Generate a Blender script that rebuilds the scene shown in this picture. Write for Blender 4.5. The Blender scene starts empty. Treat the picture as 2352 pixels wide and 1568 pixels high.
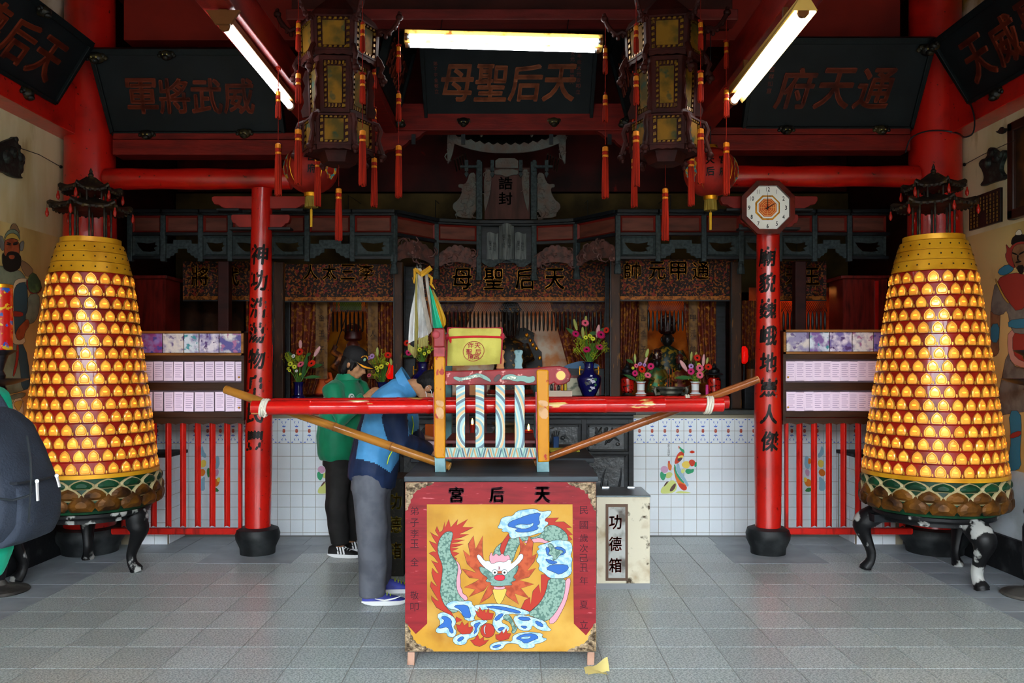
import bpy, bmesh, math, random
from mathutils import Vector, Matrix, Quaternion
from mathutils.noise import noise as pnoise
random.seed(7)
SC = bpy.context.scene
COL = SC.collection
PI = math.pi
# ---------------- camera -------------------------------------------------
F, CX, CY, EYE = 1900.0, 1176.0, 842.0, 1.5
cam = bpy.data.cameras.new('camera'); camo = bpy.data.objects.new('camera', cam); COL.objects.link(camo)
cam.sensor_width = 36; cam.lens = 36 * F / 2352; cam.shift_y = (CY - 784) / 2352
cam.clip_end = 200
camo.location = (0, 0, EYE); camo.rotation_euler = (PI/2, 0, 0)
SC.camera = camo
# ---------------- world: bright overcast sky -----------------------------
w = bpy.data.worlds.new('World'); SC.world = w; w.use_nodes = True
bg = w.node_tree.nodes['Background']; bg.inputs[0].default_value = (0.84, 0.93, 1.0, 1); bg.inputs[1].default_value = 8.0
SC.view_settings.view_transform = 'Standard'; SC.view_settings.look = 'None'
SC.view_settings.gamma = 1; SC.view_settings.use_curve_mapping = False
SC.view_settings.exposure = 2.1
SC.cycles.use_denoising = True
SC.cycles.max_bounces = 8; SC.cycles.sample_clamp_indirect = 6
# ---------------- helpers ------------------------------------------------
def P(px, py, y): return Vector(((px-CX)*y/F, y, EYE+(CY-py)*y/F))
def G(px, py, z=0.0): return P(px, py, F*(EYE-z)/(py-CY))
def W(px, py, X):
    y = F*X/(px-CX); return Vector((X, y, EYE+(CY-py)*y/F))
def XP(px, y): return (px-CX)*y/F
def ZP(py, y): return EYE+(CY-py)*y/F
def lin(c):
    if isinstance(c, str):
        c = c.lstrip('#'); c = tuple(int(c[i:i+2], 16)/255 for i in (0, 2, 4))
        return tuple(x/12.92 if x <= .04045 else ((x+.055)/1.055)**2.4 for x in c)
    return c
MATS = {}
def M(name, col, rough=.6, metal=0, col2=None, scale=5, mix=(.45, .62), col3=None, scale3=18, mix3=(.6, .66), bump=0, bscale=60,
      stretch=(1, 1, 1), emit=None, es=0, spec=.2, coat=0, rnd=0, trans=0, sheen=0, tex='noise', detail=5):
    if name in MATS: return MATS[name]
    m = bpy.data.materials.new(name); m.use_nodes = True; nt = m.node_tree; N = nt.nodes; L = nt.links
    b = N['Principled BSDF']; c1 = (*lin(col), 1)
    b.inputs['Base Color'].default_value = c1; b.inputs['Roughness'].default_value = rough; b.inputs['Metallic'].default_value = metal
    b.inputs['Specular IOR Level'].default_value = spec; b.inputs['Coat Weight'].default_value = coat; b.inputs['Coat Roughness'].default_value = .08
    b.inputs['Transmission Weight'].default_value = trans; b.inputs['Sheen Weight'].default_value = sheen
    if emit: b.inputs['Emission Color'].default_value = (*lin(emit), 1); b.inputs['Emission Strength'].default_value = es
    cur = None
    if col2 or col3 or bump:
        tc = N.new('ShaderNodeTexCoord'); mp = N.new('ShaderNodeMapping'); mp.inputs['Scale'].default_value = stretch
        L.new(tc.outputs['Object'], mp.inputs[0])
    def layer(prev, ca, cb, sc, mx, kind):
        if kind == 'vor':
            t = N.new('ShaderNodeTexVoronoi'); t.inputs['Scale'].default_value = sc; o = t.outputs['Distance']
        elif kind == 'wave':
            t = N.new('ShaderNodeTexWave'); t.inputs['Scale'].default_value = sc; t.inputs['Distortion'].default_value = 6; t.inputs['Detail'].default_value = 3; o = t.outputs['Fac']
        else:
            t = N.new('ShaderNodeTexNoise'); t.inputs['Scale'].default_value = sc; t.inputs['Detail'].default_value = detail; o = t.outputs['Fac']
        L.new(mp.outputs[0], t.inputs['Vector'])
        r = N.new('ShaderNodeMapRange'); r.inputs[1].default_value = mx[0]; r.inputs[2].default_value = mx[1]; L.new(o, r.inputs[0])
        x = N.new('ShaderNodeMix'); x.data_type = 'RGBA'
        L.new(r.outputs[0], x.inputs['Factor'])
        if prev is None: x.inputs['A'].default_value = ca
        else: L.new(prev, x.inputs['A'])
        x.inputs['B'].default_value = cb
        return x.outputs['Result']
    if col2: cur = layer(cur, c1, (*lin(col2), 1), scale, mix, tex)
    if col3: cur = layer(cur, c1, (*lin(col3), 1), scale3, mix3, 'noise')
    if rnd:
        oi = N.new('ShaderNodeObjectInfo'); r = N.new('ShaderNodeMapRange'); r.inputs[3].default_value = 1-rnd; r.inputs[4].default_value = 1+rnd
        L.new(oi.outputs['Random'], r.inputs[0])
        h = N.new('ShaderNodeHueSaturation'); L.new(r.outputs[0], h.inputs['Value'])
        if cur: L.new(cur, h.inputs['Color'])
        else: h.inputs['Color'].default_value = c1
        cur = h.outputs[0]
    if cur: L.new(cur, b.inputs['Base Color'])
    if bump:
        t = N.new('ShaderNodeTexNoise'); t.inputs['Scale'].default_value = bscale; t.inputs['Detail'].default_value = 3; L.new(mp.outputs[0], t.inputs['Vector'])
        u = N.new('ShaderNodeBump'); u.inputs['Strength'].default_value = min(1, bump); u.inputs['Distance'].default_value = .01
        L.new(t.outputs['Fac'], u.inputs['Height']); L.new(u.outputs[0], b.inputs['Normal'])
    MATS[name] = m
    return m
class MB:
    def __init__(s): s.v = []; s.f = []; s.m = []
    def face(s, idx, mi=0): s.f.append(tuple(idx)); s.m.append(mi)
    def pts(s, L): n = len(s.v); s.v.extend(tuple(p) for p in L); return n
    def box(s, x0, x1, y0, y1, z0, z1, mi=0):
        n = s.pts([(x, y, z) for z in (z0, z1) for y in (y0, y1) for x in (x0, x1)])
        for q in ((0,2,3,1),(4,5,7,6),(0,1,5,4),(2,6,7,3),(0,4,6,2),(1,3,7,5)): s.face([n+i for i in q], mi)
        return s
    def obox(s, c, h, R=None, mi=0):
        c = Vector(c); R = R or Matrix.Identity(3)
        n = s.pts([c + R @ Vector((x*h[0], y*h[1], z*h[2])) for z in (-1, 1) for y in (-1, 1) for x in (-1, 1)])
        for q in ((0,2,3,1),(4,5,7,6),(0,1,5,4),(2,6,7,3),(0,4,6,2),(1,3,7,5)): s.face([n+i for i in q], mi)
        return s
    def bar(s, a, b, w, d, up=(0,0,1), mi=0):
        a = Vector(a); b = Vector(b); t = (b-a); l = t.length; t.normalize(); u = Vector(up); sd = t.cross(u)
        if sd.length < 1e-4: sd = t.cross(Vector((0,1,0)))
        sd.normalize(); u = sd.cross(t)
        R = Matrix((sd, t, u)).transposed()
        return s.obox((a+b)/2, (w/2, l/2, d/2), R, mi)
    def tube(s, pts, rad, n=8, mi=0, caps=True, sq=1.0):
        pts = [Vector(p) for p in pts]; k = len(pts)
        if not hasattr(rad, '__len__'): rad = [rad]*k
        T = []
        for i in range(k):
            t = pts[min(i+1, k-1)]-pts[max(i-1, 0)]; T.append(t.normalized() if t.length > 1e-9 else Vector((0,0,1)))
        u = T[0].orthogonal().normalized(); base = len(s.v)
        for i in range(k):
            u = (u - T[i]*u.dot(T[i])); u = u.normalized() if u.length > 1e-6 else T[i].orthogonal().normalized()
            vv = T[i].cross(u)
            r = rad[i]; ra, rb = r if hasattr(r, '__len__') else (r, r*sq)
            s.pts([pts[i] + u*math.cos(2*PI*j/n)*ra + vv*math.sin(2*PI*j/n)*rb for j in range(n)])
        for i in range(k-1):
            for j in range(n):
                a = base+i*n+j; b = base+i*n+(j+1) % n
                s.face((a, b, b+n, a+n), mi)
        if caps:
            s.face([base+j for j in reversed(range(n))], mi); s.face([base+(k-1)*n+j for j in range(n)], mi)
        return s
    def loft(s, rings, mi=0, caps=True):
        n = len(rings[0]); base = len(s.v)
        for r in rings: s.pts(r)
        for i in range(len(rings)-1):
            for j in range(n):
                a = base+i*n+j; b = base+i*n+(j+1) % n
                s.face((a, b, b+n, a+n), mi)
        if caps:
            s.face([base+j for j in reversed(range(n))], mi); s.face([base+(len(rings)-1)*n+j for j in range(n)], mi)
        return s
    def lathe(s, prof, c=(0,0,0), n=24, mi=0, caps=True, rx=1, ry=1):
        return s.loft([[(c[0]+r*rx*math.cos(2*PI*j/n), c[1]+r*ry*math.sin(2*PI*j/n), c[2]+z) for j in range(n)] for r, z in prof], mi, caps)
    def ball(s, c, r, n=12, k=8, mi=0):
        r = r if hasattr(r, '__len__') else (r, r, r); c = Vector(c)
        rings = []
        for i in range(k+1):
            a = -PI/2 + PI*i/k; q = max(math.cos(a), .02)
            rings.append([(c.x+r[0]*q*math.cos(2*PI*j/n), c.y+r[1]*q*math.sin(2*PI*j/n), c.z+r[2]*math.sin(a)) for j in range(n)])
        return s.loft(rings, mi)
    def prism(s, p2, fn, d0, d1=None, mi=0, side=None):
        """polygon p2 -> 3d through fn(u, v, d)"""
        A = [fn(u, v, d0) for u, v in p2]; n = len(p2)
        if d1 is None:
            b = s.pts(A); s.face(range(b, b+n), mi); return s
        b = s.pts(A); c = s.pts([fn(u, v, d1) for u, v in p2])
        s.face(range(b, b+n), mi); s.face(reversed(range(c, c+n)), mi)
        for j in range(n):
            k = (j+1) % n; s.face((b+j, c+j, c+k, b+k), mi if side is None else side)
        return s
    def grid(s, fn, nu, nv, mi=0):
        b = s.pts([fn(i/nu, j/nv) for j in range(nv+1) for i in range(nu+1)])
        for j in range(nv):
            for i in range(nu):
                a = b+j*(nu+1)+i; s.face((a, a+1, a+nu+2, a+nu+1), mi)
        return s
    def add(s, o, mat=None, mi=None):
        n = len(s.v)
        s.v.extend([tuple(mat @ Vector(p)) for p in o.v] if mat else o.v)
        for f, m in zip(o.f, o.m): s.f.append(tuple(n+i for i in f)); s.m.append(m if mi is None else mi)
        return s
    def mesh(s, name, mats, smooth=None, off=None):
        me = bpy.data.meshes.new(name)
        v = s.v if off is None else [(p[0]-off[0], p[1]-off[1], p[2]-off[2]) for p in s.v]
        me.from_pydata(v, [], s.f); me.polygons.foreach_set('material_index', s.m)
        for m in (mats if isinstance(mats, (list, tuple)) else [mats]): me.materials.append(m)
        bm = bmesh.new(); bm.from_mesh(me); bmesh.ops.recalc_face_normals(bm, faces=bm.faces); bm.to_mesh(me); bm.free()
        if smooth:
            me.polygons.foreach_set('use_smooth', [True]*len(me.polygons)); me.set_sharp_from_angle(angle=math.radians(smooth if smooth is not True else 40))
        me.update()
        return me
    def build(s, name, mats, parent=None, smooth=None, bev=0):
        return obj(name, s.mesh(name, mats, smooth, wloc(parent)), parent, bev)
def wloc(o):
    p = Vector((0, 0, 0))
    while o is not None: p = p + o.location; o = o.parent
    return p
def obj(name, me, parent=None, bev=0, loc=None):
    o = bpy.data.objects.new(name, me); COL.objects.link(o)
    if parent is not None: o.parent = parent
    if loc is not None: o.location = loc
    if bev:
        m = o.modifiers.new('bevel', 'BEVEL'); m.width = bev; m.segments = 2; m.limit_method = 'ANGLE'; m.angle_limit = math.radians(50)
    return o
def tag(o, label, cat, group=None, kind=None):
    o['label'] = label; o['category'] = cat
    if group: o['group'] = group
    if kind: o['kind'] = kind
    return o
def struct(o, label=None):
    o['kind'] = 'structure'
    if label: o['label'] = label
    return o
def thing(name, label, cat, loc=(0,0,0), group=None):
    o = bpy.data.objects.new(name, None); COL.objects.link(o); o.location = loc; o.empty_display_size = .05
    return tag(o, label, cat, group)
def copy_tree(o, parent=None):
    c = o.copy(); COL.objects.link(c); c.parent = parent
    for ch in list(o.children): copy_tree(ch, c)
    return c
def smooth2(p, it=2, closed=True):
    for _ in range(it):
        q = []; n = len(p)
        for i in range(n if closed else n-1):
            a = p[i]; b = p[(i+1) % n]
            q += [tuple(a[k]*.75+b[k]*.25 for k in range(len(a))), tuple(a[k]*.25+b[k]*.75 for k in range(len(a)))]
        if not closed: q = [p[0]]+q+[p[-1]]
        p = q
    return p
def holed(outer, inner):
    """outline with a real cut-out, joined by a hairline slit"""
    ar = lambda p: sum(p[i-1][0]*p[i][1]-p[i][0]*p[i-1][1] for i in range(len(p)))
    if ar(outer)*ar(inner) > 0: inner = list(reversed(inner))
    i, j = min(((a, b) for a in range(len(outer)) for b in range(len(inner))), key=lambda q: (outer[q[0]][0]-inner[q[1]][0])**2+(outer[q[0]][1]-inner[q[1]][1])**2)
    return outer[i:]+outer[:i+1]+inner[j:]+inner[:j+1]
def crom(p, k=6):
    """open Catmull-Rom through tuples"""
    out = []; n = len(p)
    for i in range(n-1):
        p0, p1, p2, p3 = p[max(i-1, 0)], p[i], p[i+1], p[min(i+2, n-1)]
        for j in range(k):
            t = j/k
            out.append(tuple(.5*((2*b)+(-a+c)*t+(2*a-5*b+4*c-d)*t*t+(-a+3*b-3*c+d)*t**3) for a, b, c, d in zip(p0, p1, p2, p3)))
    out.append(tuple(p[-1])); return out
# ---------------- lettering: every character once, as a mesh ------------------
GL = {}
def load_glyphs(s):
    o = []
    for ch in sorted(set(s)):
        if ch == ' ': continue
        c = bpy.data.curves.new('glyph', 'FONT'); c.body = ch; c.size = 1; c.resolution_u = 3; c.extrude = .5
        x = bpy.data.objects.new('glyph', c); COL.objects.link(x); o.append((ch, x))
    dg = bpy.context.evaluated_depsgraph_get()
    for ch, x in o:
        me = x.evaluated_get(dg).to_mesh()
        v = [tuple(p.co) for p in me.vertices]; f = [tuple(p.vertices) for p in me.polygons]
        x.evaluated_get(dg).to_mesh_clear()
        x0 = min(p[0] for p in v); x1 = max(p[0] for p in v); y0 = min(p[1] for p in v); y1 = max(p[1] for p in v)
        cx, cy = (x0+x1)/2, (y0+y1)/2
        GL[ch] = ([(p[0]-cx, p[1]-cy, p[2]+.5) for p in v], f, (x1-x0, y1-y0))
        c = x.data; bpy.data.objects.remove(x); bpy.data.curves.remove(c)
def glyph(mb, ch, fn, w, h, d, heavy=0, mi=0, shear=0, fit=True):
    """fn(u, v, d): centre of the character at u=v=0, w x h metres; heavy thickens the strokes"""
    if ch == ' ': return mb
    v, f, (sw, sh) = GL[ch]
    if fit: a, b = w/max(sw, .45*sh), h/max(sh, .45*sw)
    else: a, b = w, h
    for du, dv in ([(0, 0)] if not heavy else [(-heavy, -heavy*.6), (heavy, heavy*.6), (-heavy*.3, heavy), (heavy*.3, -heavy)]):
        n = mb.pts([fn(p[0]*a+shear*p[1]*b+du*w, p[1]*b+dv*h, p[2]*d) for p in v])
        for q in f: mb.f.append(tuple(n+i for i in q)); mb.m.append(mi)
    return mb
TXT = '軍將武威后德配天聖母府通功箱神浩蕩物阜民豐廟貌巍峨地靈人傑宮民國歲次己丑年夏立弟子全敬叩伴境誥封甲元帥李太三媽王金玉滿堂吉祥如意'
load_glyphs(TXT+'0123456789')
# ================= shared materials ==========================================
RED = M('red_lacquer', '#b5150c', .28, col2='#7d0f0a', scale=3.5, mix=(.5, .75), col3='#2a0806', scale3=30, mix3=(.66, .72), bump=.12, bscale=25, spec=.5, coat=.25)
REDD = M('dull_red_paint', '#741710', .5, col2='#4e0f0b', scale=4, mix=(.4, .7), stretch=(1, 6, 6), bump=.15, bscale=20)
REDW = M('red_plaster', '#7a1a10', .6, col2='#5a120b', scale=2, mix=(.4, .7), bump=.08, bscale=15)
MAROON = M('maroon_board', '#35100c', .6, col2='#1f0907', scale=3, mix=(.4, .7), stretch=(1, 1, 3))
DKRED = M('dark_red_wood', '#6b1a14', .35, col2='#3b0e0a', scale=5, mix=(.4, .7), stretch=(6, 1, 1), bump=.1)
BLK = M('black_lacquer', '#0d1013', .45, spec=.25, col2='#1c2126', scale=6, mix=(.4, .7), stretch=(1, 1, 5), bump=.1)
BOARD = M('sooty_board', '#090c0e', .6, spec=.2, col2='#14191b', scale=3, mix=(.35, .7), bump=.06, bscale=60)
GREYW = M('soot_grey_wood', '#364143', .6, spec=.2, col2='#1e2526', scale=5, mix=(.35, .7), stretch=(8, 1, 8), bump=.15)
BRNW = M('brown_post_wood', '#452a1a', .55, spec=.2, col2='#251a15', scale=4, mix=(.35, .65), col3='#8a5a1e', scale3=9, mix3=(.6, .7), stretch=(4, 4, .6), bump=.1)
WALL = M('stained_plaster', '#c2a86c', .85, col2='#94702e', scale=1.6, mix=(.45, .75), col3='#5c3c12', scale3=2.6, mix3=(.62, .85), stretch=(1, 1, .45), bump=.15, bscale=8)
WALLU = M('pale_stained_plaster', '#cabf9c', .85, col2='#a88f56', scale=2.2, mix=(.45, .72), col3='#7c6230', scale3=5, mix3=(.62, .8), stretch=(1, 1, .3), bump=.15, bscale=8)
WALLW = M('white_dado', '#bcc4c8', .8, col2='#a5acae', scale=3)
BBLK = M('black_painted_stone', '#15171a', .6, col2='#4a4c4f', scale=6, mix=(.55, .8), bump=.2, bscale=20)
GOLD = M('gilt', '#c98a1e', .32, .8, col2='#7a4a10', scale=30, mix=(.5, .7))
INK = M('black_ink', '#0f0d0d', .4)
TERR = M('terrazzo', '#a6b0b0', .28, col2='#747f80', scale=90, mix=(.44, .56), col3='#c0c8c4', scale3=130, mix3=(.57, .62), rnd=.10, detail=2, spec=.5)
SLATE = M('smooth_grey_slab', '#8d959b', .35, col2='#737b81', scale=4, mix=(.4, .7), rnd=.06)
# ================= floor ======================================================
GROUT = M('cement_joint', '#8a8c88', .8)
fl = struct(MB().box(-3.75, 3.75, -2.6, 9.6, -.12, -.003).build('floor', GROUT), 'grey speckled terrazzo tile floor')
TW, TX, TY = .3175, -.174, 4.113
tm = MB().box(0, TW-.006, 0, TW-.006, -.02, .0)
tme = tm.mesh('tile', TERR); tms = tm.mesh('tile', SLATE)
for j in range(-3, 10):
    for i in range(-12, 13):
        x, y = TX+i*TW, TY+j*TW
        if y > 7.35 or x < -3.62 or x+TW > 3.65: continue
        if abs(x+TW/2) > 1.24*.5*(y+TW)+.25 or y+TW < 3.75: continue
        s = (y > 6.55 and (abs(x) > 1.6)) or y > 7.0 or abs(x+TW/2) > 3.0
        obj('tile', tms if s else tme, fl, loc=(x+.003, y+.003, 0))
# remaining floor, outside the picture
mb = MB()
mb.box(-3.63, 3.63, -2.5, 3.4, -.02, -.001)
o = mb.build('tile_field', M('far_terrazzo', '#a6b0b0', .36, col2='#747f80', scale=90, mix=(.44, .56)), fl); o['kind'] = 'stuff'
for sx in (-1, 1):
    o = MB().box(sx*3.0 if sx > 0 else -3.63, 3.63 if sx > 0 else -3.0, 3.4, 7.4, -.02, -.0015).build('border_slab', SLATE, fl)
court = struct(MB().box(-14, 14, -22, -2.6, -.14, -.02).build('courtyard_ground', M('dark_paving', '#55554f', .85, col2='#4a4a46', scale=2)), 'grey concrete yard outside the doors')
fa = MB().box(-16, 16, -17.2, -16.6, -.02, 4.3)  # unseen houses, added to keep the low sky out of frontal reflections
for i in range(14): fa.box(-15.6+i*2.3, -14.2+i*2.3, -16.62, -16.56, .2, 2.3, 1); fa.box(-15.5+i*2.3, -14.3+i*2.3, -16.62, -16.56, 2.9, 3.8, 1)
fa.box(-16.2, 16.2, -17.4, -16.2, 4.3, 4.5)
struct(fa.build('added_house_row', [M('house_render', '#7d776c', .85, col2='#68625a', scale=1.5), M('house_shutter', '#3c4144', .5)]), 'unseen row of plain houses added across the yard to block low sky')
# ================= walls ======================================================
for sx, side in ((-1, 'left'), (1, 'right')):
    a, b = sorted((sx*3.63, sx*3.80))
    wl = struct(MB().box(a, b, -2.6, 6.95, .75, 2.535).build('wall_'+side, WALL), 'yellowed side wall with painted guardian')
    MB().box(a-.0, b, -2.6, 6.95, 2.535, 3.9).build('upper_band', WALLU, wl)
    MB().box(a, b, -2.6, 6.95, 0, .75).build('dado', WALLW, wl)
    MB().box(a, b, 6.95, 9.6, 0, 5.2).build('rear_part', MAROON, wl)
    MB().box(a, b, -2.6, 6.95, 3.9, 5.2).build('gable_part', M('ochre_gable', '#9a7a35', .8, col2='#d9d2bd', scale=3), wl)
    c, d = sorted((sx*3.60, sx*3.632))
    bs = struct(MB().box(c, d, -2.6, 6.9, 0, .26).build('baseboard_'+side, BBLK), 'black painted skirting of the side wall')
bk = struct(MB().box(-3.8, 3.8, 9.45, 9.6, 0, 5.2).build('wall_back', MAROON), 'dark red rear wall behind the altar')
# front wall with its three doorways (behind the camera)
fw = MB()
for x0, x1 in ((-3.8, -3.45), (-2.35, -2.0), (2.0, 2.35), (3.45, 3.8)): fw.box(x0, x1, -2.45, -2.25, 0, 5.0)
fw.box(-3.8, 3.8, -2.45, -2.25, 3.6, 5.0)
struct(fw.build('wall_front', REDW), 'red front wall with three doorways')
ce = struct(MB().box(-3.8, 3.8, -2.7, 9.6, 5.0, 5.2).build('ceiling', MAROON), 'dark red timber ceiling')
for i in range(24):   # rafters under the ceiling boards
    x = -3.6+i*.313
    MB().box(x-.04, x+.04, -2.5, 9.4, 4.88, 5.0).build('rafter', REDD, ce)
# ================= columns ====================================================
STONE = M('black_stone', '#17191b', .5, col2='#2d3031', scale=8, mix=(.45, .7), bump=.25, bscale=14)
def column(x, y, r0, r1, top, label, cat='column', text=None, lean=0, group=None):
    t = thing('column', label, cat, (x, y, 0), group)
    rings = []
    for k in range(13):
        z = .2+(top-.2)*k/12; q = k/12
        r = r0+(r1-r0)*q + .012*math.sin(PI*min(1, q*1.6))
        rings.append([(x+lean*q+r*math.cos(2*PI*j/36), y+r*math.sin(2*PI*j/36), z) for j in range(36)])
    MB().loft(rings).build('shaft', RED, t, smooth=True)
    b = r0+.075
    MB().lathe([(b*.78, 0), (b*.8, .05), (b*.98, .12), (b, .16), (b*.93, .20), (b*.72, .215), (r0, .215)], (x, y, 0), 40).build('base', STONE, t, smooth=True)
    if text:
        zs, xs, cw, ch = text[1], text[2], text[3], text[4]
        for c, z, xx in zip(text[0], zs, xs):
            def fn(u, v, d, z=z, xx=xx):
                q = (z+v-.2)/(top-.2); r = r0+(r1-r0)*q+.012*math.sin(PI*min(1, q*1.6))+.0006+d
                a = (xx-(x+lean*q)+u)/r; a = max(-1.45, min(1.45, a))
                return (x+lean*q+r*math.sin(a), y-r*math.cos(a), z+v)
            glyph(MB(), c, fn, cw, ch, .0012, heavy=.036, shear=.08).build('character', INK, t)
    return t
IY = 6.66
zs = [ZP(p, IY-.1) for p in (583, 643, 706, 764, 824, 885, 948, 1012)]
column(XP(592, IY), IY, .100, .080, ZP(434, IY), 'slender red column lettered in black beside the blue vase of flowers',
       text=('神功浩蕩物阜民豐', zs, [XP(p, IY-.1) for p in (594, 592, 590, 588, 587, 586, 585, 584)], .138, .155), lean=.035)
zs = [ZP(p, IY-.1) for p in (588, 648, 708, 770, 832, 890, 951, 1013)]
column(XP(1764, IY), IY, .100, .088, ZP(434, IY), 'slender red column lettered in black carrying the octagonal clock',
       text=('廟貌巍峨地靈人傑', zs, [XP(p, IY-.1) for p in (1763, 1763, 1765, 1766, 1765, 1766, 1766, 1768)], .135, .15))
BY = 6.72
column(XP(207, BY), BY, .195, .187, 4.95, 'thick plain red corner column beside the bearded guardian mural')
column(XP(2147, BY), BY, .2, .195, 4.95, 'thick plain red corner column beside the red-hooded guardian mural')
# plinth slabs let into the floor under the slender columns
for x in (XP(592, IY), XP(1764, IY)):
    o = MB().box(x-.36, x+.36, IY-.36, IY+.3, -.02, .002).build('plinth_slab', SLATE, fl)
# ================= beams ======================================================
def beam(name, label, x0, x1, y0, y1, z0, z1, mat=REDD, bev=.006, cat='beam', split=None):
    t = thing(name, label, cat, ((x0+x1)/2, (y0+y1)/2, z0))
    if split:
        MB().box(x0, x1, y0, y1, z0, split-.003).build('lower_timber', mat, t, bev=bev)
        MB().box(x0, x1, y0+.008, y1, split+.003, z1).build('upper_timber', mat, t, bev=bev)
    else:
        MB().box(x0, x1, y0, y1, z0, z1).build('timber', mat, t, bev=bev)
    return t
def scallop(x0, x1, z0, z1, k, sgn):
    """cloud shaped bracket outline, stepping from (x0,z1) down to x1"""
    p = [(x0, z1), (x1, z1), (x1, z0+(z1-z0)*.2)]
    for i in range(k):
        a = x1+(x0-x1)*(i+.5)/k; p.append((a, z0+(z1-z0)*(.0+.55*(i/k)**1.5)))
        p.append((x1+(x0-x1)*(i+1)/k, z0+(z1-z0)*(.15+.85*((i+1)/k)**1.4)))
    return p
beam('lintel_beam', 'red two-timber lintel beam under the four-character name board', XP(258, 6.6), -1.45, 6.6, 6.78, ZP(355, 6.6), ZP(303, 6.6), split=ZP(319, 6.6))
beam('lintel_beam', 'red two-timber lintel beam under the three-character name board', 1.45, XP(2092, 6.6), 6.6, 6.78, ZP(345, 6.6), ZP(291, 6.6), split=ZP(308, 6.6))
for sx, a, b, yy, lab in ((-1, 245, 668, 411, 'round red log beam resting on the column by the blue vase'), (1, 1662, 2105, 405, 'round red log beam above the octagonal clock')):
    zc = ZP(yy, IY); x0, x1 = XP(a, IY), XP(b, IY)
    t = thing('log_beam', lab, 'beam', ((x0+x1)/2, IY, zc-.085))
    n = 9
    pts = [(x0+(x1-x0)*i/n, IY, zc) for i in range(n+1)]
    MB().tube([pts[0]]+pts+[pts[-1]], [.045]+[.083+.004*math.sin(i*1.7) for i in range(n+1)]+[.05], 28).build('log', RED, t, smooth=True)
    xc = XP(592 if sx < 0 else 1764, IY)
    if sx < 0: xc += .03
    for z0, z1, hw in ((ZP(480, IY), ZP(452, IY), .39), (ZP(523, IY), ZP(494, IY), .235)):
        p = []
        for s in (1, -1):
            q = [(.0, z0), (hw*.72, z0), (hw*.80, z0+.012), (hw*.86, z0+.03), (hw*.95, z0+.035), (hw, z0+.065), (hw, z1-.01), (hw*.96, z1), (0, z1)]
            q = [(xc+s*u, v) for u, v in q]
            p = p+q if s > 0 else p+[w_ for w_ in reversed(q)][1:-1]
        MB().prism(p, lambda u, v, d: (u, d, v), IY-.03, IY+.03).build('bracket', M('bracket_red', '#8a241c', .5, col2='#6a1712', scale=3), t, bev=.004)
        for s in (-1, 1):
            MB().box(xc+s*hw*.66-.09, xc+s*hw*.66+.09, IY-.05, IY+.05, z0-.022, z0-.002).build('bearing_block', BLK, t, bev=.004)
# longitudinal beams carrying the lamps
for sx, lab in ((-1, 'long red roof beam with single fluorescent lamp of narrow batten under it'), (1, 'long red roof beam with single fluorescent lamp in a gilt trough under it')):
    a, b = sorted((sx*1.39, sx*1.56)) if sx < 0 else sorted((1.36, 1.53))
    beam('roof_beam', lab, a, b, 2.2, 6.6, 3.30, 3.50, mat=M('glossy_red_beam', '#7a1a14', .3, col2='#4d100d', scale=4, mix=(.4, .7), stretch=(4, 1, 4), bump=.15))
# cross beam above the centre lamp
beam('cross_beam', 'pinkish red cross beam above the double fluorescent lamp', -1.56, 1.56, 5.70, 5.86, ZP(45, 5.7), ZP(20, 5.7), mat=M('pink_red_beam', '#5f1c1a', .45, col2='#481412', scale=4, mix=(.4, .7), stretch=(1, 6, 6), bump=.15))
beam('cross_beam', 'dark red upper cross board behind the pinkish beam', -1.6, 1.6, 6.0, 6.12, 3.98, 4.6, mat=MAROON)
# red boards above the two side name boards
for sx, lab in ((-1, 'smooth red wall panel above the four-character name board'), (1, 'smooth red wall panel above the three-character name board')):
    a, b = sorted((sx*1.5, sx*3.17)); z0 = ZP(92, 6.75)
    beam('gable_panel', lab, a, b, 6.75, 6.9, z0, 4.87, mat=REDW, cat='wall panel')
# side wall beams
for sx, lab in ((-1, 'red wall beam above the bearded guardian mural'), (1, 'red wall beam above the red-hooded guardian mural')):
    a, b = sorted((sx*3.45, sx*3.635))
    beam('wall_beam', lab, a, b, -1.5, 6.72, 3.335, 3.72, mat=RED)
# centre beam and its cloud brackets
t = thing('centre_beam', 'red beam with cloud-cut ends under the central name board', 'beam', (0, 7.4, ZP(345, 7.4)))
za, zb = ZP(299, 7.4), ZP(268, 7.4)
MB().box(-1.56, 1.56, 7.4, 7.55, za, zb+.12).build('timber', REDD, t, bev=.006)
for sx in (-1, 1):
    p = [(sx*u, v) for u, v in ((.76, za), (.80, za-.02), (.83, za-.05), (.88, za-.075), (.92, za-.08), (.945, za-.11), (.98, za-.135), (1.03, za-.14), (1.07, za-.165), (1.12, za-.17), (1.16, za-.2), (1.5, za-.2), (1.5, za))]
    MB().prism(p, lambda u, v, d: (u, d, v), 7.42, 7.5).build('cloud_bracket', REDD, t, bev=.004)
for px in (950, 1064, 1266, 1400):
    MB().obox(P(px, 320, 7.40), (.018, .008, .045)).build('hook_strap', BLK, t)
# walls of the altar room behind
bt = thing('rear_partition', 'dark red board partition with ochre band behind the carved canopy', 'partition', (0, 8.9, 2.3))
MB().box(-3.6, 3.6, 8.9, 8.98, ZP(440, 8.9), 4.95).build('red_board', M('sooty_red_board', '#4d0d0a', .5, col2='#240605', scale=2.2, mix=(.4, .65), col3='#a01c10', scale3=5, mix3=(.66, .76), stretch=(1, 1, 1)), bt)
MB().box(-3.6, 3.6, 8.86, 8.94, 2.3, ZP(440, 8.9)-.03).build('ochre_band', M('sooty_ochre', '#5b4a26', .7, col2='#2e2513', scale=3, mix=(.4, .7)), bt)
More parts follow.
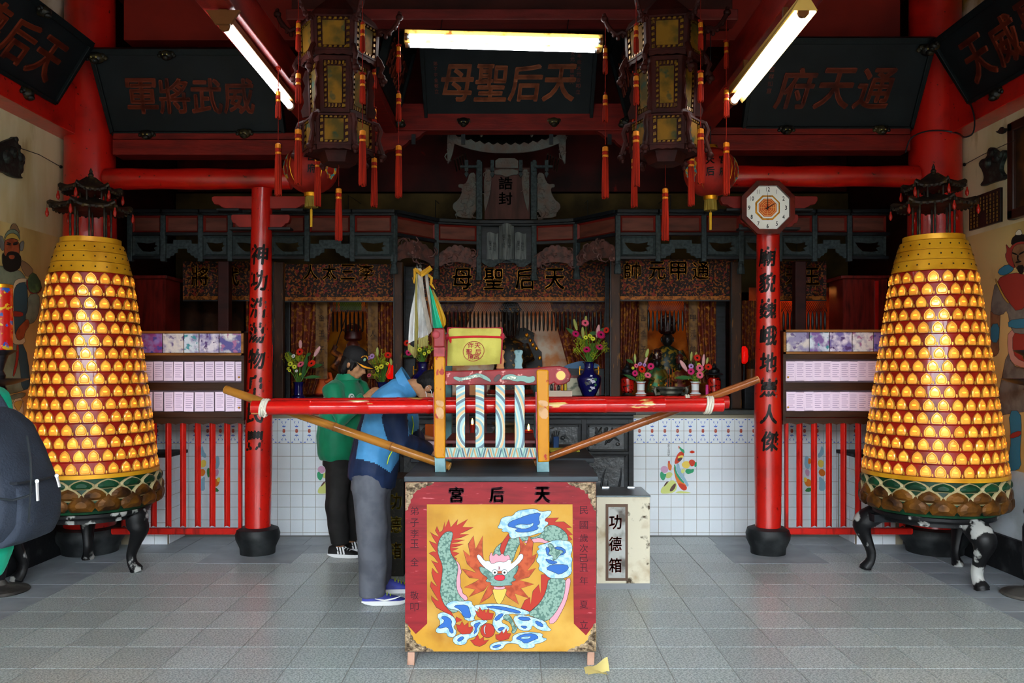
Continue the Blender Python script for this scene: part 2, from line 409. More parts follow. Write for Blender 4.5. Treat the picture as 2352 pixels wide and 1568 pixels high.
# ================= tiled altar counter ==========================================
CYF = 7.38
WT = M('white_tile', '#d8dfe4', .15, rnd=.02, spec=.4)
GRT = M('tile_grout', '#8f8672', .8)
ct = thing('altar_counter', 'long white tiled altar counter with blue flower border', 'altar counter', (0, CYF, 0))
MB().box(-3.3, 3.3, CYF+.004, 8.85, 0, 1.075).build('core', GRT, ct)
MB().box(-3.35, 3.35, CYF-.03, 8.85, 1.075, 1.115).build('counter_top', M('dark_counter_slab', '#4a4d4a', .4, col2='#2f3230', scale=6, mix=(.4, .7)), ct, bev=.004)
TS = 29.15*CYF/F; tx0 = XP(1454, CYF); tz0 = ZP(960, CYF)
tme = MB().box(.0018, TS-.0018, CYF-.004, CYF+.004, -TS+.0018, -.0018).mesh('tile', WT)
tmb = MB().box(.0018, TS-.0018, CYF-.004, CYF+.004, -.026, -.0018).mesh('tile', WT)
def seen_col(x):  # columns of tiles the picture shows
    px = CX+(x+TS/2)*F/CYF
    return 300 < px < 1000 or 1400 < px < 2040
prt = {'b': M('tile_blue_print', '#5573c4', .15), 'r': M('tile_red_print', '#b8452c', .15), 'g': M('tile_green_print', '#2f8f63', .15)}
bme = MB()
def leafp(mb, x, z, L, a, w, mi):
    p = [(0, 0), (L*.3, w), (L, 0), (L*.3, -w)]
    ca, sa = math.cos(a), math.sin(a)
    mb.prism([(x+u*ca-v*sa, z+u*sa+v*ca) for u, v in p], lambda u, v, d: (u, CYF-.0046, v), 0, mi=mi)
for s in (-1, 1):      # half of the flower motif: grows from the joint (z=0) to the outer edge
    zc = s
    def q(z): return z*s
    for a in range(-2, 3):
        leafp(bme, TS/2, q(.004), .016, s*PI/2+a*.62, .006, 1)
    for sg in (-1, 1):
        leafp(bme, TS/2, q(.034), .022, s*(PI/2-sg*1.0), .006, 0)
        leafp(bme, TS/2+sg*.012, q(.062), .03, s*(PI/2-sg*.35), .0025, 0)
        leafp(bme, TS/2+sg*.03, q(.098), .024, s*(PI/2-sg*1.25), .006, 0)
        leafp(bme, TS/2+sg*.022, q(.075), .016, s*(PI/2+sg*.9), .004, 0)
    leafp(bme, TS/2, q(.03), .03, s*PI/2, .004, 0)
bmesh_print = bme.mesh('flower_print', [prt['b'], prt['r']])
for i in range(-55, 40):
    x = tx0+i*TS
    if not seen_col(x) or x < -3.28 or x > 3.2: continue
    rows = 9
    for j in range(rows):
        px = CX+(x+TS/2)*F/CYF
        if j >= 4 and (940 < px < 1428): continue
        if px < 330 or px > 2010:
            if j > 5: continue
        obj('tile', tme, ct, loc=(x, -CYF, tz0-j*TS))
    if 560 < px < 1000 or 1425 < px < 1800: obj('tile', tmb, ct, loc=(x, -CYF, tz0-9*TS))
    if not (1000 < px < 1440): obj('flower_print', bmesh_print, ct, loc=(x, -CYF, tz0-TS))
# peacock pictures on the tiles
def fp(u, v, d): return (XP(u, CYF), CYF-.0045-d*.0004, ZP(v, CYF))
Z2 = lambda pts: [(1440+u*.2296, 940+v*.2296) for u, v in pts]
PC = {k: M('print_'+k, c, .15) for k, c in dict(gr='#2f9a6a', rd='#cc3b22', yl='#e6c95a', bl='#8fb4c8', pk='#c79ab8', lg='#c9d27a', br='#5b4038', dg='#3c7a46', or_='#d9752c').items()}
PEA = [('lg', [(335,840),(340,790),(390,745),(450,700),(495,730),(500,790),(470,830),(400,842)]), ('br', [(360,780),(385,730),(420,710),(400,745)]), ('br', [(420,815),(450,760),(490,730),(485,780),(450,820)]),
 ('lg', [(380,650),(420,620),(460,640),(440,680),(395,690)]), ('lg', [(470,838),(520,812),(600,822),(655,835)]),
 ('pk', [(335,590),(355,565),(390,565),(415,590),(405,625),(370,638),(340,620)]), ('gr', [(328,640),(345,615),(370,645),(395,640),(385,680),(365,715),(335,690)]),
 ('bl', [(495,535),(520,540),(530,590),(560,650),(600,720),(620,760),(600,775),(570,720),(520,660),(490,600)]),
 ('or_', [(462,575),(480,580),(500,650),(560,720),(600,770),(595,805),(560,810),(520,770),(485,700)]), ('rd', [(505,740),(540,735),(595,765),(597,800),(565,812),(530,785)]), ('gr', [(468,540),(486,560),(492,620),(540,690),(575,730),(560,738),(510,690),(475,620)]),
 ('rd', [(490,470),(515,430),(550,415),(570,440),(560,480),(530,520),(495,545),(470,540)]), ('yl', [(500,475),(540,455),(565,460),(555,485),(520,490)]), ('br', [(495,500),(540,475),(555,490),(525,525)]),
 ('gr', [(515,378),(530,372),(545,392),(572,402),(574,440),(555,430),(535,410)]), ('rd', [(512,365),(522,362),(525,385),(516,395)]),
 ('or_', [(405,560),(410,520),(425,512),(430,545),(450,560),(440,610),(415,605)]), ('rd', [(408,515),(425,508),(428,535),(412,540)]),
 ('yl', [(545,540),(575,515),(615,515),(632,550),(615,585),(580,588),(550,570)]), ('rd', [(612,520),(635,498),(670,505),(685,535),(665,565),(635,568)]),
 ('gr', [(575,615),(600,590),(640,600),(668,590),(665,625),(630,640),(600,645)]), ('gr', [(675,530),(695,520),(695,570),(670,575)]), ('rd', [(615,425),(650,405),(682,425),(650,440)]), ('lg', [(535,610),(560,590),(580,600),(570,630),(545,640)])]
def picture(parent, polys, mats, fn, name, sm=1, step=1):
    mb = MB(); ks = sorted(mats, key=str); idx = {k: i for i, k in enumerate(ks)}
    for i, (k, p) in enumerate(polys):
        mb.prism(smooth2(p, sm) if sm else p, fn, i*step, mi=idx[k])
    return mb.build(name, [mats[k] for k in ks], parent)
picture(ct, [(k, Z2(p)) for k, p in PEA], PC, fp, 'bird_picture')
dx = 25*29.15
picture(ct, [(k, [(u-dx-58.3, v) for u, v in Z2(p)]) for k, p in PEA], PC, lambda u, v, d: fp(u, v, d), 'bird_picture')
for c, y in zip('金玉滿堂', (1021.5, 1029, 1037, 1044)):
    glyph(MB(), c, lambda u, v, d, y=y: (XP(1535.5, CYF)+u, CYF-.0045, ZP(y, CYF)+v), .022, .026, .0003).build('inscription', INK, ct)
# flower pictures seen through the railings
Z7 = lambda pts: [(u*.3189, 900+v*.3189) for u, v in pts]
FLW = [('bl', [(1430,710),(1432,640),(1480,600),(1475,660),(1480,710)]), ('bl', [(1460,380),(1470,430),(1490,450),(1480,480),(1445,450),(1440,420)]), ('yl', [(1440,500),(1470,485),(1490,500),(1480,540),(1450,545)]), ('or_', [(1432,570),(1460,550),(1485,570),(1470,605),(1435,605)]),
 ('bl', [(1540,480),(1580,450),(1585,540),(1545,560)]), ('or_', [(1530,490),(1555,470),(1558,520),(1535,515)]), ('or_', [(1530,640),(1560,620),(1588,640),(1570,680),(1535,680)]), ('yl', [(1560,620),(1588,610),(1588,640),(1570,650)]), ('dg', [(1525,690),(1560,685),(1585,715),(1540,720)]), ('pk', [(1545,560),(1580,555),(1575,600),(1550,610)]), ('dg', [(1500,540),(1525,560),(1520,600),(1500,620),(1490,570)])]
picture(ct, [(k, Z7(p)) for k, p in FLW], PC, fp, 'flower_picture')
picture(ct, [(k, [(2352-u, v) for u, v in Z7(p)]) for k, p in FLW], PC, fp, 'flower_picture')
# side altars jutting out behind the railings
for sx, lab in ((-1, 'low white tiled side altar behind the red railing beside the bearded guardian mural'), (1, 'low white tiled side altar behind the red railing below the octagonal clock side')):
    Y0 = 6.98; x1 = sx*abs(XP(385, Y0)); x2 = sx*3.3; a, b = sorted((x1, x2)); zt = .735
    t = thing('side_altar', 'low white tiled side altar behind the railing %s' % ('next to the bearded guardian' if sx < 0 else 'next to the red-hooded guardian'), 'altar', ((a+b)/2, Y0, 0))
    MB().box(a, b, Y0+.004, CYF-.01, 0, zt).build('core', GRT, t)
    MB().box(a-.02, b+.02, Y0-.01, CYF-.01, zt, zt+.03).build('top_slab', BBLK, t, bev=.004)
    f1 = MB().box(.002, .108, -.004, .004, -.108, -.002).mesh('tile', WT)
    f2 = MB().box(-.004, .004, .002, .108, -.108, -.002).mesh('tile', WT)
    f3 = MB().box(.002, .108, -.004, .004, -.072, -.002).mesh('tile', WT); f4 = MB().box(-.004, .004, .002, .108, -.072, -.002).mesh('tile', WT)
    for j in range(7):
        for i in range(8):
            xx = x1+ (i*.11 if sx > 0 else -(i+1)*.11)
            if abs(xx) > 3.2: continue
            z = zt-j*.11
            obj('tile', f1 if j < 6 else f3, t, loc=(xx-t.location.x, 0, z))
        for i in range(3):
            z = zt-j*.11
            obj('tile', f2 if j < 6 else f4, t, loc=(x1-t.location.x, .03+i*.11, z))
# ================= light towers ================================================
TRED = M('tower_red', '#8e150d', .3, coat=.3, col2='#6a0f0a', scale=6)
TGOLD = M('tower_gold_paint', '#cf951f', .35, .25, col2='#b57a12', scale=5)
AMBER = M('amber_niche_lens', '#d8983c', .22, .2, emit='#ff9420', es=.10, rnd=.3, coat=.4)
NRIM = M('niche_gilt_rim', '#c8923a', .3, .4)
DKBR = M('dark_bronze', '#231c17', .5, .3, col2='#4a3b22', scale=20, mix=(.5, .7), bump=.2)
RDROP = M('red_drop', '#8e1a10', .25)
PEEL = M('peeling_black_iron', '#101012', .45, col2='#9b9c98', scale=7, mix=(.565, .60), bump=.3, bscale=20, detail=8)
GREEN = M('lotus_green', '#0b3a22', .45, col2='#072818', scale=8)
LOT = M('lotus_bronze', '#6e4410', .45, .3, col2='#2c180a', scale=9, mix=(.35, .65))
LOTE = M('lotus_edge', '#9c8f6a', .5)
nb = MB()                                        # one niche: rim, lens, figure, clip
arch = [(-.027, 0), (-.034, .010), (-.0355, .028), (-.032, .045), (-.021, .062), (-.010, .071), (0, .078), (.010, .071), (.021, .062), (.032, .045), (.0355, .028), (.034, .010), (.027, 0)]
def inset(p, k): return [(u*k, .034+(v-.034)*k) for u, v in p]
fnn = lambda u, v, d: (u, -d, v)
r0 = [fnn(u, v, .0) for u, v in arch]; r1 = [fnn(u, v, .008) for u, v in arch]; r2 = [fnn(u, v, .008) for u, v in inset(arch, .86)]; r3 = [fnn(u, v, .012) for u, v in inset(arch, .7)]; r4 = [fnn(u, v, .013) for u, v in inset(arch, .3)]
nb.loft([r0, r1, r2], 1, caps=False); nb.loft([r2, r3, r4], 0, caps=False); nb.prism(inset(arch, .3), fnn, .013, mi=0)
nb.prism([(-.017, .010), (-.013, .024), (-.006, .029), (.006, .029), (.013, .024), (.017, .010)], fnn, .0155, .012, mi=0)
nb.prism([(-.006, .029), (-.007, .037), (0, .043), (.007, .037), (.006, .029)], fnn, .0155, .012, mi=0)
nb.prism([(.015*math.cos(k*PI/4), .034+.006*math.sin(k*PI/4)) for k in range(8)], fnn, .0158, mi=2)
nb.box(.0385, .0465, -.014, -.002, .0, .022, 1); nb.box(.0365, .0485, -.016, -.004, .008, .013, 1)
HOT = M('niche_bulb_spot', '#ffb040', .3, emit='#ff9a20', es=.55)
NICHE = nb.mesh('niche', [AMBER, NRIM, HOT])
def tower(cx, cy, label, rb, legs, a_cam):
    t = thing('light_tower', label, 'light tower', (cx, cy, 0))
    Lc = lambda p: (p[0]+cx, p[1]+cy, p[2])
    z0, z1, rt = .755, 2.175, .268
    n = 16; dz = (z1-z0)/n
    prof = [(rb, z0)]
    for k in range(n):
        a = rb+(rt-rb)*(k/n)**1.05; prof += [(a, z0+k*dz), (a-.006, z0+(k+.92)*dz), (a-.012, z0+(k+1)*dz)]
    MB().lathe(prof, (cx, cy, 0), 64).build('red_cone', TRED, t, smooth=30)
    MB().lathe([(rb+.005, z0-.03), (rb+.022, z0-.028), (rb+.022, z0), (rb, z0+.002)], (cx, cy, 0), 64).build('gilt_rim', TGOLD, t, smooth=30)
    extra = MB()
    cnt = 0
    for k in range(n):
        r = rb+(rt-rb)*(k/n)**1.05; m = int(round(2*PI*r/.0885)); z = z0+k*dz+.004
        tilt = math.atan2(rb-rt, z1-z0)*.6
        for i in range(m):
            a = 2*PI*(i+.5*(k % 2))/m
            R = Matrix.Translation((cx+r*math.sin(a), cy-r*math.cos(a), z)) @ Matrix.Rotation(a, 4, 'Z') @ Matrix.Rotation(-tilt*.5, 4, 'X')
            d = (a-a_cam+PI) % (2*PI)-PI
            if abs(d) < 1.75 and cnt < 300:
                o = obj('niche', NICHE, t); o.matrix_local = Matrix.Translation((-cx, -cy, 0)) @ R; cnt += 1
            else: extra.add(nb, R)
    o = extra.build('rear_niches', [AMBER, NRIM, HOT], t); o['kind'] = 'stuff'
    # gilt shoulder: three studded bands
    for k, (ra, rb_, za, zb) in enumerate(((.276, .262, 2.175, 2.252), (.258, .244, 2.252, 2.325), (.238, .222, 2.325, 2.395))):
        b = MB().lathe([(ra, za), (ra+.004, za+.008), (rb_, zb-.004), (rb_-.012, zb)], (cx, cy, 0), 56).build('gilt_band', TGOLD, t, smooth=30)
        q = MB()
        for i in range(22):
            a = 2*PI*i/22; r = (ra+rb_)/2+.002
            q.ball((cx+r*math.sin(a), cy-r*math.cos(a), (za+zb)/2), .0065, 6, 4)
        q.build('studs', DKBR, b, smooth=True)['kind'] = 'stuff'
    MB().lathe([(.20, 2.395), (.205, 2.40), (.205, 2.435), (.19, 2.437), (.18, 2.42)], (cx, cy, 0), 48).build('neck_ring', TGOLD, t, smooth=30)
    # little pagoda: posts, two flared roofs, drops, finial
    for i in range(8):
        a = 2*PI*(i+.5)/8
        mb = MB(); p = [(cx+.135*math.sin(a), cy-.135*math.cos(a), 2.40+.052*j) for j in range(6)]
        mb.tube(p, [.009, .007, .009, .007, .009, .008], 8)
        mb.build('pagoda_post', DKBR, t, smooth=True)
    for i in range(6):
        a = 2*PI*i/6+.2
        MB().tube([(cx+.10*math.sin(a), cy-.10*math.cos(a), 2.69), (cx+.10*math.sin(a), cy-.10*math.cos(a), 2.82)], .008, 8).build('pagoda_post', DKBR, t, smooth=True)
    for R0, zb, h, in ((.285, 2.655, .055), (.215, 2.785, .075)):
        rings = []
        for s_, dzz in ((1.0, 0), (.93, .012), (.72, .03), (.45, .052), (.12, h+.03)):
            ring = []
            for j in range(48):
                a = 2*PI*j/48; c = abs(((a/(2*PI)*6) % 1)-.5)*2     # 1 at the corners
                e = c**4
                ring.append((cx+R0*(s_*(.86+.14*e))*math.sin(a), cy-R0*(s_*(.86+.14*e))*math.cos(a), zb+dzz+(.04*e if s_ > .8 else .012*e)))
            rings.append(ring)
        low = [[(p[0], p[1], p[2]-.014) for p in rings[0]]]
        lowin = [[(cx+(p[0]-cx)*.5, cy+(p[1]-cy)*.5, zb+.004) for p in rings[0]]]
        rf = MB().loft(lowin+low+rings).build('pagoda_roof', DKBR, t, smooth=35)
        sc = MB()
        for j in range(36):
            a = 2*PI*(j+.5)/36; c = abs(((a/(2*PI)*6) % 1)-.5)*2; e = c**4
            sc.ball((cx+R0*(.86+.14*e)*math.sin(a), cy-R0*(.86+.14*e)*math.cos(a), zb-.012+.04*e), (.012, .012, .012), 6, 4)
        sc.build('eave_tiles', DKBR, rf, smooth=True)['kind'] = 'stuff'
        for j in range(6):
            a = 2*PI*j/6+2*PI/12*0; x, y = cx+R0*.99*math.sin(a), cy-R0*.99*math.cos(a)
            d = MB().tube([(x, y, zb+.03), (x, y, zb-.01)], .0018, 5, 1)
            d.lathe([(.004, -.075), (.012, -.06), (.0125, -.04), (.006, -.022), (.006, -.012), (.002, -.008)], (x, y, zb), 10, 0)
            d.build('drop', [RDROP, DKBR], rf, smooth=True)
    MB().lathe([(.03, 2.86), (.022, 2.88), (.026, 2.89), (.016, 2.905), (.02, 2.915), (.01, 2.93), (.012, 2.94), (.002, 2.965)], (cx, cy, 0), 14).build('finial', DKBR, t, smooth=True)
    # lotus base: bulging drum with rows of petals
    MB().lathe([(.40, .475), (.43, .48), (.435, .50), (.465, .53), (.47, .60), (.455, .66), (.455, .728), (.45, .73)], (cx, cy, 0), 64).build('lotus_drum', GREEN, t, smooth=30)
    pet = []
    for row, (cnt_, zc, hh, rr, mt) in enumerate(((18, .505, .115, .478, LOT), (18, .575, .10, .474, LOT), (18, .655, .07, .466, GREEN))):
        for i in range(cnt_):
            a0 = 2*PI*(i+.5*(row % 2))/cnt_; hw = PI/cnt_*1.02
            if math.cos(a0-a_cam) < -.35: continue
            out = [(-1, .25), (-.95, .5), (-.6, .78), (-.25, .92), (0, 1.0), (.25, .92), (.6, .78), (.95, .5), (1, .25), (.75, 0), (-.75, 0)]
            def fm(u, v, d, zc=zc, hh=hh, rr=rr, a0=a0, hw=hw):
                r = rr+d+.012*(1-u*u)*math.sin(PI*min(1, v+.1)); a = a0+u*hw
                return (cx+r*math.sin(a), cy-r*math.cos(a), zc+v*hh)
            mb = MB()
            A = [fm(u, v, -.008) for u, v in out]; B = [fm(u, v, .004) for u, v in out]; C = [fm(u*.8, .5+(v-.5)*.8, .010) for u, v in out]; D = [fm(u*.4, .45+(v-.45)*.4, .016) for u, v in out]
            mb.loft([A, B], 1, caps=False); mb.loft([B, C], 1, caps=False); mb.loft([C, D], 0, caps=False); mb.prism([(u*.4, .45+(v-.45)*.4) for u, v in out], fm, .016, mi=0)
            mb.build('petal', [mt, LOTE if row else LOT], t)
    # tripod stand
    MB().lathe([(.36, .44), (.40, .435), (.41, .45), (.41, .47), (.30, .475)], (cx, cy, 0), 48).build('stand_ring', PEEL, t, smooth=30)
    MB().lathe([(.33, .40), (.35, .40), (.35, .44), (.33, .44)], (cx, cy, 0), 40).build('stand_apron', PEEL, t, smooth=30)
    for lx, ly in legs:
        d = Vector((lx-cx, ly-cy, 0)).normalized()
        def q(r, z): return Vector((cx, cy, z))+d*r
        R = (Vector((lx-cx, ly-cy, 0))).length
        pts = [q(.30, .44), q(.36, .425), q(R+.03, .36), q(R+.045, .30), q(R+.01, .20), q(R-.015, .12), q(R-.005, .06), q(R+.02, .025), q(R+.03, .0)]
        pts = [Vector(p) for p in crom([tuple(p) for p in pts], 4)]
        k = len(pts); rad = []
        for i in range(k):
            u = i/(k-1); rad.append(.062+.02*math.sin(PI*min(1, u*2.2))-.025*math.sin(PI*max(0, (u-.35)/.65)) if u < .93 else .046)
        MB().tube(pts, rad, 10, sq=.8).build('leg', PEEL, t, smooth=True)
    return t
tower(3.044, 5.975, 'tall tapering tower of lit amber niches beside the red-hooded guardian mural', .462, [(3.143, 5.57), (2.645, 6.13), (3.34, 6.22)], -.46)
tower(-3.105, 6.10, 'tall tapering tower of lit amber niches beside the bearded guardian mural', .445, [(-2.775, 6.06), (-3.29, 6.42), (-3.44, 5.79)], .46)
MB().box(2.62, 3.0, 5.98, 6.12, .375, .43).build('controller', BLK, bpy.data.objects['light_tower'])
# ================= railings ======================================================
RAIL = M('railing_red', '#b3170d', .4, col2='#5c0d08', scale=6, mix=(.52, .72), stretch=(3, 3, .6), bump=.15)
FY = 6.62
for sx, lab in ((-1, 'red barred railing beside the column near the blue vase'), (1, 'red barred railing beside the column with the clock')):
    x_in = sx*abs(XP(552 if sx < 0 else 1806, FY)); x_out = sx*3.2
    t = thing('railing', lab, 'railing', ((x_in+x_out)/2, FY, .16))
    a, b = sorted((x_in, x_out)); zt = 1.095
    zb0, zb1 = ZP(1226, FY), ZP(1212, FY)
    MB().box(a, b, FY-.025, FY+.025, zb0, zb1).build('bottom_rail', RAIL, t, bev=.006)
    MB().box(a, b, FY-.02, FY+.02, zt-.04, zt).build('top_rail', RAIL, t, bev=.004)
    MB().box(x_in-.012, x_in+.012, FY-.02, FY+.02, zb1, zt).build('end_stile', RAIL, t, bev=.003)
    x = x_in-sx*(-.105); k = 0
    bar = MB()
    w = .027
    bar.loft([[(w, 0, zb1-.02*0), (0, -w, zb1+.03), (-w, 0, zb1), (0, w, zb1+.03)], [(w, 0, zt), (0, -w, zt), (-w, 0, zt), (0, w, zt)]])
    me = bar.mesh('bar', RAIL, off=(0, 0, .16))
    while abs(x) < 3.15:
        obj('bar', me, t, bev=.006, loc=(x-t.location.x, 0, 0)); x += sx*.1175
ORD = 'first second third fourth fifth sixth seventh eighth ninth tenth eleventh twelfth thirteenth fourteenth'.split()
# ================= fortune slip cabinets =========================================
CABW = M('dark_cabinet_wood', '#3a2216', .35, col2='#24150e', scale=5, mix=(.4, .7), stretch=(.6, 6, 6))
CABL = M('light_frame_wood', '#8a5a2a', .4, col2='#6b431d', scale=6, stretch=(.6, 6, 6))
SLIP = M('pink_slip_paper', '#e6d2e4', .8, rnd=.06)
SLIPI = M('slip_ink', '#b29dbb', .8)
PHOTO = [M('photo_%d' % i, a, .3, col2=b, scale=13, mix=(.42, .58), col3=c, scale3=22, mix3=(.55, .62)) for i, (a, b, c) in enumerate((('#d9cfd6', '#6f629c', '#51386b'), ('#cfc6bd', '#8f86a6', '#6a5a80'), ('#dcd6d2', '#5a5590', '#a76a90'), ('#c9d0d6', '#7a5c96', '#3f8c96'), ('#8a78b4', '#8f3e78', '#4a4a96')))]
for sx, (xa, xb), rows, where in ((-1, (212, 560), ((760, 816), (826, 880), (896, 950)), 'near the blue vase'), (1, (1799, 2140), ((757, 813), (825, 880), (896, 949)), 'with the clock')):
    y1 = FY+.06; y0 = FY-.055
    t = thing('slip_cabinet', 'dark wooden fortune slip cabinet on the railing beside the column %s' % where, 'cabinet', (XP((xa+xb)/2, y0), FY, ZP(975, y0)))
    X = lambda p: XP(p, y0); Zz = lambda p: ZP(p, y0)
    MB().box(X(xa), X(xb), y1-.01, y1, Zz(960), Zz(rows[0][0])).build('back_board', CABW, t)
    for px in (xa, xb-6): MB().box(X(px), X(px+6), y0, y1, Zz(965), Zz(rows[0][0]+2)).build('side', CABW, t, bev=.002)
    for pa, pb in ((rows[0][1], rows[0][1]+12), (rows[1][1]-2, rows[1][1]+16), (rows[2][1]-4, rows[2][1]+9)):
        MB().box(X(xa)+.02, X(xb)-.02, y0+.004, y1, Zz(pb), Zz(pa)).build('shelf_rail', CABW, t, bev=.003)
    fr = MB(); a0, a1, c0, c1 = X(xa), X(xb), Zz(rows[0][1]), Zz(rows[0][0])
    fr.box(a0, a1, y0-.012, y0+.01, c1-.018, c1).box(a0, a1, y0-.012, y0+.01, c0, c0+.018).box(a0, a0+.018, y0-.012, y0+.01, c0, c1).box(a1-.018, a1, y0-.012, y0+.01, c0, c1)
    fr.build('photo_frame', CABL, t)
    x = a0+.03; k = 0; wds = (.185, .16, .18, .17, .12, .16, .18)
    while x < a1-.06:
        wd = min(wds[k % 7], a1-.02-x)
        MB().box(x, x+wd-.006, y0+.012, y0+.016, c0+.022, c1-.02).build('photograph', PHOTO[(k*2+(sx > 0)) % 5], t); x += wd; k += 1
    ap = [(a0, Zz(960)), (a1, Zz(960))]; n = 22
    for i in range(n+1):
        ap.append((a1+(a0-a1)*i/n, Zz(975)+(.014 if i % 2 else 0)))
    MB().prism(ap, lambda u, v, d: (u, d, v), y0+.01, y0+.03).build('scalloped_apron', CABW, t)
    for ri, (ya, yb) in enumerate(rows[1:]):
        MB().box(X(xa)+.02, X(xb)-.02, y1-.05, y1-.012, Zz(yb), Zz(ya)).build('backing', M('slot_back', '#8a7886', .8), t)
        zt_, zb_ = Zz(ya+4), Zz(yb-6)
        sl = MB().box(0, .074, -.003, .0, zb_-zt_, 0, 0)
        for li in range(7):
            zz = -.022-li*.0165
            sl.box(.012, .064-(.012 if li % 3 == 2 else 0), -.0036, -.003, zz-.003, zz+.003, 1)
        me = sl.mesh('slip', [SLIP, SLIPI])
        px = xb-22 if sx < 0 else xa+10
        num = 0
        while (px > 300 if sx < 0 else px < 2045):
            o = obj('fortune_slip', me, None, loc=(X(px)+random.uniform(-.002, .002), y0+.03+random.uniform(0, .006), zt_-random.uniform(0, .004)))
            o.rotation_euler = (0, random.uniform(-.02, .02), 0)
            tag(o, 'pink printed fortune slip, %s from the %s column, %s row of the cabinet' % (ORD[num], 'vase-side' if sx < 0 else 'clock', ('upper', 'lower')[ri]), 'paper slip', 'fortune slips %s row, cabinet %s' % (('upper', 'lower')[ri], where)); num += 1
            px += -23.6 if sx < 0 else 20.6
    for (ya, yb) in rows[1:]:
        kx = xb-12 if sx < 0 else xa+12
        MB().ball((X(kx), y0+.008, Zz(yb-14)), .008, 8, 6).build('knob', GOLD, t, smooth=True)
# ================= clock =========================================================
cc = P(1766, 475, 6.50); R8 = 62*6.5/F/math.cos(PI/8)
t = thing('wall_clock', 'octagonal wall clock with dark red frame and orange trigram centre', 'clock', (cc.x, 6.54, cc.z-R8*.92))
def octo(r): return [(cc.x+r*math.cos(PI/8+i*PI/4), cc.z+r*math.sin(PI/8+i*PI/4)) for i in range(8)]
fn = lambda u, v, d: (u, 6.545-d, v)
def ringp(mb, ra, rb, d0, d1, mi=0):
    A = [fn(u, v, d0) for u, v in octo(ra)]; B = [fn(u, v, d1) for u, v in octo(ra*.985)]; Cc = [fn(u, v, d1) for u, v in octo(rb*1.02)]; D = [fn(u, v, d0+.006) for u, v in octo(rb)]
    mb.loft([A, B, Cc, D], mi, caps=False)
mb = MB(); ringp(mb, R8, R8*.79, 0, .035); mb.build('frame', M('clock_frame', '#5a1810', .25, col2='#3b0e0a', scale=8, coat=.4), t)
MB().prism(octo(R8*.8), fn, .012, 0).build('dial', M('clock_white', '#e8e6de', .5), t)
mb = MB(); ringp(mb, R8*.46, R8*.40, .012, .0135); mb.build('gilt_ring', GOLD, t)
CO = M('clock_orange', '#c4521c', .5); CYL = M('clock_yellow', '#e8b060', .5)
cen = MB().prism(octo(R8*.335), fn, .0135, mi=0)
for i in range(8):
    a = i*PI/4; ca, sa = math.cos(a), math.sin(a)
    cen.prism([(cc.x+ca*u-sa*v, cc.z+sa*u+ca*v) for u, v in ((.02, -.001), (.064, -.001), (.064, .001), (.02, .001))], fn, .0142, mi=1)
for rr in (.30, .23, .16):
    ringp_ = [fn(u, v, .0141) for u, v in octo(R8*rr)]; ri = [fn(u, v, .0141) for u, v in octo(R8*rr*.94)]
    cen.loft([ringp_, ri], 1, caps=False)
cen.build('trigram_centre', [CO, CYL], t)
for h in range(1, 13):
    a = PI/2-h*PI/6; r = R8*(.62 if h % 3 else .62); s = str(h); mb = MB()
    for i, c in enumerate(s):
        ox = (i-(len(s)-1)/2)*.019
        glyph(mb, c, lambda u, v, d, ox=ox: (cc.x+r*math.cos(a)*1.02+ox+u, 6.545-.0125-d, cc.z+r*math.sin(a)*1.02+v), .016 if c != '1' else .007, .032, .0006, heavy=.03)
    mb.build('numeral', INK, t)
for ang, L, wd, dd in ((PI/2, .125, .0045, .017), (PI/6, .082, .006, .019)):
    ca, sa = math.cos(ang), math.sin(ang)
    MB().prism([(cc.x+ca*u-sa*v, cc.z+sa*u+ca*v) for u, v in ((-.02, -wd*.6), (L*.6, -wd*.5), (L, 0), (L*.6, wd*.5), (-.02, wd*.6))], fn, dd+.0012, dd).build('hand', INK, t)
MB().ball((cc.x, 6.524, cc.z), (.008, .003, .008), 10, 6).build('spindle', INK, t, smooth=True)
# ================= name boards ====================================================
CARVE = M('carved_red_letters', '#6e2a18', .45, col2='#4a1a10', scale=8)
CARVB = M('carved_copper_letters', '#9a5230', .45, col2='#74381f', scale=8)
FRM = M('board_frame', '#101516', .55, spec=.15, col2='#0c1011', scale=12, mix=(.4, .65), bump=.15)
LION = M('lion_black', '#15130f', .4, col2='#3d331c', scale=16, mix=(.5, .7), bump=.3, bscale=50)
EYEM = M('lion_eye', '#9a8a4a', .3)
def lion(c, s, parent, fwd=(0, -1, 0)):
    c = Vector(c); f_ = Vector(fwd); sd = f_.cross(Vector((0, 0, 1)))
    mb = MB()
    mb.ball(c, (s, s*.8, s*.75), 12, 8); mb.ball(c+f_*s*.6-Vector((0, 0, s*.2)), (s*.55, s*.5, s*.42), 10, 6)
    for g in (-1, 1):
        mb.ball(c+sd*g*s*.95+Vector((0, 0, s*.25)), (s*.45, s*.35, s*.45), 8, 6); mb.ball(c+sd*g*s*1.35-Vector((0, 0, s*.05)), (s*.3, s*.25, s*.3), 8, 6)
        mb.ball(c+f_*s*.72+sd*g*s*.36+Vector((0, 0, s*.28)), s*.16, 8, 6, 1); mb.ball(c+f_*s*.6+sd*g*s*.4+Vector((0, 0, s*.48)), (s*.25, s*.2, s*.1), 8, 6)
    mb.ball(c+f_*s*1.05-Vector((0, 0, s*.12)), (s*.2, s*.16, s*.13), 8, 6)
    return mb.build('lion_head', [LION, EYEM], parent, smooth=True)
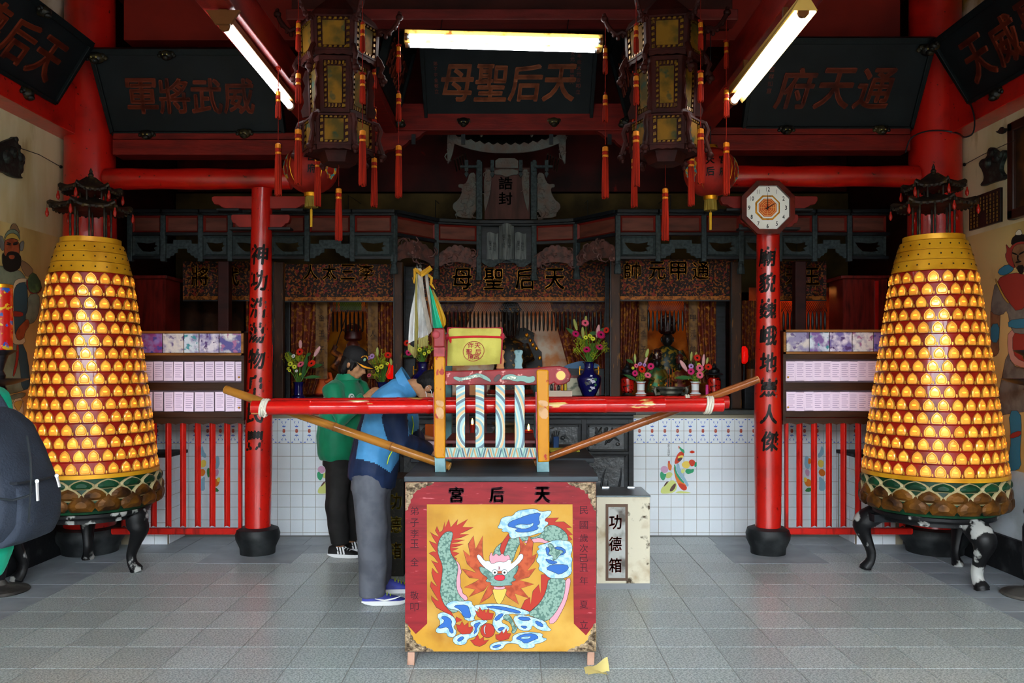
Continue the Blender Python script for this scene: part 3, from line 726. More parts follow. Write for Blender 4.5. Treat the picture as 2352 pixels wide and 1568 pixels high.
def nameboard(label, o, ux, uy, w, h, text, tm, cs, lions=(), side=None, gap=None, knots=()):
    """o = lower left corner, ux/uy = unit axes, face normal ux x uy"""
    o = Vector(o); ux = Vector(ux).normalized(); uy = Vector(uy).normalized(); n = ux.cross(uy).normalized()
    t = thing('name_board', label, 'name board', o+ux*w/2)
    fn = lambda u, v, d: o+ux*u+uy*v+n*d
    MB().prism([(0, 0), (w, 0), (w, h), (0, h)], fn, 0, -.03).build('panel', BOARD, t)
    for nm, p in (('frame_rail', [(-.02, h-.002), (w+.02, h-.002), (w+.035, h+.045), (-.035, h+.045)]), ('frame_rail', [(-.02, -.03), (w+.02, -.03), (w, 0), (0, 0)]), ('frame_stile', [(-.03, -.02), (0, 0), (0, h), (-.04, h+.03)]), ('frame_stile', [(w, 0), (w+.03, -.02), (w+.04, h+.03), (w, h)])):
        MB().prism(p, fn, .022, -.04).build(nm, FRM, t, bev=.004)
    k = len(text); gp = gap or w/(k+1)
    for i, c in enumerate(text):
        uc = w/2+(i-(k-1)/2)*gp
        mb = MB(); glyph(mb, c, lambda u, v, d, uc=uc: fn(uc+u, h*.47+v, .0005+d), cs, cs*1.12, .012, heavy=.022, shear=.12)
        mb.build('character', tm, t)
    for uc, cs2, txt, vv in (side or ()):
        mb = MB()
        for i, c in enumerate(txt): glyph(mb, c, lambda u, v, d, i=i: fn(uc+u, h*vv-i*cs2*1.35+v, .0004+d), cs2, cs2, .002)
        mb.build('side_inscription', CARVE, t)
    for px, py, s in lions: lion(fn(px, py, .03), s, t, n)
    for px, py, s in knots: lion(fn(px, py, .03), s, t, n)
    return t
lo = P(262, 301, 6.62); hi = P(218, 125, 6.31)
up = (hi-lo); up.x = 0
nameboard('sooty black name board with four red characters above the bearded guardian corner', lo, (1, 0, 0), up, 1.34, up.length, '軍將武威', CARVE, .235, gap=.252,
          lions=[(.27, -.02, .05), (1.05, -.01, .05)], knots=[(.02, up.length-.02, .06), (.56, up.length, .05)])
lo = P(1713, 290, 6.62); hi = P(1713, 100, 6.29); up = hi-lo; up.x = 0
nameboard('sooty black name board with three red characters above the clock', lo, (1, 0, 0), up, 1.31, up.length, '府天通', CARVE, .27, gap=.31,
          lions=[(.32, -.02, .05), (1.08, -.02, .05)], knots=[(1.29, up.length-.04, .06)], side=[(.14, .04, '吉祥如意', .7)])
lo = P(983, 270, 7.42); hi = P(975, 95, 7.05); up = hi-lo; up.x = 0
nameboard('black name board with four copper characters behind the double lamp', lo, (1, 0, 0), up, XP(1354, 7.42)-lo.x, up.length, '母聖后天', CARVB, .275, gap=.30,
          lions=[(.32, -.03, .055), (1.13, -.03, .055)], side=[(.09, .035, '弟子李全敬立', .72), (1.335, .038, '年歲太元敬叩立', .82), (1.275, .036, '天元宮德神恩'.replace('恩', '人'), .85)])
# boards along the side walls, leaning into the room
for sx, txt, lab in ((-1, '配德后天', 'black name board with red characters leaning over the bearded guardian wall'), (1, '天威聖人', 'black name board with cursive characters leaning over the red-hooded guardian wall')):
    o = Vector((sx*3.44, 4.59 if sx < 0 else 6.21, 3.505)); ux = (0, 1, 0) if sx < 0 else (0, -1, 0)
    up = Vector((-sx*.25, 0, .41))
    nameboard(lab, o, ux, up, 1.63, up.length, txt, CARVE, .27, gap=.33, lions=[(1.28, -.06, .055)] if sx < 0 else [(.33, -.06, .055)], knots=[(1.0, up.length, .05)] if sx < 0 else [(.02, up.length, .04)])
for sx, txt, lab in ((-1, '武威王', 'black name board turned inwards behind the lantern near the bearded guardian side'), (1, '府天李', 'black name board turned inwards behind the lantern near the clock side')):
    o = Vector((sx*1.02, 6.35 if sx < 0 else 7.3, ZP(268, 7.3))); ux = (0, 1, 0) if sx < 0 else (0, -1, 0)
    nameboard(lab, o, ux, Vector((-sx*.13, 0, .5)), .95, .58, txt, CARVE, .22, gap=.27, lions=[(.93 if sx < 0 else .02, -.05, .06)])
    beam('side_beam', 'red side beam under the inward name board %s' % ('near the bearded guardian side' if sx < 0 else 'near the clock side'), *sorted((sx*1.02, sx*1.14)), 6.2, 7.39, ZP(299, 7.3), ZP(268, 7.3)-.005)
# ================= fluorescent lamps ===============================================
TUBE = M('fluorescent_tube', '#ffffff', .4, emit='#f4faff', es=8)
LMET = M('yellowed_lamp_metal', '#c9a24c', .4, .2, col2='#6b3f14', scale=14, mix=(.55, .68))
LBR = M('brown_lamp_holder', '#5b3416', .5)
def lamp_tube(t, a, b, r=.017):
    a = Vector(a); b = Vector(b); d = (b-a).normalized()
    o = MB().tube([a, b], r, 14).build('tube', TUBE, t, smooth=True)
    for p, s in ((a, -1), (b, 1)):
        MB().tube([p, p+d*s*.012], r*1.03, 12).build('end_cap', M('aluminium', '#b8bcc0', .3, .9), t, smooth=30)
        MB().tube([p+d*s*.012, p+d*s*.03], r*1.3, 10).build('socket', LBR, t, smooth=30)
A = P(940, 81, 5.28); B = P(1374, 93, 5.28)
t = thing('fluorescent_lamp', 'double-tube fluorescent lamp with rusty yellow batten hung across the middle', 'lamp', (0, 5.28, A.z-.12))
mid = (A+B)/2
MB().bar(P(930, 88, 5.31), P(1384, 100, 5.31), .09, .085).build('batten', LMET, t, bev=.006)
lamp_tube(t, P(940, 84, 5.235), P(1374, 95, 5.235)); lamp_tube(t, P(942, 104, 5.27), P(1366, 116, 5.27), .013)
for px in (1010, 1300):
    MB().tube([P(px, 88, 5.31), P(px+6, 44, 5.72)], .004, 6).build('hanger', BLK, t)
for sx, p0, p1, lab in ((-1, (-1.452, 4.2, 3.22), (-1.452, 5.4, 3.205), 'single fluorescent lamp on a brown wooden batten'), (1, (1.372, 3.92, 3.17), (1.372, 5.1, 3.145), 'single fluorescent lamp in a gilt metal trough')):
    a = Vector(p0); b = Vector(p1)
    t = thing('fluorescent_lamp', lab, 'lamp', ((a+b)/2)-Vector((0, 0, .03)))
    lamp_tube(t, a, b, .021)
    if sx < 0:
        MB().bar(a+Vector((0, -.05, .055)), b+Vector((0, .05, .055)), .045, .04).build('batten', LBR, t, bev=.004)
        MB().prism([(-.085, .07), (.085, .07), (.04, -.0), (-.04, -.0)], lambda u, v, d: (a.x+u, a.y+d, a.z+v), -.05, -.03).build('end_bracket', LBR, t)
    else:
        mb = MB(); w_ = .06
        for y0_, y1_ in ((a.y-.04, b.y+.04),):
            for s in (-1, 1):
                mb.prism([(s*.02, .065), (s*w_, -.0), (s*(w_-.003), -.008), (s*.018, .055)], lambda u, v, d: (a.x+u, d, a.z+v+(b.z-a.z)*(d-a.y)/(b.y-a.y)), y0_, y1_)
            mb.box(a.x-.022, a.x+.022, y0_, y1_, a.z+.03, a.z+.07)
            mb.prism([(-w_, -.0), (w_, -.0), (.02, .065), (-.02, .065)], lambda u, v, d: (a.x+u, d, a.z+v), y0_-.004, y0_)
        mb.build('trough', M('gilt_trough', '#caa75a', .4, .35), t)
    for f_ in (.2, .8):
        p = a.lerp(b, f_); MB().box(p.x-.012, p.x+.012, p.y-.012, p.y+.012, p.z+.06, 3.302).build('hanger', LBR, t)
# ================= hexagonal palace lanterns ==========================================
LW = M('lantern_wood', '#340f0a', .6, spec=.12, col2='#1c0806', scale=8, mix=(.4, .7), bump=.2, bscale=30)
LWG = M('lantern_gilt_lattice', '#6f4e10', .4, .5, col2='#4a2e10', scale=40, mix=(.45, .6))
LP = M('lantern_painting', '#6a4810', .7, spec=.1, col2='#40330f', scale=7, mix=(.45, .6), col3='#1f3324', scale3=12, mix3=(.58, .66))
TAS = M('tassel_red', '#8a1a08', .8, col2='#5c1006', scale=60, mix=(.4, .6), stretch=(1, 1, .05), spec=.1)
TGD = M('tassel_gold', '#b86a14', .4, .3)
def tassel_mesh(L, w, knot=True):
    mb = MB()
    mb.tube([(0, 0, .0), (0, 0, -.03)], .0022, 5, 0)
    if knot:
        for s in (-1, 1): mb.ball((s*.011, 0, -.035), (.008, .005, .008), 6, 4, 0)
        mb.ball((0, 0, -.032), (.009, .007, .009), 6, 4, 0)
    z = -.04
    mb.lathe([(.004, z), (w*.42, z-.006), (w*.45, z-.03), (w*.40, z-.032)], n=10, mi=1)
    mb.lathe([(w*.40, z-.032), (w*.46, z-.04), (w*.46, z-.052), (w*.4, z-.054)], n=10, mi=0)
    mb.lathe([(w*.40, z-.054), (w*.44, z-.058), (w*.44, z-.066), (w*.4, z-.068)], n=10, mi=1)
    n = 22; zz = (z-.068, z-.09, -L*.6, -L); rr = (.40, .46, .50, .54)
    rings = []
    for k in range(4):
        rings.append([(w*rr[k]*(1 if j % 2 else .82)*math.cos(2*PI*j/n), w*rr[k]*(1 if j % 2 else .82)*math.sin(2*PI*j/n), zz[k]+(0 if k < 3 else (.012 if j % 3 else 0))) for j in range(n)])
    mb.loft(rings, 0)
    return mb.mesh('tassel', [TAS, TGD])
TS_S, TS_M, TS_L = tassel_mesh(.20, .030), tassel_mesh(.21, .034), tassel_mesh(.36, .042, False)
def fret(mb, p, q, z0, z1, n, d, thick, mi=1, R=None):
    pass
def palace_lantern(cx, cy, rot, label):
    t = thing('palace_lantern', label, 'lantern', (cx, cy, 2.80))
    def ring(R, k=6): return [(cx+R*math.cos(rot+2*PI*j/k), cy+R*math.sin(rot+2*PI*j/k)) for j in range(k)]
    def tier(Ra, z0, Rb, z1, mg, nm):
        A, B = ring(Ra), ring(Rb)
        core = MB().loft([[(x*.97+cx*.03, y*.97+cy*.03, z0) for x, y in A], [(x*.97+cx*.03, y*.97+cy*.03, z1) for x, y in B]]).build(nm+'_core', LW, t)
        for j in range(6):
            k = (j+1) % 6
            a, b, c, d = Vector((*A[j], z0)), Vector((*A[k], z0)), Vector((*B[k], z1)), Vector((*B[j], z1))
            def fn(u, v, e):
                p = a.lerp(b, u).lerp(d.lerp(c, u), v); nn = ((a+b)/2-Vector((cx, cy, z0))); nn.z = 0; return p+nn.normalized()*e
            fr = MB(); m = mg
            for q in ([(0.02, 0), (.98, 0), (1-m, m*.6), (m, m*.6)], [(.98, 0), (.98, 1), (1-m, 1-m*.6), (1-m, m*.6)], [(.98, 1), (.02, 1), (m, 1-m*.6), (1-m, 1-m*.6)], [(.02, 1), (.02, 0), (m, m*.6), (m, 1-m*.6)]):
                fr.prism(q, fn, .012, 0)
            pn = fr.build('panel_frame', LW, t)
            q_ = .13; MB().prism([(m+q_, m*.6+q_*.75), (1-m-q_, m*.6+q_*.75), (1-m-q_, 1-m*.6-q_*.75), (m+q_, 1-m*.6-q_*.75)], fn, .004, 0).build('painting', LP, pn)
            lt = MB(); nu, nv = 6, max(3, int(6*abs(z1-z0)/.22))
            for i in range(nu):
                for (v0) in (m*.6+.015, 1-m*.6-.075):
                    u0 = m+.01+(1-2*m-.02)*i/nu; w2 = (1-2*m)/nu*.62
                    lt.prism([(u0, v0), (u0+w2, v0+.01), (u0+w2, v0+.065), (u0+w2*.3, v0+.07)], fn, .008, .0)
            for i in range(nv):
                for u0 in (m+.015, 1-m-.085):
                    v0 = m*.6+.02+(1-1.2*m-.04)*i/nv; h2 = (1-1.2*m)/nv*.62
                    lt.prism([(u0, v0), (u0+.085, v0+h2*.2), (u0+.075, v0+h2), (u0, v0+h2*.8)], fn, .008, .0)
            lt.build('gilt_lattice', LWG, pn)
            MB().tube([Vector((*A[j], z0)), Vector((*B[j], z1))], .013, 8).build('corner_post', LW, t)
            ap = MB(); pts = [(.02, 0), (.98, 0)]
            for i in range(9): pts.append((.98-.96*i/8, -.10-(.03 if i % 2 else 0)-(.05 if i in (0, 8) else 0)))
            if nm != 'middle':
                sc = .22/abs(z1-z0)
                ap.prism([(u, v*sc*.9) for u, v in pts], fn, .008, 0); ap.build('fret_apron', LW, t)
    zt0, zt1 = 3.42, 3.62
    tier(.222, zt0, .232, zt1, .09, 'upper'); tier(.165, 3.07, .178, 3.40, .13, 'middle'); tier(.205, 2.875, .205, 3.055, .10, 'lower')
    MB().loft([[(x, y, 3.62) for x, y in ring(.24)], [(x, y, 3.66) for x, y in ring(.22)], [(x, y, 3.80) for x, y in ring(.06)], [(x, y, 3.9) for x, y in ring(.02)]]).build('cap', LW, t)
    MB().loft([[(x, y, 2.86) for x, y in ring(.20)], [(x, y, 2.875) for x, y in ring(.205)]]).build('floor_plate', LW, t)
    MB().loft([[(x, y, 2.80) for x, y in ring(.10)], [(x, y, 2.86) for x, y in ring(.13)]]).build('bottom_rose', LW, t)
    MB().tube([(cx, cy, 3.88), (cx, cy, 4.97)], .008, 8).build('hanging_rod', BLK, t)
    for j in range(6):
        a = rot+2*PI*j/6; d = Vector((math.cos(a), math.sin(a), 0)); c = Vector((cx, cy, 0))
        # dragon-head brackets: top and bottom
        def br(prof, nm):
            mb = MB(); mb.tube([c+d*r+Vector((0, 0, z)) for r, z in prof], [.018, .015, .017, .013, .016, .012, .007][:len(prof)], 7)
            p = c+d*prof[-2][0]+Vector((0, 0, prof[-2][1]))
            mb.ball(p, (.024, .024, .02), 8, 5); mb.ball(p+Vector((0, 0, .022)), (.012, .012, .016), 6, 4)
            for i in range(1, len(prof)-1): mb.ball(c+d*(prof[i][0]-.008)+Vector((0, 0, prof[i][1]-.02)), (.014, .014, .017), 6, 4)
            mb.build(nm, LW, t, smooth=True)
        br([(.225, 3.60), (.26, 3.615), (.29, 3.60), (.315, 3.62), (.345, 3.655), (.365, 3.70), (.372, 3.73)], 'dragon_bracket')
        br([(.20, 3.05), (.235, 3.04), (.25, 3.0), (.238, 2.95), (.25, 2.90), (.265, 2.85), (.25, 2.82)], 'scroll_bracket')
        br([(.225, 3.45), (.245, 3.43), (.262, 3.39), (.25, 3.36), (.262, 3.33), (.27, 3.31), (.255, 3.30)], 'scroll_bracket')
        # middle side wings
        n2 = Vector((-math.sin(a), math.cos(a), 0))
        p = [(.165, 3.38), (.20, 3.36), (.215, 3.31), (.20, 3.27), (.215, 3.22), (.205, 3.17), (.225, 3.12), (.215, 3.08), (.165, 3.09)]
        MB().prism(p, lambda u, v, e: c+d*u+Vector((0, 0, v))+n2*e, -.005, .005).build('fret_wing', LW, t)
        x, y = c+d*.36, 0
        px, py = cx+.36*d.x-cx, .36*d.y
        st = MB().tube([(cx+.36*d.x, cy+.36*d.y, 3.68), (cx+.36*d.x, cy+.36*d.y, 2.94)], .0018, 5).build('tassel_cord', TAS, t)
        for me, z in ((TS_S, 3.565), (TS_M, 3.28), (TS_L, 2.965)):
            o = obj('tassel', me, t, loc=(px, py, z-2.80)); o.rotation_euler = (0, 0, random.random()*3)
        q = c+d*.16
        if j in (1, 2) : pass
    st = MB().tube([(cx, cy, 2.81), (cx, cy, 2.68)], .0018, 5).build('tassel_cord', TAS, t)
    obj('tassel', TS_L, t, loc=(0, 0, 2.70-2.80))
    t.location.z -= .08
    return t
palace_lantern(XP(778, 5.0), 5.0, .06, 'carved hexagonal palace lantern with red tassels beside the single batten lamp')
palace_lantern(XP(1528, 5.0), 5.0, -.13, 'carved hexagonal palace lantern with red tassels beside the gilt trough lamp')
# ================= round red lanterns ==================================================
LRED = M('lantern_red_cloth', '#8e1c12', .55, col2='#6b120c', scale=6)
LFLW = M('lantern_flower_print', '#c08a24', .5, col2='#2f7f86', scale=30, mix=(.5, .56), col3='#8a2a1c', scale3=24, mix3=(.55, .62))
for px, py, lab in ((715, 389, 'round red cloth lantern hanging near the bearded guardian side'), (1632, 396, 'round red cloth lantern hanging near the octagonal clock')):
    c = P(px, py, 6.2); R = .197
    t = thing('round_lantern', lab, 'lantern', c-Vector((0, 0, R)))
    n = 48; rings = []
    for i in range(15):
        a = -PI/2*.93+PI*.93*i/14
        rings.append([(c.x+R*math.cos(a)*(1+.012*(j % 2))*math.cos(2*PI*j/n), c.y+R*math.cos(a)*(1+.012*(j % 2))*math.sin(2*PI*j/n), c.z+R*.93*math.sin(a)) for j in range(n)])
    MB().loft(rings).build('globe', LRED, t, smooth=50)
    MB().lathe([(.05, .172), (.055, .18), (.05, .20), (.03, .205)], c, 20).build('top_cap', GOLD, t, smooth=30)
    MB().lathe([(.035, -.21), (.05, -.205), (.055, -.18), (.05, -.17)], c, 20).build('bottom_cap', GOLD, t, smooth=30)
    fr = MB(); m = 26
    fr.loft([[(c.x+.045*math.cos(2*PI*j/m), c.y+.045*math.sin(2*PI*j/m), c.z-.205) for j in range(m)], [(c.x+(.05 if j % 2 else .042)*math.cos(2*PI*j/m), c.y+(.05 if j % 2 else .042)*math.sin(2*PI*j/m), c.z-.285) for j in range(m)]])
    fr.build('fringe', M('gold_fringe', '#7a6420', .6), t)
    MB().tube([(c.x, c.y, c.z-.28), (c.x, c.y, c.z-.31)], .002, 5).tube([(c.x, c.y, c.z-.30), (c.x, c.y, c.z-.43)], [.010, .009], 8).build('tail_tassel', M('gold_tassel', '#c79a20', .6), t)
    MB().tube([(c.x, c.y, c.z+.2), (c.x, c.y, 4.88)], .004, 6).build('hanging_cord', BLK, t)
    def onball(a, z, e=.004): 
        q = math.sqrt(max(.05, 1-(z/(R*.93))**2)); r = R*q*1.012+e
        return (c.x+r*math.sin(a), c.y-r*math.cos(a), c.z+z)
    for a0 in (-1.05, 1.05):
        MB().prism([(a0+.28*math.cos(k*PI/8)*(1+.18*(k % 2)), .085*math.sin(k*PI/8)*(1+.18*(k % 2))) for k in range(16)], lambda u, v, d: onball(u, v, .005), 0).build('flower_print', LFLW, t)
    for a0 in (-.62, .62):
        MB().tube([onball(a0, z*.02, .003) for z in range(-7, 8)], .0025, 4).build('gilt_rib', GOLD, t)
    for i, (ch, a0, z0) in enumerate((('天', -.25, .05), ('后', -.25, -.035), ('宮', .25, .05), ('府', .25, -.035))):
        glyph(MB(), ch, lambda u, v, d: onball(a0+u/R, z0+v, .003), .06, .06, .0005, heavy=.03).build('character', INK, t)
def inpoly(x, y, p):
    r = False; n = len(p)
    for i in range(n):
        a, b = p[i], p[i-1]
        if (a[1] > y) != (b[1] > y) and x < (b[0]-a[0])*(y-a[1])/(b[1]-a[1])+a[0]: r = not r
    return r
def carve(poly, fn, d, n, r, mt, parent, seed=1):
    """raised scrolls and bosses scattered inside an outline"""
    rn = random.Random(seed); xs = [p[0] for p in poly]; ys = [p[1] for p in poly]; mb = MB(); k = 0
    while k < n:
        u, v = rn.uniform(min(xs), max(xs)), rn.uniform(min(ys), max(ys))
        if not inpoly(u, v, poly): k += .2; continue
        c = Vector(fn(u, v, d)); a = rn.uniform(0, 6.3); s = r*rn.uniform(.7, 1.4)
        if rn.random() < .55: mb.tube([c+Vector((math.cos(a+q*.9)*s*(1+.5*q), -.002, math.sin(a+q*.9)*s*(1+.5*q))) for q in range(5)], [r*.25, r*.42, r*.45, r*.35, r*.15], 5)
        else: mb.ball(c, (s*.8, r*.4, s*.7), 7, 5)
        k += 1
    if mb.v: o = mb.build('carved_relief', mt, parent, smooth=True); o['kind'] = 'stuff'
# ================= carved canopy in front of the altar =================================
CPAN = M('canopy_panel', '#66362a', .55, col2='#45221a', scale=4, mix=(.4, .7), stretch=(1, 1, 5), bump=.1)
CREV = M('canopy_red_edge', '#6a1912', .5)
ZC = 2.898
cn = thing('altar_canopy', 'dark carved panel canopy stepping back above the altar', 'canopy', (0, 7.4, 2.33))
def seg_frame(a, b):
    a = Vector((a[0], a[1], 0)); b = Vector((b[0], b[1], 0)); t = (b-a); L = t.length; t.normalize(); n = Vector((t.y, -t.x, 0))
    return L, (lambda u, v, d: a+t*u+n*d+Vector((0, 0, v)))
def rect(u0, u1, v0, v1): return [(u0, v0), (u1, v0), (u1, v1), (u0, v1)]
def bevel_panel(fn, u0, u1, v0, v1, m, mi_panel, nm, hole=None):
    fr = MB()
    for q in ([(u0, v0), (u1, v0), (u1-m, v0+m), (u0+m, v0+m)], [(u1, v0), (u1, v1), (u1-m, v1-m), (u1-m, v0+m)], [(u1, v1), (u0, v1), (u0+m, v1-m), (u1-m, v1-m)], [(u0, v1), (u0, v0), (u0+m, v0+m), (u0+m, v1-m)]):
        A = [fn(q[0][0], q[0][1], .012), fn(q[1][0], q[1][1], .012), fn(q[2][0], q[2][1], -.006), fn(q[3][0], q[3][1], -.006)]
        k = fr.pts(A); fr.face(range(k, k+4), 0)
    f = fr.build('panel_moulding', CREV if mi_panel == 0 else GREYW, cn)
    o_ = rect(u0+m, u1-m, v0+m, v1-m)
    MB().prism(holed(o_, hole) if hole else o_, fn, -.004, -.02).build('panel', CPAN if mi_panel == 0 else GREYW, f)
    return f
def canopy_seg(a, b, lower, first=False):
    L, fn = seg_frame(a, b)
    for (v0, v1, d0, d1, mt) in ((2.868, ZC, .06, -.03, BLK), (2.850, 2.868, .035, -.03, BLK), (2.672, 2.700, .02, -.03, BLK)):
        MB().prism(rect(-.01, L+.01, v0, v1), fn, d0, d1).build('rail', mt, cn, bev=.003)
    MB().prism(rect(-.022, .022, 2.44, 2.852), fn, .026, -.03).build('post', GREYW, cn, bev=.006)
    bevel_panel(fn, .024, L-.024, 2.702, 2.848, .016, 0, 'upper')
    if lower == 'leaf':
        c, h = L/2, 2.578
        lf = [(c-.12, h+.035), (c-.09, h-.01), (c-.05, h-.045), (c+.03, h-.05), (c+.09, h-.04), (c+.07, h-.015), (c+.115, h+.005), (c+.085, h+.012), (c+.09, h+.04), (c+.06, h+.03), (c, h+.025), (c-.06, h+.032)]
        sc = min(1, (L-.09)/.25)
        bevel_panel(fn, .024, L-.024, 2.49, 2.668, .018, 1, 'lower', [(c+(u-c)*sc, v) for u, v in lf])
        MB().prism(rect(0, L, 2.462, 2.488), fn, .018, -.03).build('rail', BLK, cn, bev=.003)
    elif lower == 'arch':
        p = [(.024, 2.47), (L*.16, 2.47), (L*.2, 2.49), (L*.27, 2.495), (L*.30, 2.515), (L*.37, 2.52), (L*.38, 2.555), (L*.62, 2.555), (L*.63, 2.52), (L*.70, 2.515), (L*.73, 2.495), (L*.8, 2.49), (L*.84, 2.47), (L-.024, 2.47), (L-.024, 2.60), (L*.75, 2.60), (L*.74, 2.635), (L*.26, 2.635), (L*.25, 2.60), (.024, 2.60)]
        MB().prism(p, fn, .006, -.012).build('stepped_apron', GREYW, cn, bev=.003)
    elif lower == 'flower':
        p = [(.02, 2.455), (L*.12, 2.45), (L*.18, 2.475), (L*.3, 2.49), (L*.5, 2.50), (L*.7, 2.49), (L*.82, 2.475), (L*.88, 2.45), (L-.02, 2.455)]
        top = []
        for i in range(25):
            q = i/24; u = L-.02-(L-.04)*q; s = math.sin(PI*q)
            top.append((u, 2.535+.115*s**.7+.016*abs(math.sin(q*PI*6))))
        MB().prism(p+top, fn, .008, -.012).build('carved_apron', M('carved_rose_wood', '#64403a', .55, col2='#433330', scale=20, mix=(.4, .65), bump=.4, bscale=45), cn, bev=.003)
        carve(p+top, fn, .008, 26, .018, MATS['carved_rose_wood'], cn, int(L*1000))
    return fn, L
def pendant(x, y):
    MB().lathe([(.022, .11), (.026, .1), (.028, .09), (.022, .085), (.03, .06), (.036, .02), (.034, .0), (.03, .008)], (x, y, 2.33), 8).build('pendant', GREYW, cn)
    MB().box(x-.022, x+.022, y-.022, y+.022, 2.44, 2.50).build('pendant_neck', GREYW, cn)
pl = [300, 376, 462, 530, 618, 706, 810, 905]
kinds = ['leaf', 'arch', 'leaf', 'leaf', 'leaf', 'arch', 'leaf']
for i in range(7): canopy_seg((XP(pl[i], 7.4), 7.4), (XP(pl[i+1], 7.4), 7.4), kinds[i])
pr = [1419, 1511, 1616, 1702, 1790, 1870, 1950, 2040]
kr = ['leaf', 'arch', 'leaf', 'leaf', 'leaf', 'arch', 'leaf']
for i in range(7): canopy_seg((XP(pr[i], 7.4), 7.4), (XP(pr[i+1], 7.4), 7.4), kr[i])
V = [(XP(905, 7.4), 7.4), (-.718, 7.84), (-.318, 7.95), (.212, 7.95), (.612, 7.84), (XP(1419, 7.4), 7.4)]
for i in (0, 1, 3, 4): canopy_seg(V[i], V[i+1], 'flower')
for p in V: pendant(*p)
pendant(XP(1702, 7.4), 7.4)
fn, L = (lambda r: (r[1], r[0]))(seg_frame(V[2], V[3]))
for (v0, v1, d0, d1) in ((2.868, ZC, .06, -.03), (2.850, 2.868, .035, -.03)): MB().prism(rect(-.01, L+.01, v0, v1), fn, d0, d1).build('rail', BLK, cn, bev=.003)
for u in (0, L): MB().prism(rect(u-.024, u+.024, 2.40, 2.852), fn, .026, -.03).build('post', GREYW, cn, bev=.006)
MB().prism(rect(.02, L-.02, 2.50, 2.85), fn, -.03, -.04).build('back_panel', BLK, cn)
SCR = M('silvered_wood', '#646a6a', .5, col2='#3e4445', scale=10, mix=(.4, .7), stretch=(6, 6, .7), bump=.2)
for u0, u1, cyl_ in ((.075, .185, 0), (.345, .455, 0), (.195, .335, 1)):
    mb = MB(); n = 10
    def f2(a, b):
        u = u0+(u1-u0)*a; e = math.sin(PI*a)
        if cyl_: return fn(u, 2.535+.315*b+(.02*e if b > .5 else -.015*e+.03*0), .01+.05*e)
        return fn(u, 2.525+.26*b+.008*math.sin(a*6), .004+.01*math.sin(a*4))
    mb.grid(f2, n, 6); mb.build('scroll_panel', SCR, cn, smooth=True)
    for r in range(3):
        for c_ in range(2):
            g = MB(); glyph(g, '聖德天府玉堂'[r*2+c_], lambda u, v, d: Vector(f2(min(1, max(0, .32+.36*c_+u/(u1-u0))), min(1, max(0, .62-.11*r+v/.3))))+Vector((0, -.002, 0)), .03, .03, .0006)
            g.build('seal_character', BLK, cn)
mb = MB().prism([(.03, 2.50), (.1, 2.455), (.15, 2.46), (.18, 2.49), (.22, 2.50), (L/2, 2.53), (L-.22, 2.50), (L-.18, 2.49), (L-.15, 2.46), (L-.1, 2.455), (L-.03, 2.50), (L-.03, 2.53), (.03, 2.53)], fn, .01, -.01).build('lower_apron', GREYW, cn)
# ================= roofed imperial tablet =============================================
tb = thing('roofed_tablet', 'carved grey tablet with curved little roof above the canopy centre', 'tablet', (-.05, 7.96, ZC))
YT = 7.97; fnT = lambda u, v, d: Vector((XP(u, YT), YT-d, ZP(v, YT)))
MB().prism([(1113, 503), (1217, 503), (1217, 385), (1113, 385)], fnT, 0, -.02).build('tablet_board', M('dark_tablet_wood', '#4c2d28', .55, spec=.15, col2='#33201c', scale=4, mix=(.4, .7), stretch=(4, 4, .6)), tb)
for ch, y in (('誥', 421), ('封', 456)):
    glyph(MB(), ch, lambda u, v, d: fnT(1161, y, .001+d)+Vector((u, 0, v)), .128, .118, .006, heavy=.015).build('character', M('tablet_char', '#0a0505', .6, spec=.1), tb)
for px in (1101, 1226): MB().prism([(px-7, 505), (px+7, 505), (px+7, 372), (px-7, 372)], fnT, .03, -.03).build('tablet_post', GREYW, tb, bev=.006)
CV = M('carved_grey_wood', '#585a56', .6, spec=.15, col2='#5c4a43', scale=9, mix=(.4, .65), bump=.45, bscale=40)
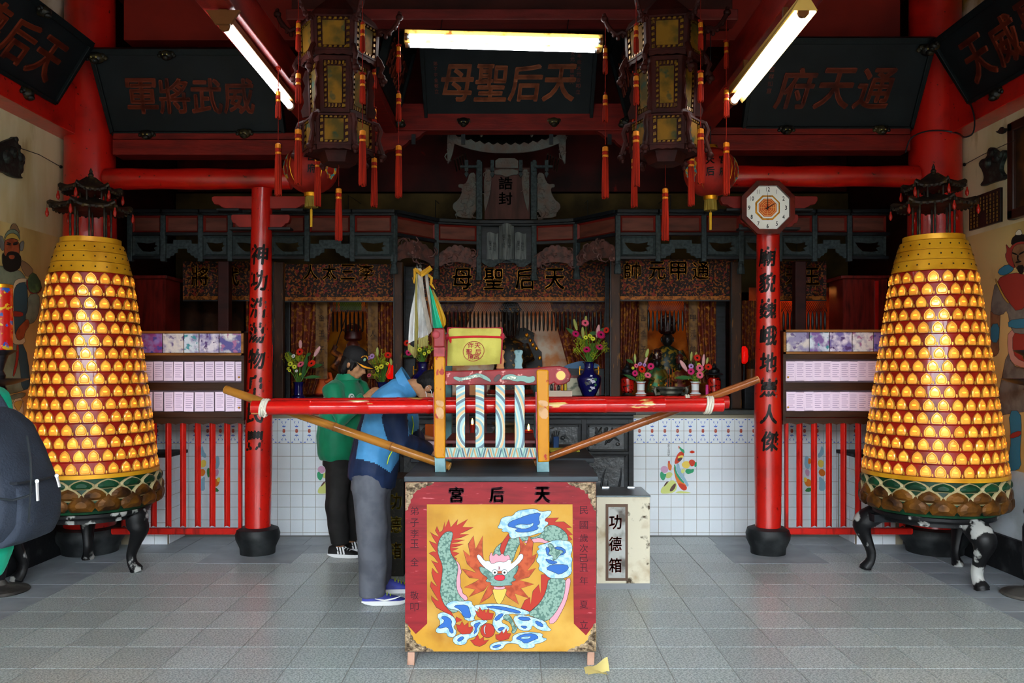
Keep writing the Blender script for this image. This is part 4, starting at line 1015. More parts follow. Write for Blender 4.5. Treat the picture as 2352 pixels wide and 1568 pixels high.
for s in (-1, 1):
    q = lambda pts: [(1163.5+s*(u-1163.5), v) for u, v in pts]
    MB().prism(smooth2(q([(1093, 502), (1050, 500), (1048, 486), (1040, 480), (1040, 468), (1052, 460), (1060, 445), (1062, 432), (1052, 430), (1054, 422), (1068, 424), (1075, 412), (1078, 398), (1092, 396), (1093, 420)]), 1), fnT, .012, -.012).build('carved_wing', CV, tb, bev=.003)
    carve(q([(1092, 498), (1055, 496), (1048, 476), (1062, 455), (1068, 436), (1080, 415), (1092, 405)]), fnT, .012, 34, .018, CV, tb, 5+s)
    MB().prism(smooth2(q([(1112, 390), (1128, 390), (1129, 415), (1126, 440), (1120, 470), (1112, 492)]), 1), fnT, .016, .0).build('carved_curtain', CV, tb)
    carve(q([(1113, 392), (1126, 392), (1127, 430), (1114, 480)]), fnT, .016, 14, .013, CV, tb, 15+s)
    for px in (1072, 1100, 1131):
        MB().prism(q([(px-4, 395), (px+4, 395), (px+4, 370), (px-4, 370)]), fnT, .045, .01).build('bracket_arm', GREYW, tb)
        MB().prism(q([(px-5, 402), (px, 395), (px+5, 402), (px, 410)]), fnT, .05, .02).build('lozenge_drop', GREYW, tb)
    MB().prism(q([(1058, 388), (1100, 388), (1100, 383), (1058, 383)]), fnT, .06, .02).build('bracket_bar', GREYW, tb)
    # gable end board
    MB().prism(smooth2(q([(1030, 384), (1030, 303), (1046, 300), (1050, 325), (1046, 340), (1043, 360), (1034, 384)]), 1), fnT, .16, .13).build('gable_board', CV, tb)
    carve(q([(1031, 375), (1031, 308), (1045, 308), (1044, 345)]), fnT, .16, 12, .014, CV, tb, 25+s)
    MB().ball(fnT(*q([(1107, 318)])[0], .2), (.02, .02, .045), 8, 6).build('roof_charm', CV, tb, smooth=True)
    for k in range(5):
        a = q([(1070-k*6, 362+k*3)])[0]; b = q([(1046-k*3, 385-k*0)])[0]
        MB().bar(fnT(*a, .14), fnT(*a, -.2)+Vector((0, 0, -.03)), .012, .014).build('eave_rafter', DKBR, tb)
mb = MB(); n = 24
def eave(k, dv):
    q = abs(k-.5)*2; return (1045+k*237, 352+dv-22*q**2.4)
lowp = [eave(i/n, 12) for i in range(n+1)]; upp = [eave(i/n, -8+(3 if i % 2 else -3)) for i in range(n+1)]
mb.prism(lowp+list(reversed(upp)), fnT, .21, .19); mb.build('eave_board', CV, tb)
rf = MB(); rf.grid(lambda a, b: fnT(*eave(a, -8), .2)+Vector((0, .35*b, .15*b+.05*b*b)), 24, 4); rf.build('roof_slope', M('dark_roof', '#1b1a17', .6, col2='#2b2620', scale=20, stretch=(6, .5, .5)), tb)
MB().prism([(1138, 388), (1138, 372), (1146, 366), (1182, 366), (1190, 372), (1190, 388)], fnT, .05, .03).build('crest_panel', CV, tb)
MB().prism(smooth2([(1136, 390), (1190, 390), (1190, 403), (1178, 402), (1163, 408), (1150, 402), (1136, 403)], 1), fnT, .03, .01).build('carved_swag', CV, tb)
# ================= altar posts ========================================================
for px0, px1, yy, mt, lab in ((628, 650, 7.55, BRNW, 'brown worn altar post next to the column by the blue vase'), (905, 924, 7.55, BRNW, 'brown worn altar post behind the flag bundle'), (1403, 1425, 7.55, BRNW, 'brown worn altar post beside the tall blue vase'),
                      (1680, 1704, 7.55, BRNW, 'orange-brown worn altar post next to the clock column'), (655, 666, 7.8, BLK, 'thin black altar post behind the column-side brown post'), (930, 955, 7.9, BLK, 'black altar post right behind the flags'),
                      (1391, 1401, 7.9, BLK, 'thin black altar post behind the tall blue vase'), (1642, 1668, 7.85, BLK, 'broad black altar post beside the red altar lamp')):
    x0, x1 = XP(px0, yy), XP(px1, yy)
    t = thing('altar_post', lab, 'post', ((x0+x1)/2, yy, 1.115))
    zf = 1.2195 if yy > 7.64 and x0 > -2 else 1.116
    MB().box(x0, x1, yy, yy+.07, zf, 2.46).build('shaft', mt, t, bev=.008)
    MB().box(x0-.006, x0+.004, yy-.004, yy+.01, zf, 2.46).build('edge_strip', BLK, t)
# side room posts
for sx in (-1, 1):
    t = thing('altar_post', 'dark red square post behind the railing %s' % ('by the bearded guardian' if sx < 0 else 'by the red-hooded guardian'), 'post', (sx*2.62, 7.5, 1.115))
    MB().box(sx*2.62-.05, sx*2.62+.05, 7.5, 7.6, 1.116, 2.46).build('shaft', MAROON, t, bev=.008)
    # small red shrine cupboards
    x0, x1 = sorted((XP(300 if sx < 0 else 1938, 7.6), XP(378 if sx < 0 else 2040, 7.6)))
    t = thing('shrine_cupboard', 'small red wooden shrine cupboard behind the tower beside the %s' % ('bearded guardian' if sx < 0 else 'red-hooded guardian'), 'cupboard', ((x0+x1)/2, 7.6, 1.115))
    zt = ZP(640, 7.6)
    MB().box(x0-.03, x1+.03, 7.58, 7.98, zt, zt+.03).build('cornice', DKRED, t, bev=.005)
    xm = x1-.12 if sx < 0 else x0+.12
    arc = [(xm-.06, 1.3), (xm-.06, 1.62), (xm-.04, 1.68), (xm, 1.72), (xm+.04, 1.68), (xm+.06, 1.62), (xm+.06, 1.3)]
    MB().prism(holed(rect(x0, x1, 1.116, zt), arc), lambda u, v, d: (u, 7.62+d, v), 0, .02).build('front_board', DKRED, t)
    for xs in (x0, x1-.02): MB().box(xs, xs+.02, 7.64, 7.95, 1.116, zt).build('side_board', DKRED, t)
    MB().box(x0+.02, x1-.02, 7.93, 7.95, 1.116, zt).build('back_board', DKRED, t); MB().box(x0+.02, x1-.02, 7.64, 7.93, 1.116, 1.14).build('bottom_board', DKRED, t)
    MB().box(*(sorted((xm-sx*(-.0)-.2*(1 if sx < 0 else -1), xm-.17*(1 if sx < 0 else -1)))), 7.60, 7.62, 1.2, zt-.02).build('stile', RED, t)
# ================= embroidered valances, curtains, backdrops ===========================
EMB = M('gold_embroidery', '#170705', .6, col2='#7a420a', scale=46, mix=(.52, .60), col3='#6a1a10', scale3=26, mix3=(.55, .62), bump=.5, bscale=60, stretch=(1, 1, 1), detail=8)
EMBR = M('red_gold_curtain', '#571a08', .6, col2='#8a5410', scale=30, mix=(.5, .57), col3='#4a0f0a', scale3=16, mix3=(.5, .6), bump=.4, bscale=50, detail=8)
GTH = M('gold_thread', '#8a4f14', .5, .3, col2='#4a2408', scale=40, mix=(.45, .58))
def cloth(px0, px1, py0, py1, y, amp, waves, mt, nm, par, taper=None):
    x0, x1, z0, z1 = XP(px0, y), XP(px1, y), ZP(py1, y), ZP(py0, y); nu = max(12, int(waves*6))
    def f(a, b):
        k = 1-b; xa, xb = x0, x1
        if taper: xa = x0+(taper[0](k))*(x1-x0); xb = x0+(taper[1](k))*(x1-x0)
        return (xa+(xb-xa)*a, y+amp*math.sin(a*waves*2*PI)*(.5+.5*k), z0+(z1-z0)*b)
    return MB().grid(f, nu, 12).build(nm, mt, par, smooth=True)
def valance(px0, px1, py0, py1, y, txt, tpx, tpy, size, label, mt=EMB):
    t = thing('embroidered_valance', label, 'valance', (XP((px0+px1)/2, y), y, ZP(py1, y)))
    cloth(px0, px1, py0, py1-8, y, .008, 2.5, mt, 'cloth', t)
    cloth(px0, px1, py1-10, py1, y-.016, .004, 3, GTH, 'gold_border', t)
    MB().bar(P(px0, py1, y-.018), P(px1, py1, y-.018), .012, .012).build('cord', BLK, t)
    for c, px in zip(txt, tpx):
        glyph(MB(), c, lambda u, v, d: (XP(px, y)+u, y-.012-d, ZP(tpy, y)+v), size, size*1.05, .014, heavy=.03).build('character', M('raised_gold_thread', '#a06a1c', .45, .3) if mt is EMB else GTH, t)
    return t
YV = 8.02
valance(955, 1400, 602, 692, YV, '母聖后天', (1062, 1134, 1206, 1274), 641, .19, 'gold embroidered valance with four characters over the central niche')
valance(652, 912, 606, 692, 7.627, '人太三李', (715, 758, 800, 842), 625, .13, 'gold embroidered valance over the niche with the sword-bearing statue')
valance(1418, 1690, 596, 690, 7.627, '帥元甲通', (1452, 1508, 1557, 1608), 622, .15, 'gold embroidered valance over the niche with the jewelled statue')
valance(420, 575, 600, 690, 7.9, '將武', (462, 530), 635, .17, 'gold embroidered valance behind the railing near the bearded guardian')  # side valances: same embroidered cloth as the middle ones
valance(1790, 1898, 600, 690, 7.9, '天王', (1820, 1862), 635, .15, 'gold embroidered valance behind the railing near the red-hooded guardian')
# beaded net fringes under the valances
BEAD = M('dark_beads', '#0c0a0a', .35)
bd = MB().tube([(0, 0, 0), (0, 0, -.03), (0, 0, -.12), (0, 0, -.185), (0, 0, -.2)], [.003, .010, .012, .008, .002], 6).mesh('bead_tassel', BEAD, True)
def net(px0, px1, py, y, label, step=.040):
    x0, x1, z = XP(px0, y), XP(px1, y), ZP(py, y)
    t = thing('bead_fringe', label, 'fringe', ((x0+x1)/2, y, z-.3))
    n = int((x1-x0)/step); mb = MB()
    for i in range(n*2):
        xa = x0+i*step/2
        mb.bar((xa, y, z), (min(x1, xa+step*1.5), y, z-.1), .003, .003); mb.bar((xa, y, z), (max(x0, xa-step*1.5), y, z-.1), .003, .003)
    o = mb.build('net', BEAD, t); o['kind'] = 'stuff'
    for i in range(n): obj('bead_tassel', bd, t, loc=(x0+(i+.5)*step-t.location.x, 0, z-.09-t.location.z))
net(1000, 1395, 693, 8.10, 'dark beaded net fringe over the central niche')
net(760, 842, 692, 7.80, 'dark beaded net fringe over the sword-bearing statue')
net(1485, 1580, 690, 7.80, 'dark beaded net fringe over the jewelled statue')
net(1795, 1900, 693, 8.0, 'dark beaded net fringe over the orange cloth behind the railing')
# curtains
def curtain(px0, px1, py0, py1, y, label, taper=None, mt=EMBR, amp=.02, wv=5):
    t = thing('embroidered_curtain', label, 'curtain', (XP((px0+px1)/2, y), y, ZP(py1, y)))
    cloth(px0, px1, py0, py1, y, amp, wv, mt, 'drape', t, taper)
    return t
curtain(669, 765, 670, 905, 7.84, 'red and gold curtain drawn aside next to the small blue vase', (lambda k: 0, lambda k: 1-.45*k*k))
curtain(838, 908, 670, 905, 7.84, 'red and gold curtain drawn aside behind the green jacket person', (lambda k: .1*k, lambda k: 1))
curtain(958, 1095, 690, 905, 8.16, 'dark gold curtain drawn aside behind the yellow bag', (lambda k: 0, lambda k: 1-.6*k))
curtain(1255, 1398, 690, 905, 8.16, 'orange gold curtain drawn aside behind the tall blue vase', (lambda k: .05+.42*k, lambda k: 1))
curtain(1425, 1490, 680, 880, 7.90, 'red gold curtain beside the lamp and white vase near the brown post', (lambda k: 0, lambda k: 1-.5*k*k))
curtain(1570, 1645, 680, 880, 7.84, 'red gold curtain beside the broad black post', (lambda k: .4*k*k, lambda k: 1))
curtain(565, 630, 690, 933, 7.95, 'dim gold curtain behind the lettered column')
curtain(1704, 1745, 690, 933, 7.95, 'dim gold curtain behind the clock column')
for px0, px1, lab, ch in ((725, 752, 'narrow embroidered streamer with a column of characters by the sword-bearing statue', '金玉子民'), (845, 868, 'narrow brown streamer behind the capped person', '夫人'), (1468, 1487, 'narrow brown streamer left of the jewelled statue', '吉全子民'), (1582, 1602, 'narrow brown streamer right of the jewelled statue', '甲元帥敬')):
    t = thing('streamer', lab.replace(' left of', ' beside the lily side of').replace(' right of', ' beside the black post side of'), 'streamer', P((px0+px1)/2, 880, 7.80))
    cloth(px0, px1, 690, 870, 7.80, .006, 1, M('streamer_brown', '#6b4a22', .6, col2='#4a3018', scale=20), 'strip', t)
    for i, c in enumerate(ch):
        if c in GL: glyph(MB(), c, lambda u, v, d: P((px0+px1)/2, 730+i*36, 7.79)+Vector((u, -d, v)), .055, .06, .003).build('character', M('streamer_char', '#2a1608', .6), t)
for px0, px1, py0, py1, y, c1, c2, lab in ((950, 1410, 640, 924.5, 8.78, '#cfc2ad', '#c98a5a', 'pale painted backdrop cloth of the central niche'), (670, 905, 640, 927, 8.55, '#a8731a', '#7a4a10', 'gold backdrop cloth behind the sword-bearing statue'),
                                        (1425, 1645, 640, 927, 8.55, '#b5661a', '#7a3a0e', 'orange backdrop cloth behind the jewelled statue'), (1720, 1935, 660, 927.5, 8.5, '#b8481a', '#8a2a10', 'orange backdrop cloth behind the railing next to the clock column'), (400, 560, 640, 927.5, 8.5, '#3a2010', '#1c100a', 'brown backdrop cloth behind the slip cabinet near the blue vase')):
    t = thing('backdrop_cloth', lab, 'backdrop', P((px0+px1)/2, py1, y))
    cloth(px0, px1, py0, py1, y, .02, 4, M('backdrop_'+c1[1:], c1, .8, col2=c2, scale=6, mix=(.45, .62)), 'cloth', t)
t = thing('hanging_cloth', 'small green cloth hanging at the top of the gold backdrop', 'cloth', P(800, 720, 8.535))
cloth(772, 830, 672, 712, 8.535, .01, 2, M('green_cloth', '#3f7a2a', .7), 'cloth', t)
# niche lamps: small warm bulbs the altar has above each niche
BULB = M('altar_bulb', '#ffd9a0', .4, emit='#ff9a48', es=16)
for px, py, y, r, lab in ((1000, 640, 8.45, .035, 'small warm altar bulb behind the central valance, near the flags'), (1350, 640, 8.45, .035, 'small warm altar bulb behind the central valance, near the tall blue vase'), (800, 640, 8.2, .026, 'small warm altar bulb above the sword-bearing statue'),
                      (1540, 640, 8.2, .03, 'small warm altar bulb above the jewelled statue'), (1830, 660, 8.3, .028, 'small warm altar bulb above the orange cloth behind the railing')):
    c = P(px, py, y); t = thing('altar_bulb', lab, 'light bulb', c)
    MB().ball(c, (r, r, r*1.2), 12, 8).build('bulb', BULB, t, smooth=True)
    MB().tube([c+Vector((0, 0, r)), c+Vector((0, 0, r+.05))], .014, 8).build('socket', BLK, t)
    MB().lathe([(.014, r+.05), (.04, r+.045), (.11, -r), (.112, -r), (.045, r+.05), (.014, r+.056)], c, 20, caps=False).build('added_bulb_shade', BLK, t, smooth=40)  # opaque cone added to stop the bulb's light spilling upwards
    MB().tube([c+Vector((0, 0, r+.05)), (c.x, c.y, 3.2), (c.x, 8.88, 3.25)], .004, 6).build('cable', BLK, t)
# ================= statues ============================================================
def statue(px, py0, py1, y, wpx, robe, face, crown, label, sword=False, beads=False, gold=None):
    h = (py1-py0)*y/F; w = wpx*y/F; b = P(px, py1, y)
    t = thing('deity_statue', label, 'statue', b)
    z = lambda q: b.z+h*q
    R = M(*robe) if isinstance(robe, tuple) else robe
    MB().lathe([(w*.52, 0), (w*.55, h*.06), (w*.5, h*.18), (w*.42, h*.3), (w*.44, h*.42), (w*.36, h*.54), (w*.14, h*.60)], b, 20, ry=.62).build('robe', R, t, smooth=True)
    for s in (-1, 1):
        MB().tube([(b.x+s*w*.36, y, z(.52)), (b.x+s*w*.52, y-.04, z(.38)), (b.x+s*w*.2, y-w*.4, z(.32))], [w*.13, w*.12, w*.08], 10).build('sleeve', R, t, smooth=True)
    hd = MB().ball((b.x, y-.02, z(.68)), (w*.17, w*.17, h*.095), 14, 10)
    hd.ball((b.x, y-.02-w*.17, z(.67)), (w*.03, w*.035, h*.02), 6, 4)
    for s in (-1, 1): hd.ball((b.x+s*w*.17, y-.02, z(.68)), (w*.03, w*.04, h*.035), 6, 4)
    hd.build('head', M(*face), t, smooth=True)
    C = M(*crown)
    MB().lathe([(w*.19, h*.75), (w*.26, h*.78), (w*.24, h*.86), (w*.28, h*.90), (w*.2, h*.97), (w*.05, h)], (b.x, y-.02, b.z), 14, ry=.8).build('crown', C, t, smooth=True)
    for k in range(7):
        a = -1.2+k*.4; MB().ball((b.x+w*.28*math.sin(a), y-.02-w*.22*math.cos(a), z(.90)), w*.035, 8, 5).build('crown_bead', GOLD if k % 2 else C, t, smooth=True)
    if beads:
        for k in range(9):
            a = -1.0+k*.25; x = b.x+w*.24*math.sin(a); yy = y-.02-w*.24*math.cos(a)
            MB().tube([(x, yy, z(.84)), (x, yy, z(.62))], .006, 6).build('bead_strand', BEAD, t)
    MB().lathe([(w*.6, -.0), (w*.62, h*.015), (w*.58, h*.05)], b, 20, ry=.7).build('pedestal', DKRED, t, smooth=30)
    if gold:
        for k in range(8):
            a = -1.1+k*.31; MB().ball((b.x+w*.47*math.sin(a), y-w*.30*math.cos(a), z(.12+.09*(k % 3))), (w*.06, w*.03, w*.06), 8, 5).build('gilt_boss', GOLD, t, smooth=True)
    if sword:
        MB().bar((b.x-w*.5, y-.06, z(.62)), (b.x-w*.1, y-.1, z(1.18)), .012, .004).build('sword', BLK, t)
        MB().tube([(b.x-w*.36, y, z(.52)), (b.x-w*.56, y-.05, z(.60)), (b.x-w*.47, y-.06, z(.68))], [w*.12, w*.1, w*.07], 10).build('raised_arm', R, t, smooth=True)
    return t
st = MB()
statue(1172, 690, 905, 8.42, 88, ('statue_black_robe', '#141210', .4, .2, '#6a4a12', 22, (.55, .62)), ('statue_dark_face', '#2a1512', .35), ('statue_black_crown', '#0e0c0c', .35, .2, '#7a5516', 30, (.58, .64)), 'dark crowned goddess statue seated in the central niche', beads=True, gold=True)
statue(812, 742, 905, 8.1, 80, ('statue_dark_robe', '#3b1a10', .45, 0, '#8a4a18', 16, (.5, .62)), ('statue_brown_face', '#4a1e14', .35), ('statue_red_crown', '#3a0f0c', .4), 'dark brown statue holding a raised sword', sword=True)
statue(1532, 722, 902, 8.27, 78, ('statue_green_robe', '#10241c', .4, 0, '#7a6016', 24, (.5, .58)), ('statue_black_face', '#141414', .3), ('statue_jewel_crown', '#2a1010', .3, .3, '#9a8a7a', 40, (.6, .66)), 'jewelled black-faced statue in green and gold', gold=True)
statue(742, 812, 908, 7.95, 40, ('statue_orange_robe', '#c4501a', .6, 0, '#8a2a10', 14, (.5, .62)), ('statue_brown_face', '#4a1e14', .35), ('statue_red_crown', '#3a0f0c', .4), 'small bald statue in orange cloth behind the blue vase')
statue(1508, 800, 906, 8.0, 44, ('statue_gold_robe', '#5a4a14', .4, .4, '#1f5a3a', 20, (.48, .58)), ('statue_black_face', '#141414', .3), ('statue_jewel_crown', '#2a1010', .3), 'small gilt statue with green sashes behind the incense burner', gold=True)
statue(1560, 812, 906, 7.99, 34, ('statue_maroon_robe', '#5a1c14', .5, 0, '#8a6a1a', 20, (.5, .6)), ('statue_black_face', '#141414', .3), ('statue_red_crown', '#3a0f0c', .4), 'small black-faced statue in maroon beside the gilt one')
# throne behind the goddess
t = thing('throne', 'black and gilt carved throne arm beside the goddess statue', 'throne', P(1215, 905, 8.62))
fq = lambda u, v, d: P(u, v, 8.62-d)
MB().prism([(1180, 926), (1178, 755), (1205, 752), (1228, 765), (1226, 780), (1236, 800), (1244, 808), (1246, 850), (1246, 926)], fq, .02, -.12).build('arm_panel', M('throne_lacquer', '#0d0907', .5, spec=.25, col2='#5a420a', scale=26, mix=(.58, .63)), t)
for px, py in ((1218, 782), (1224, 792), (1232, 800), (1210, 770), (1240, 822), (1238, 845)): MB().ball(fq(px, py, .022), (.018, .01, .024), 8, 5).build('gilt_boss', GOLD, t, smooth=True)
# ================= raised altar step ===================================================
sp = thing('altar_step', 'dark raised altar step on the tiled counter', 'altar step', (0, 7.64, 1.115))
MB().box(-2.0, 2.02, 7.64, 8.19, 1.116, 1.22).build('step_block', BLK, sp, bev=.006)
ZS = 1.221
# ================= vases and flowers ====================================================
BLUE = M('cobalt_glaze', '#12124a', .12, coat=.5)
STEM = M('stem_green', '#4f7a2c', .6); LEAF = M('leaf_green', '#2f5a2a', .5, rnd=.15); BUD = M('lily_bud', '#a8b060', .5); BUDP = M('pink_bud', '#d8a0a0', .5)
FL = {'m': M('magenta_petal', '#c01860', .6), 'r': M('red_petal', '#c82410', .6), 'p': M('pink_petal', '#e0607a', .6), 'y': M('yellow_petal', '#d2d23a', .6), 'v': M('violet_petal', '#b48ac4', .6), 'w': M('white_petal', '#e6dfe0', .6), 'h': M('flower_heart', '#1c0c0c', .7)}
def gerbera(par, c, r, k, tilt):
    mb = MB(); n = 16; Rm = Matrix.Translation(c) @ Matrix.Rotation(tilt[1], 4, 'Z') @ Matrix.Rotation(tilt[0], 4, 'X')
    q = MB()
    for ring, rr, zz in ((0, 1, 0), (1, .8, .12)):
        for i in range(n):
            a = 2*PI*(i+.5*ring)/n; ca, sa = math.cos(a), math.sin(a)
            f = lambda u, v, h: (u*ca-v*sa, u*sa+v*ca, h)
            k_ = q.pts([f(r*.15, -r*.05, zz*r), f(r*.6*rr, -r*.16, zz*r+r*.12), f(r*rr, 0, zz*r+r*.1), f(r*.6*rr, r*.16, zz*r+r*.12), f(r*.15, r*.05, zz*r)]); q.face(range(k_, k_+5), 0)
    q.lathe([(r*.22, r*.05), (r*.26, r*.16), (r*.12, r*.22)], n=10, mi=1)
    mb.add(q, Rm); return mb.build('flower', [FL[k], FL['h']], par)
def budm(par, a, b, r, mt):
    a = Vector(a); b = Vector(b); return MB().tube([a, a.lerp(b, .25), a.lerp(b, .6), a.lerp(b, .9), b], [r*.4, r*.9, r, r*.6, r*.1], 8).build('bud', mt, par, smooth=True)
def leafm(par, a, b, w, sag=.02):
    a = Vector(a); b = Vector(b); t = (b-a).normalized(); s = t.cross(Vector((0, -1, .25))).normalized(); mb = MB()
    mb.grid(lambda u, v: a.lerp(b, u)+s*(v-.5)*2*w*math.sin(PI*min(1, u*.92+.06))+Vector((0, -.008*abs(v-.5), -sag*u*u)), 8, 2); return mb.build('leaf', LEAF, par, smooth=True)
def bouquet(vx, vy, vz, label, scale, flowers, buds, leaves, spr, ypx):
    """positions are photo pixels turned into points round the vase's own distance"""
    t = thing('flower_bouquet', label, 'flowers', (vx, vy, vz)); base = Vector((vx, vy, vz-.03))
    rnd = random.Random(int(abs(vx)*1000))
    for (px, py, r, k) in flowers:
        c = P(px, py, vy-.05-rnd.uniform(0, .06)); r = r*vy/F
        MB().tube([base, base.lerp(c, .6)+Vector((0, .02, .01)), c], .0035, 5).build('stem', STEM, t)
        gerbera(t, c, r, k, (1.15+rnd.uniform(-.3, .35), rnd.uniform(-.5, .5)))
    for (px, py, qx, qy, r, pk) in buds:
        a = P(px, py, vy-.02); b = P(qx, qy, vy-.03)
        MB().tube([base, base.lerp(a, .6), a], .003, 5).build('stem', STEM, t); budm(t, a, b, r*vy/F, BUDP if pk else BUD)
    for (px, py, qx, qy, w) in leaves: leafm(t, P(px, py, vy-.01), P(qx, qy, vy-.03), w*vy/F)
    for (px, py, r) in spr:          # feathery goldenrod sprays and small blooms
        c = P(px, py, vy-.01-rnd.uniform(0, .06)); mb = MB(); rr = r*vy/F
        for i in range(26):
            p = c+Vector((rnd.gauss(0, rr*.5), rnd.gauss(0, rr*.3), rnd.gauss(0, rr*.5)))
            mb.ball(p, .006, 5, 3); mb.bar(p, p.lerp(base, .12), .002, .002)
        mb.build('spray', M('goldenrod', '#8f9a1e', .7, rnd=.15), t); MB().tube([base, base.lerp(c, .5)+Vector((0, .01, 0)), c], .003, 5).build('stem', STEM, t)
    for i in range(6):
        a = rnd.uniform(0, 6.3); MB().tube([base, base+Vector((math.cos(a)*.03, math.sin(a)*.03, .1)), base+Vector((math.cos(a)*.06, math.sin(a)*.05, .2*scale))], .003, 5).build('stem', STEM, t)
    return t
def vase(prof, x, y, z, mt, label, handles=False, bands=None, blooms=None, sc=1):
    t = thing('vase', label, 'vase', (x, y, z))
    MB().lathe([(r*sc, h*sc) for r, h in prof], (x, y, z), 32).build('body', mt, t, smooth=35)
    if handles:
        for s in (-1, 1):
            MB().tube([(x+s*p*sc, y, z+q*sc) for p, q in ((.055, .25), (.088, .255), (.085, .285), (.09, .235), (.086, .20), (.092, .185), (.058, .205))], .006, 8).build('handle', GOLD, t, smooth=True)
    if bands:
        for h0, h1, r, c in bands: MB().lathe([(r*sc, h0*sc), (r*sc+.0012, h0*sc+.001), (r*sc+.0012, h1*sc-.001), (r*sc, h1*sc)], (x, y, z), 28, caps=False).build('band', M('band_'+c[1:], c, .2), t, smooth=True)
    for (u, v, r, c) in (blooms or ()):
        rr = next(a[0]+(b[0]-a[0])*(v-a[1])/(b[1]-a[1]+1e-9) for a, b in zip(prof, prof[1:]) if a[1] <= v <= b[1]+1e-6)*sc+.002
        a = u
        MB().prism([(r*math.cos(k*PI/5)*(1 if k % 2 else .7), r*math.sin(k*PI/5)*(1 if k % 2 else .7)) for k in range(10)], lambda p, q, d: (x+rr*math.sin(a+p/rr), y-rr*math.cos(a+p/rr), z+v*sc+q), 0).build('painted_bloom', M('bloom_'+c[1:], c, .2), t)
    return t
BIG = [(.058, 0), (.064, .01), (.072, .03), (.105, .10), (.115, .165), (.108, .185), (.072, .22), (.05, .25), (.045, .28), (.05, .31), (.066, .325), (.06, .325), (.04, .30)]
xb = XP(1353, 7.8)
vase(BIG, xb, 7.8, ZS, BLUE, 'tall cobalt vase with gilt handles and white blooms beside the framed landscape', True, blooms=[(.25, .15, .03, '#c8c8d8'), (.25, .09, .028, '#c8c8d8'), (.45, .16, .018, '#4a7a4a'), (.5, .11, .016, '#4a7a4a'), (.1, .19, .015, '#c8c8d8'), (-.25, .13, .03, '#3a3a3e'), (.02, .06, .016, '#7f9f7f')])
bouquet(xb, 7.8, ZS+.33, 'tall mixed bouquet with magenta gerberas and lily buds in the tall cobalt vase', 1,
        [(1322, 767, 10, 'm'), (1380, 769, 12, 'm'), (1347, 803, 11, 'm'), (1377, 797, 10, 'm'), (1344, 742, 10, 'p'), (1345, 775, 6, 'y'), (1355, 772, 7, 'y'), (1362, 778, 6, 'y'), (1393, 758, 8, 'r')],
        [(1325, 758, 1318, 732, 4, 0), (1345, 740, 1346, 725, 3.5, 0), (1340, 776, 1338, 750, 4, 0), (1371, 775, 1376, 745, 5, 1)], [(1330, 775, 1300, 748, 5), (1375, 765, 1395, 748, 5), (1352, 770, 1372, 758, 5), (1340, 790, 1320, 755, 4)], [(1330, 785, 12), (1335, 795, 12), (1385, 790, 12), (1392, 800, 9), (1365, 815, 9), (1325, 805, 9), (1345, 785, 10)], 0)
xb = XP(971, 7.8)
vase(BIG, xb, 7.8, ZS, BLUE, 'tall cobalt vase with gilt handles below the flag bundle', True)
bouquet(xb, 7.8, ZS+.33, 'green bouquet with yellow daisies in the vase below the flags', 1, [(964, 803, 6, 'y'), (975, 812, 5, 'y'), (985, 808, 5, 'y'), (935, 788, 9, 'r'), (938, 810, 8, 'm')], [(968, 815, 960, 790, 3, 0)], [(960, 820, 935, 800, 4), (980, 815, 1000, 790, 4), (965, 815, 955, 785, 4), (972, 815, 985, 785, 4), (950, 818, 915, 815, 3)], [(970, 800, 14), (955, 805, 10), (988, 800, 10)], 0)
SML = [(.045, 0), (.05, .01), (.063, .04), (.065, .09), (.06, .115), (.045, .125), (.042, .14), (.044, .16), (.04, .20), (.045, .23), (.058, .245), (.05, .245), (.035, .22)]
for px, lab, bl in ((686, 'small cobalt vase on the counter next to the lettered column', 0), (878, 'small cobalt vase on the counter behind the blue jacket shoulder', 1)):
    x = XP(px, 7.52); vase(SML, x, 7.52, 1.117, BLUE, lab)
    if not bl:
        bouquet(x, 7.52, 1.36, 'bouquet with red and pink gerberas and yellow daisies next to the lettered column', 1, [(689, 808, 10, 'r'), (691, 837, 10, 'p'), (716, 835, 11, 'r'), (667, 836, 7, 'y'), (676, 842, 6, 'y'), (662, 846, 5, 'y'), (665, 851, 4, 'y'), (674, 818, 6, 'w'), (690, 859, 4, 'y'), (681, 852, 4, 'w')],
                [(690, 800, 690, 780, 4, 1), (722, 818, 735, 795, 4.5, 1)], [(700, 850, 705, 812, 5), (710, 845, 742, 832, 5), (698, 868, 738, 860, 4), (695, 870, 702, 825, 5), (680, 830, 660, 800, 4), (703, 820, 715, 805, 4)], [(662, 815, 10), (680, 825, 12), (690, 820, 9), (665, 825, 9)], 0)
    else:
        bouquet(x, 7.52, 1.36, 'bouquet with yellow daisies, violet sprigs and a red gerbera behind the blue jacket', 1, [(891, 816, 10, 'r'), (865, 845, 6, 'y'), (876, 842, 7, 'y'), (868, 851, 4, 'y'), (855, 818, 7, 'v'), (848, 822, 6, 'v'), (890, 835, 5, 'y'), (848, 862, 6, 'p')], [(867, 818, 867, 797, 3.5, 0), (899, 838, 897, 822, 3.5, 0)], [(880, 865, 892, 835, 4), (872, 870, 862, 840, 4)], [(862, 832, 11), (873, 820, 10), (880, 830, 9), (862, 860, 8)], 0)
        t = thing('red_lamp', 'glowing red lamp bulb behind the daisies bouquet', 'lamp', P(896, 872, 7.75))
        MB().lathe([(.02, -.075), (.04, -.05), (.045, 0), (.03, .05), (.008, .075)], P(896, 852, 7.75), 14).build('shade', M('red_glow', '#c81010', .3, emit='#ff1208', es=.12), t, smooth=True)
        q = P(896, 872, 7.75); MB().tube([(q.x, q.y, 1.221), (q.x, q.y, q.z+.02)], .01, 8).build('stem', BLK, t)
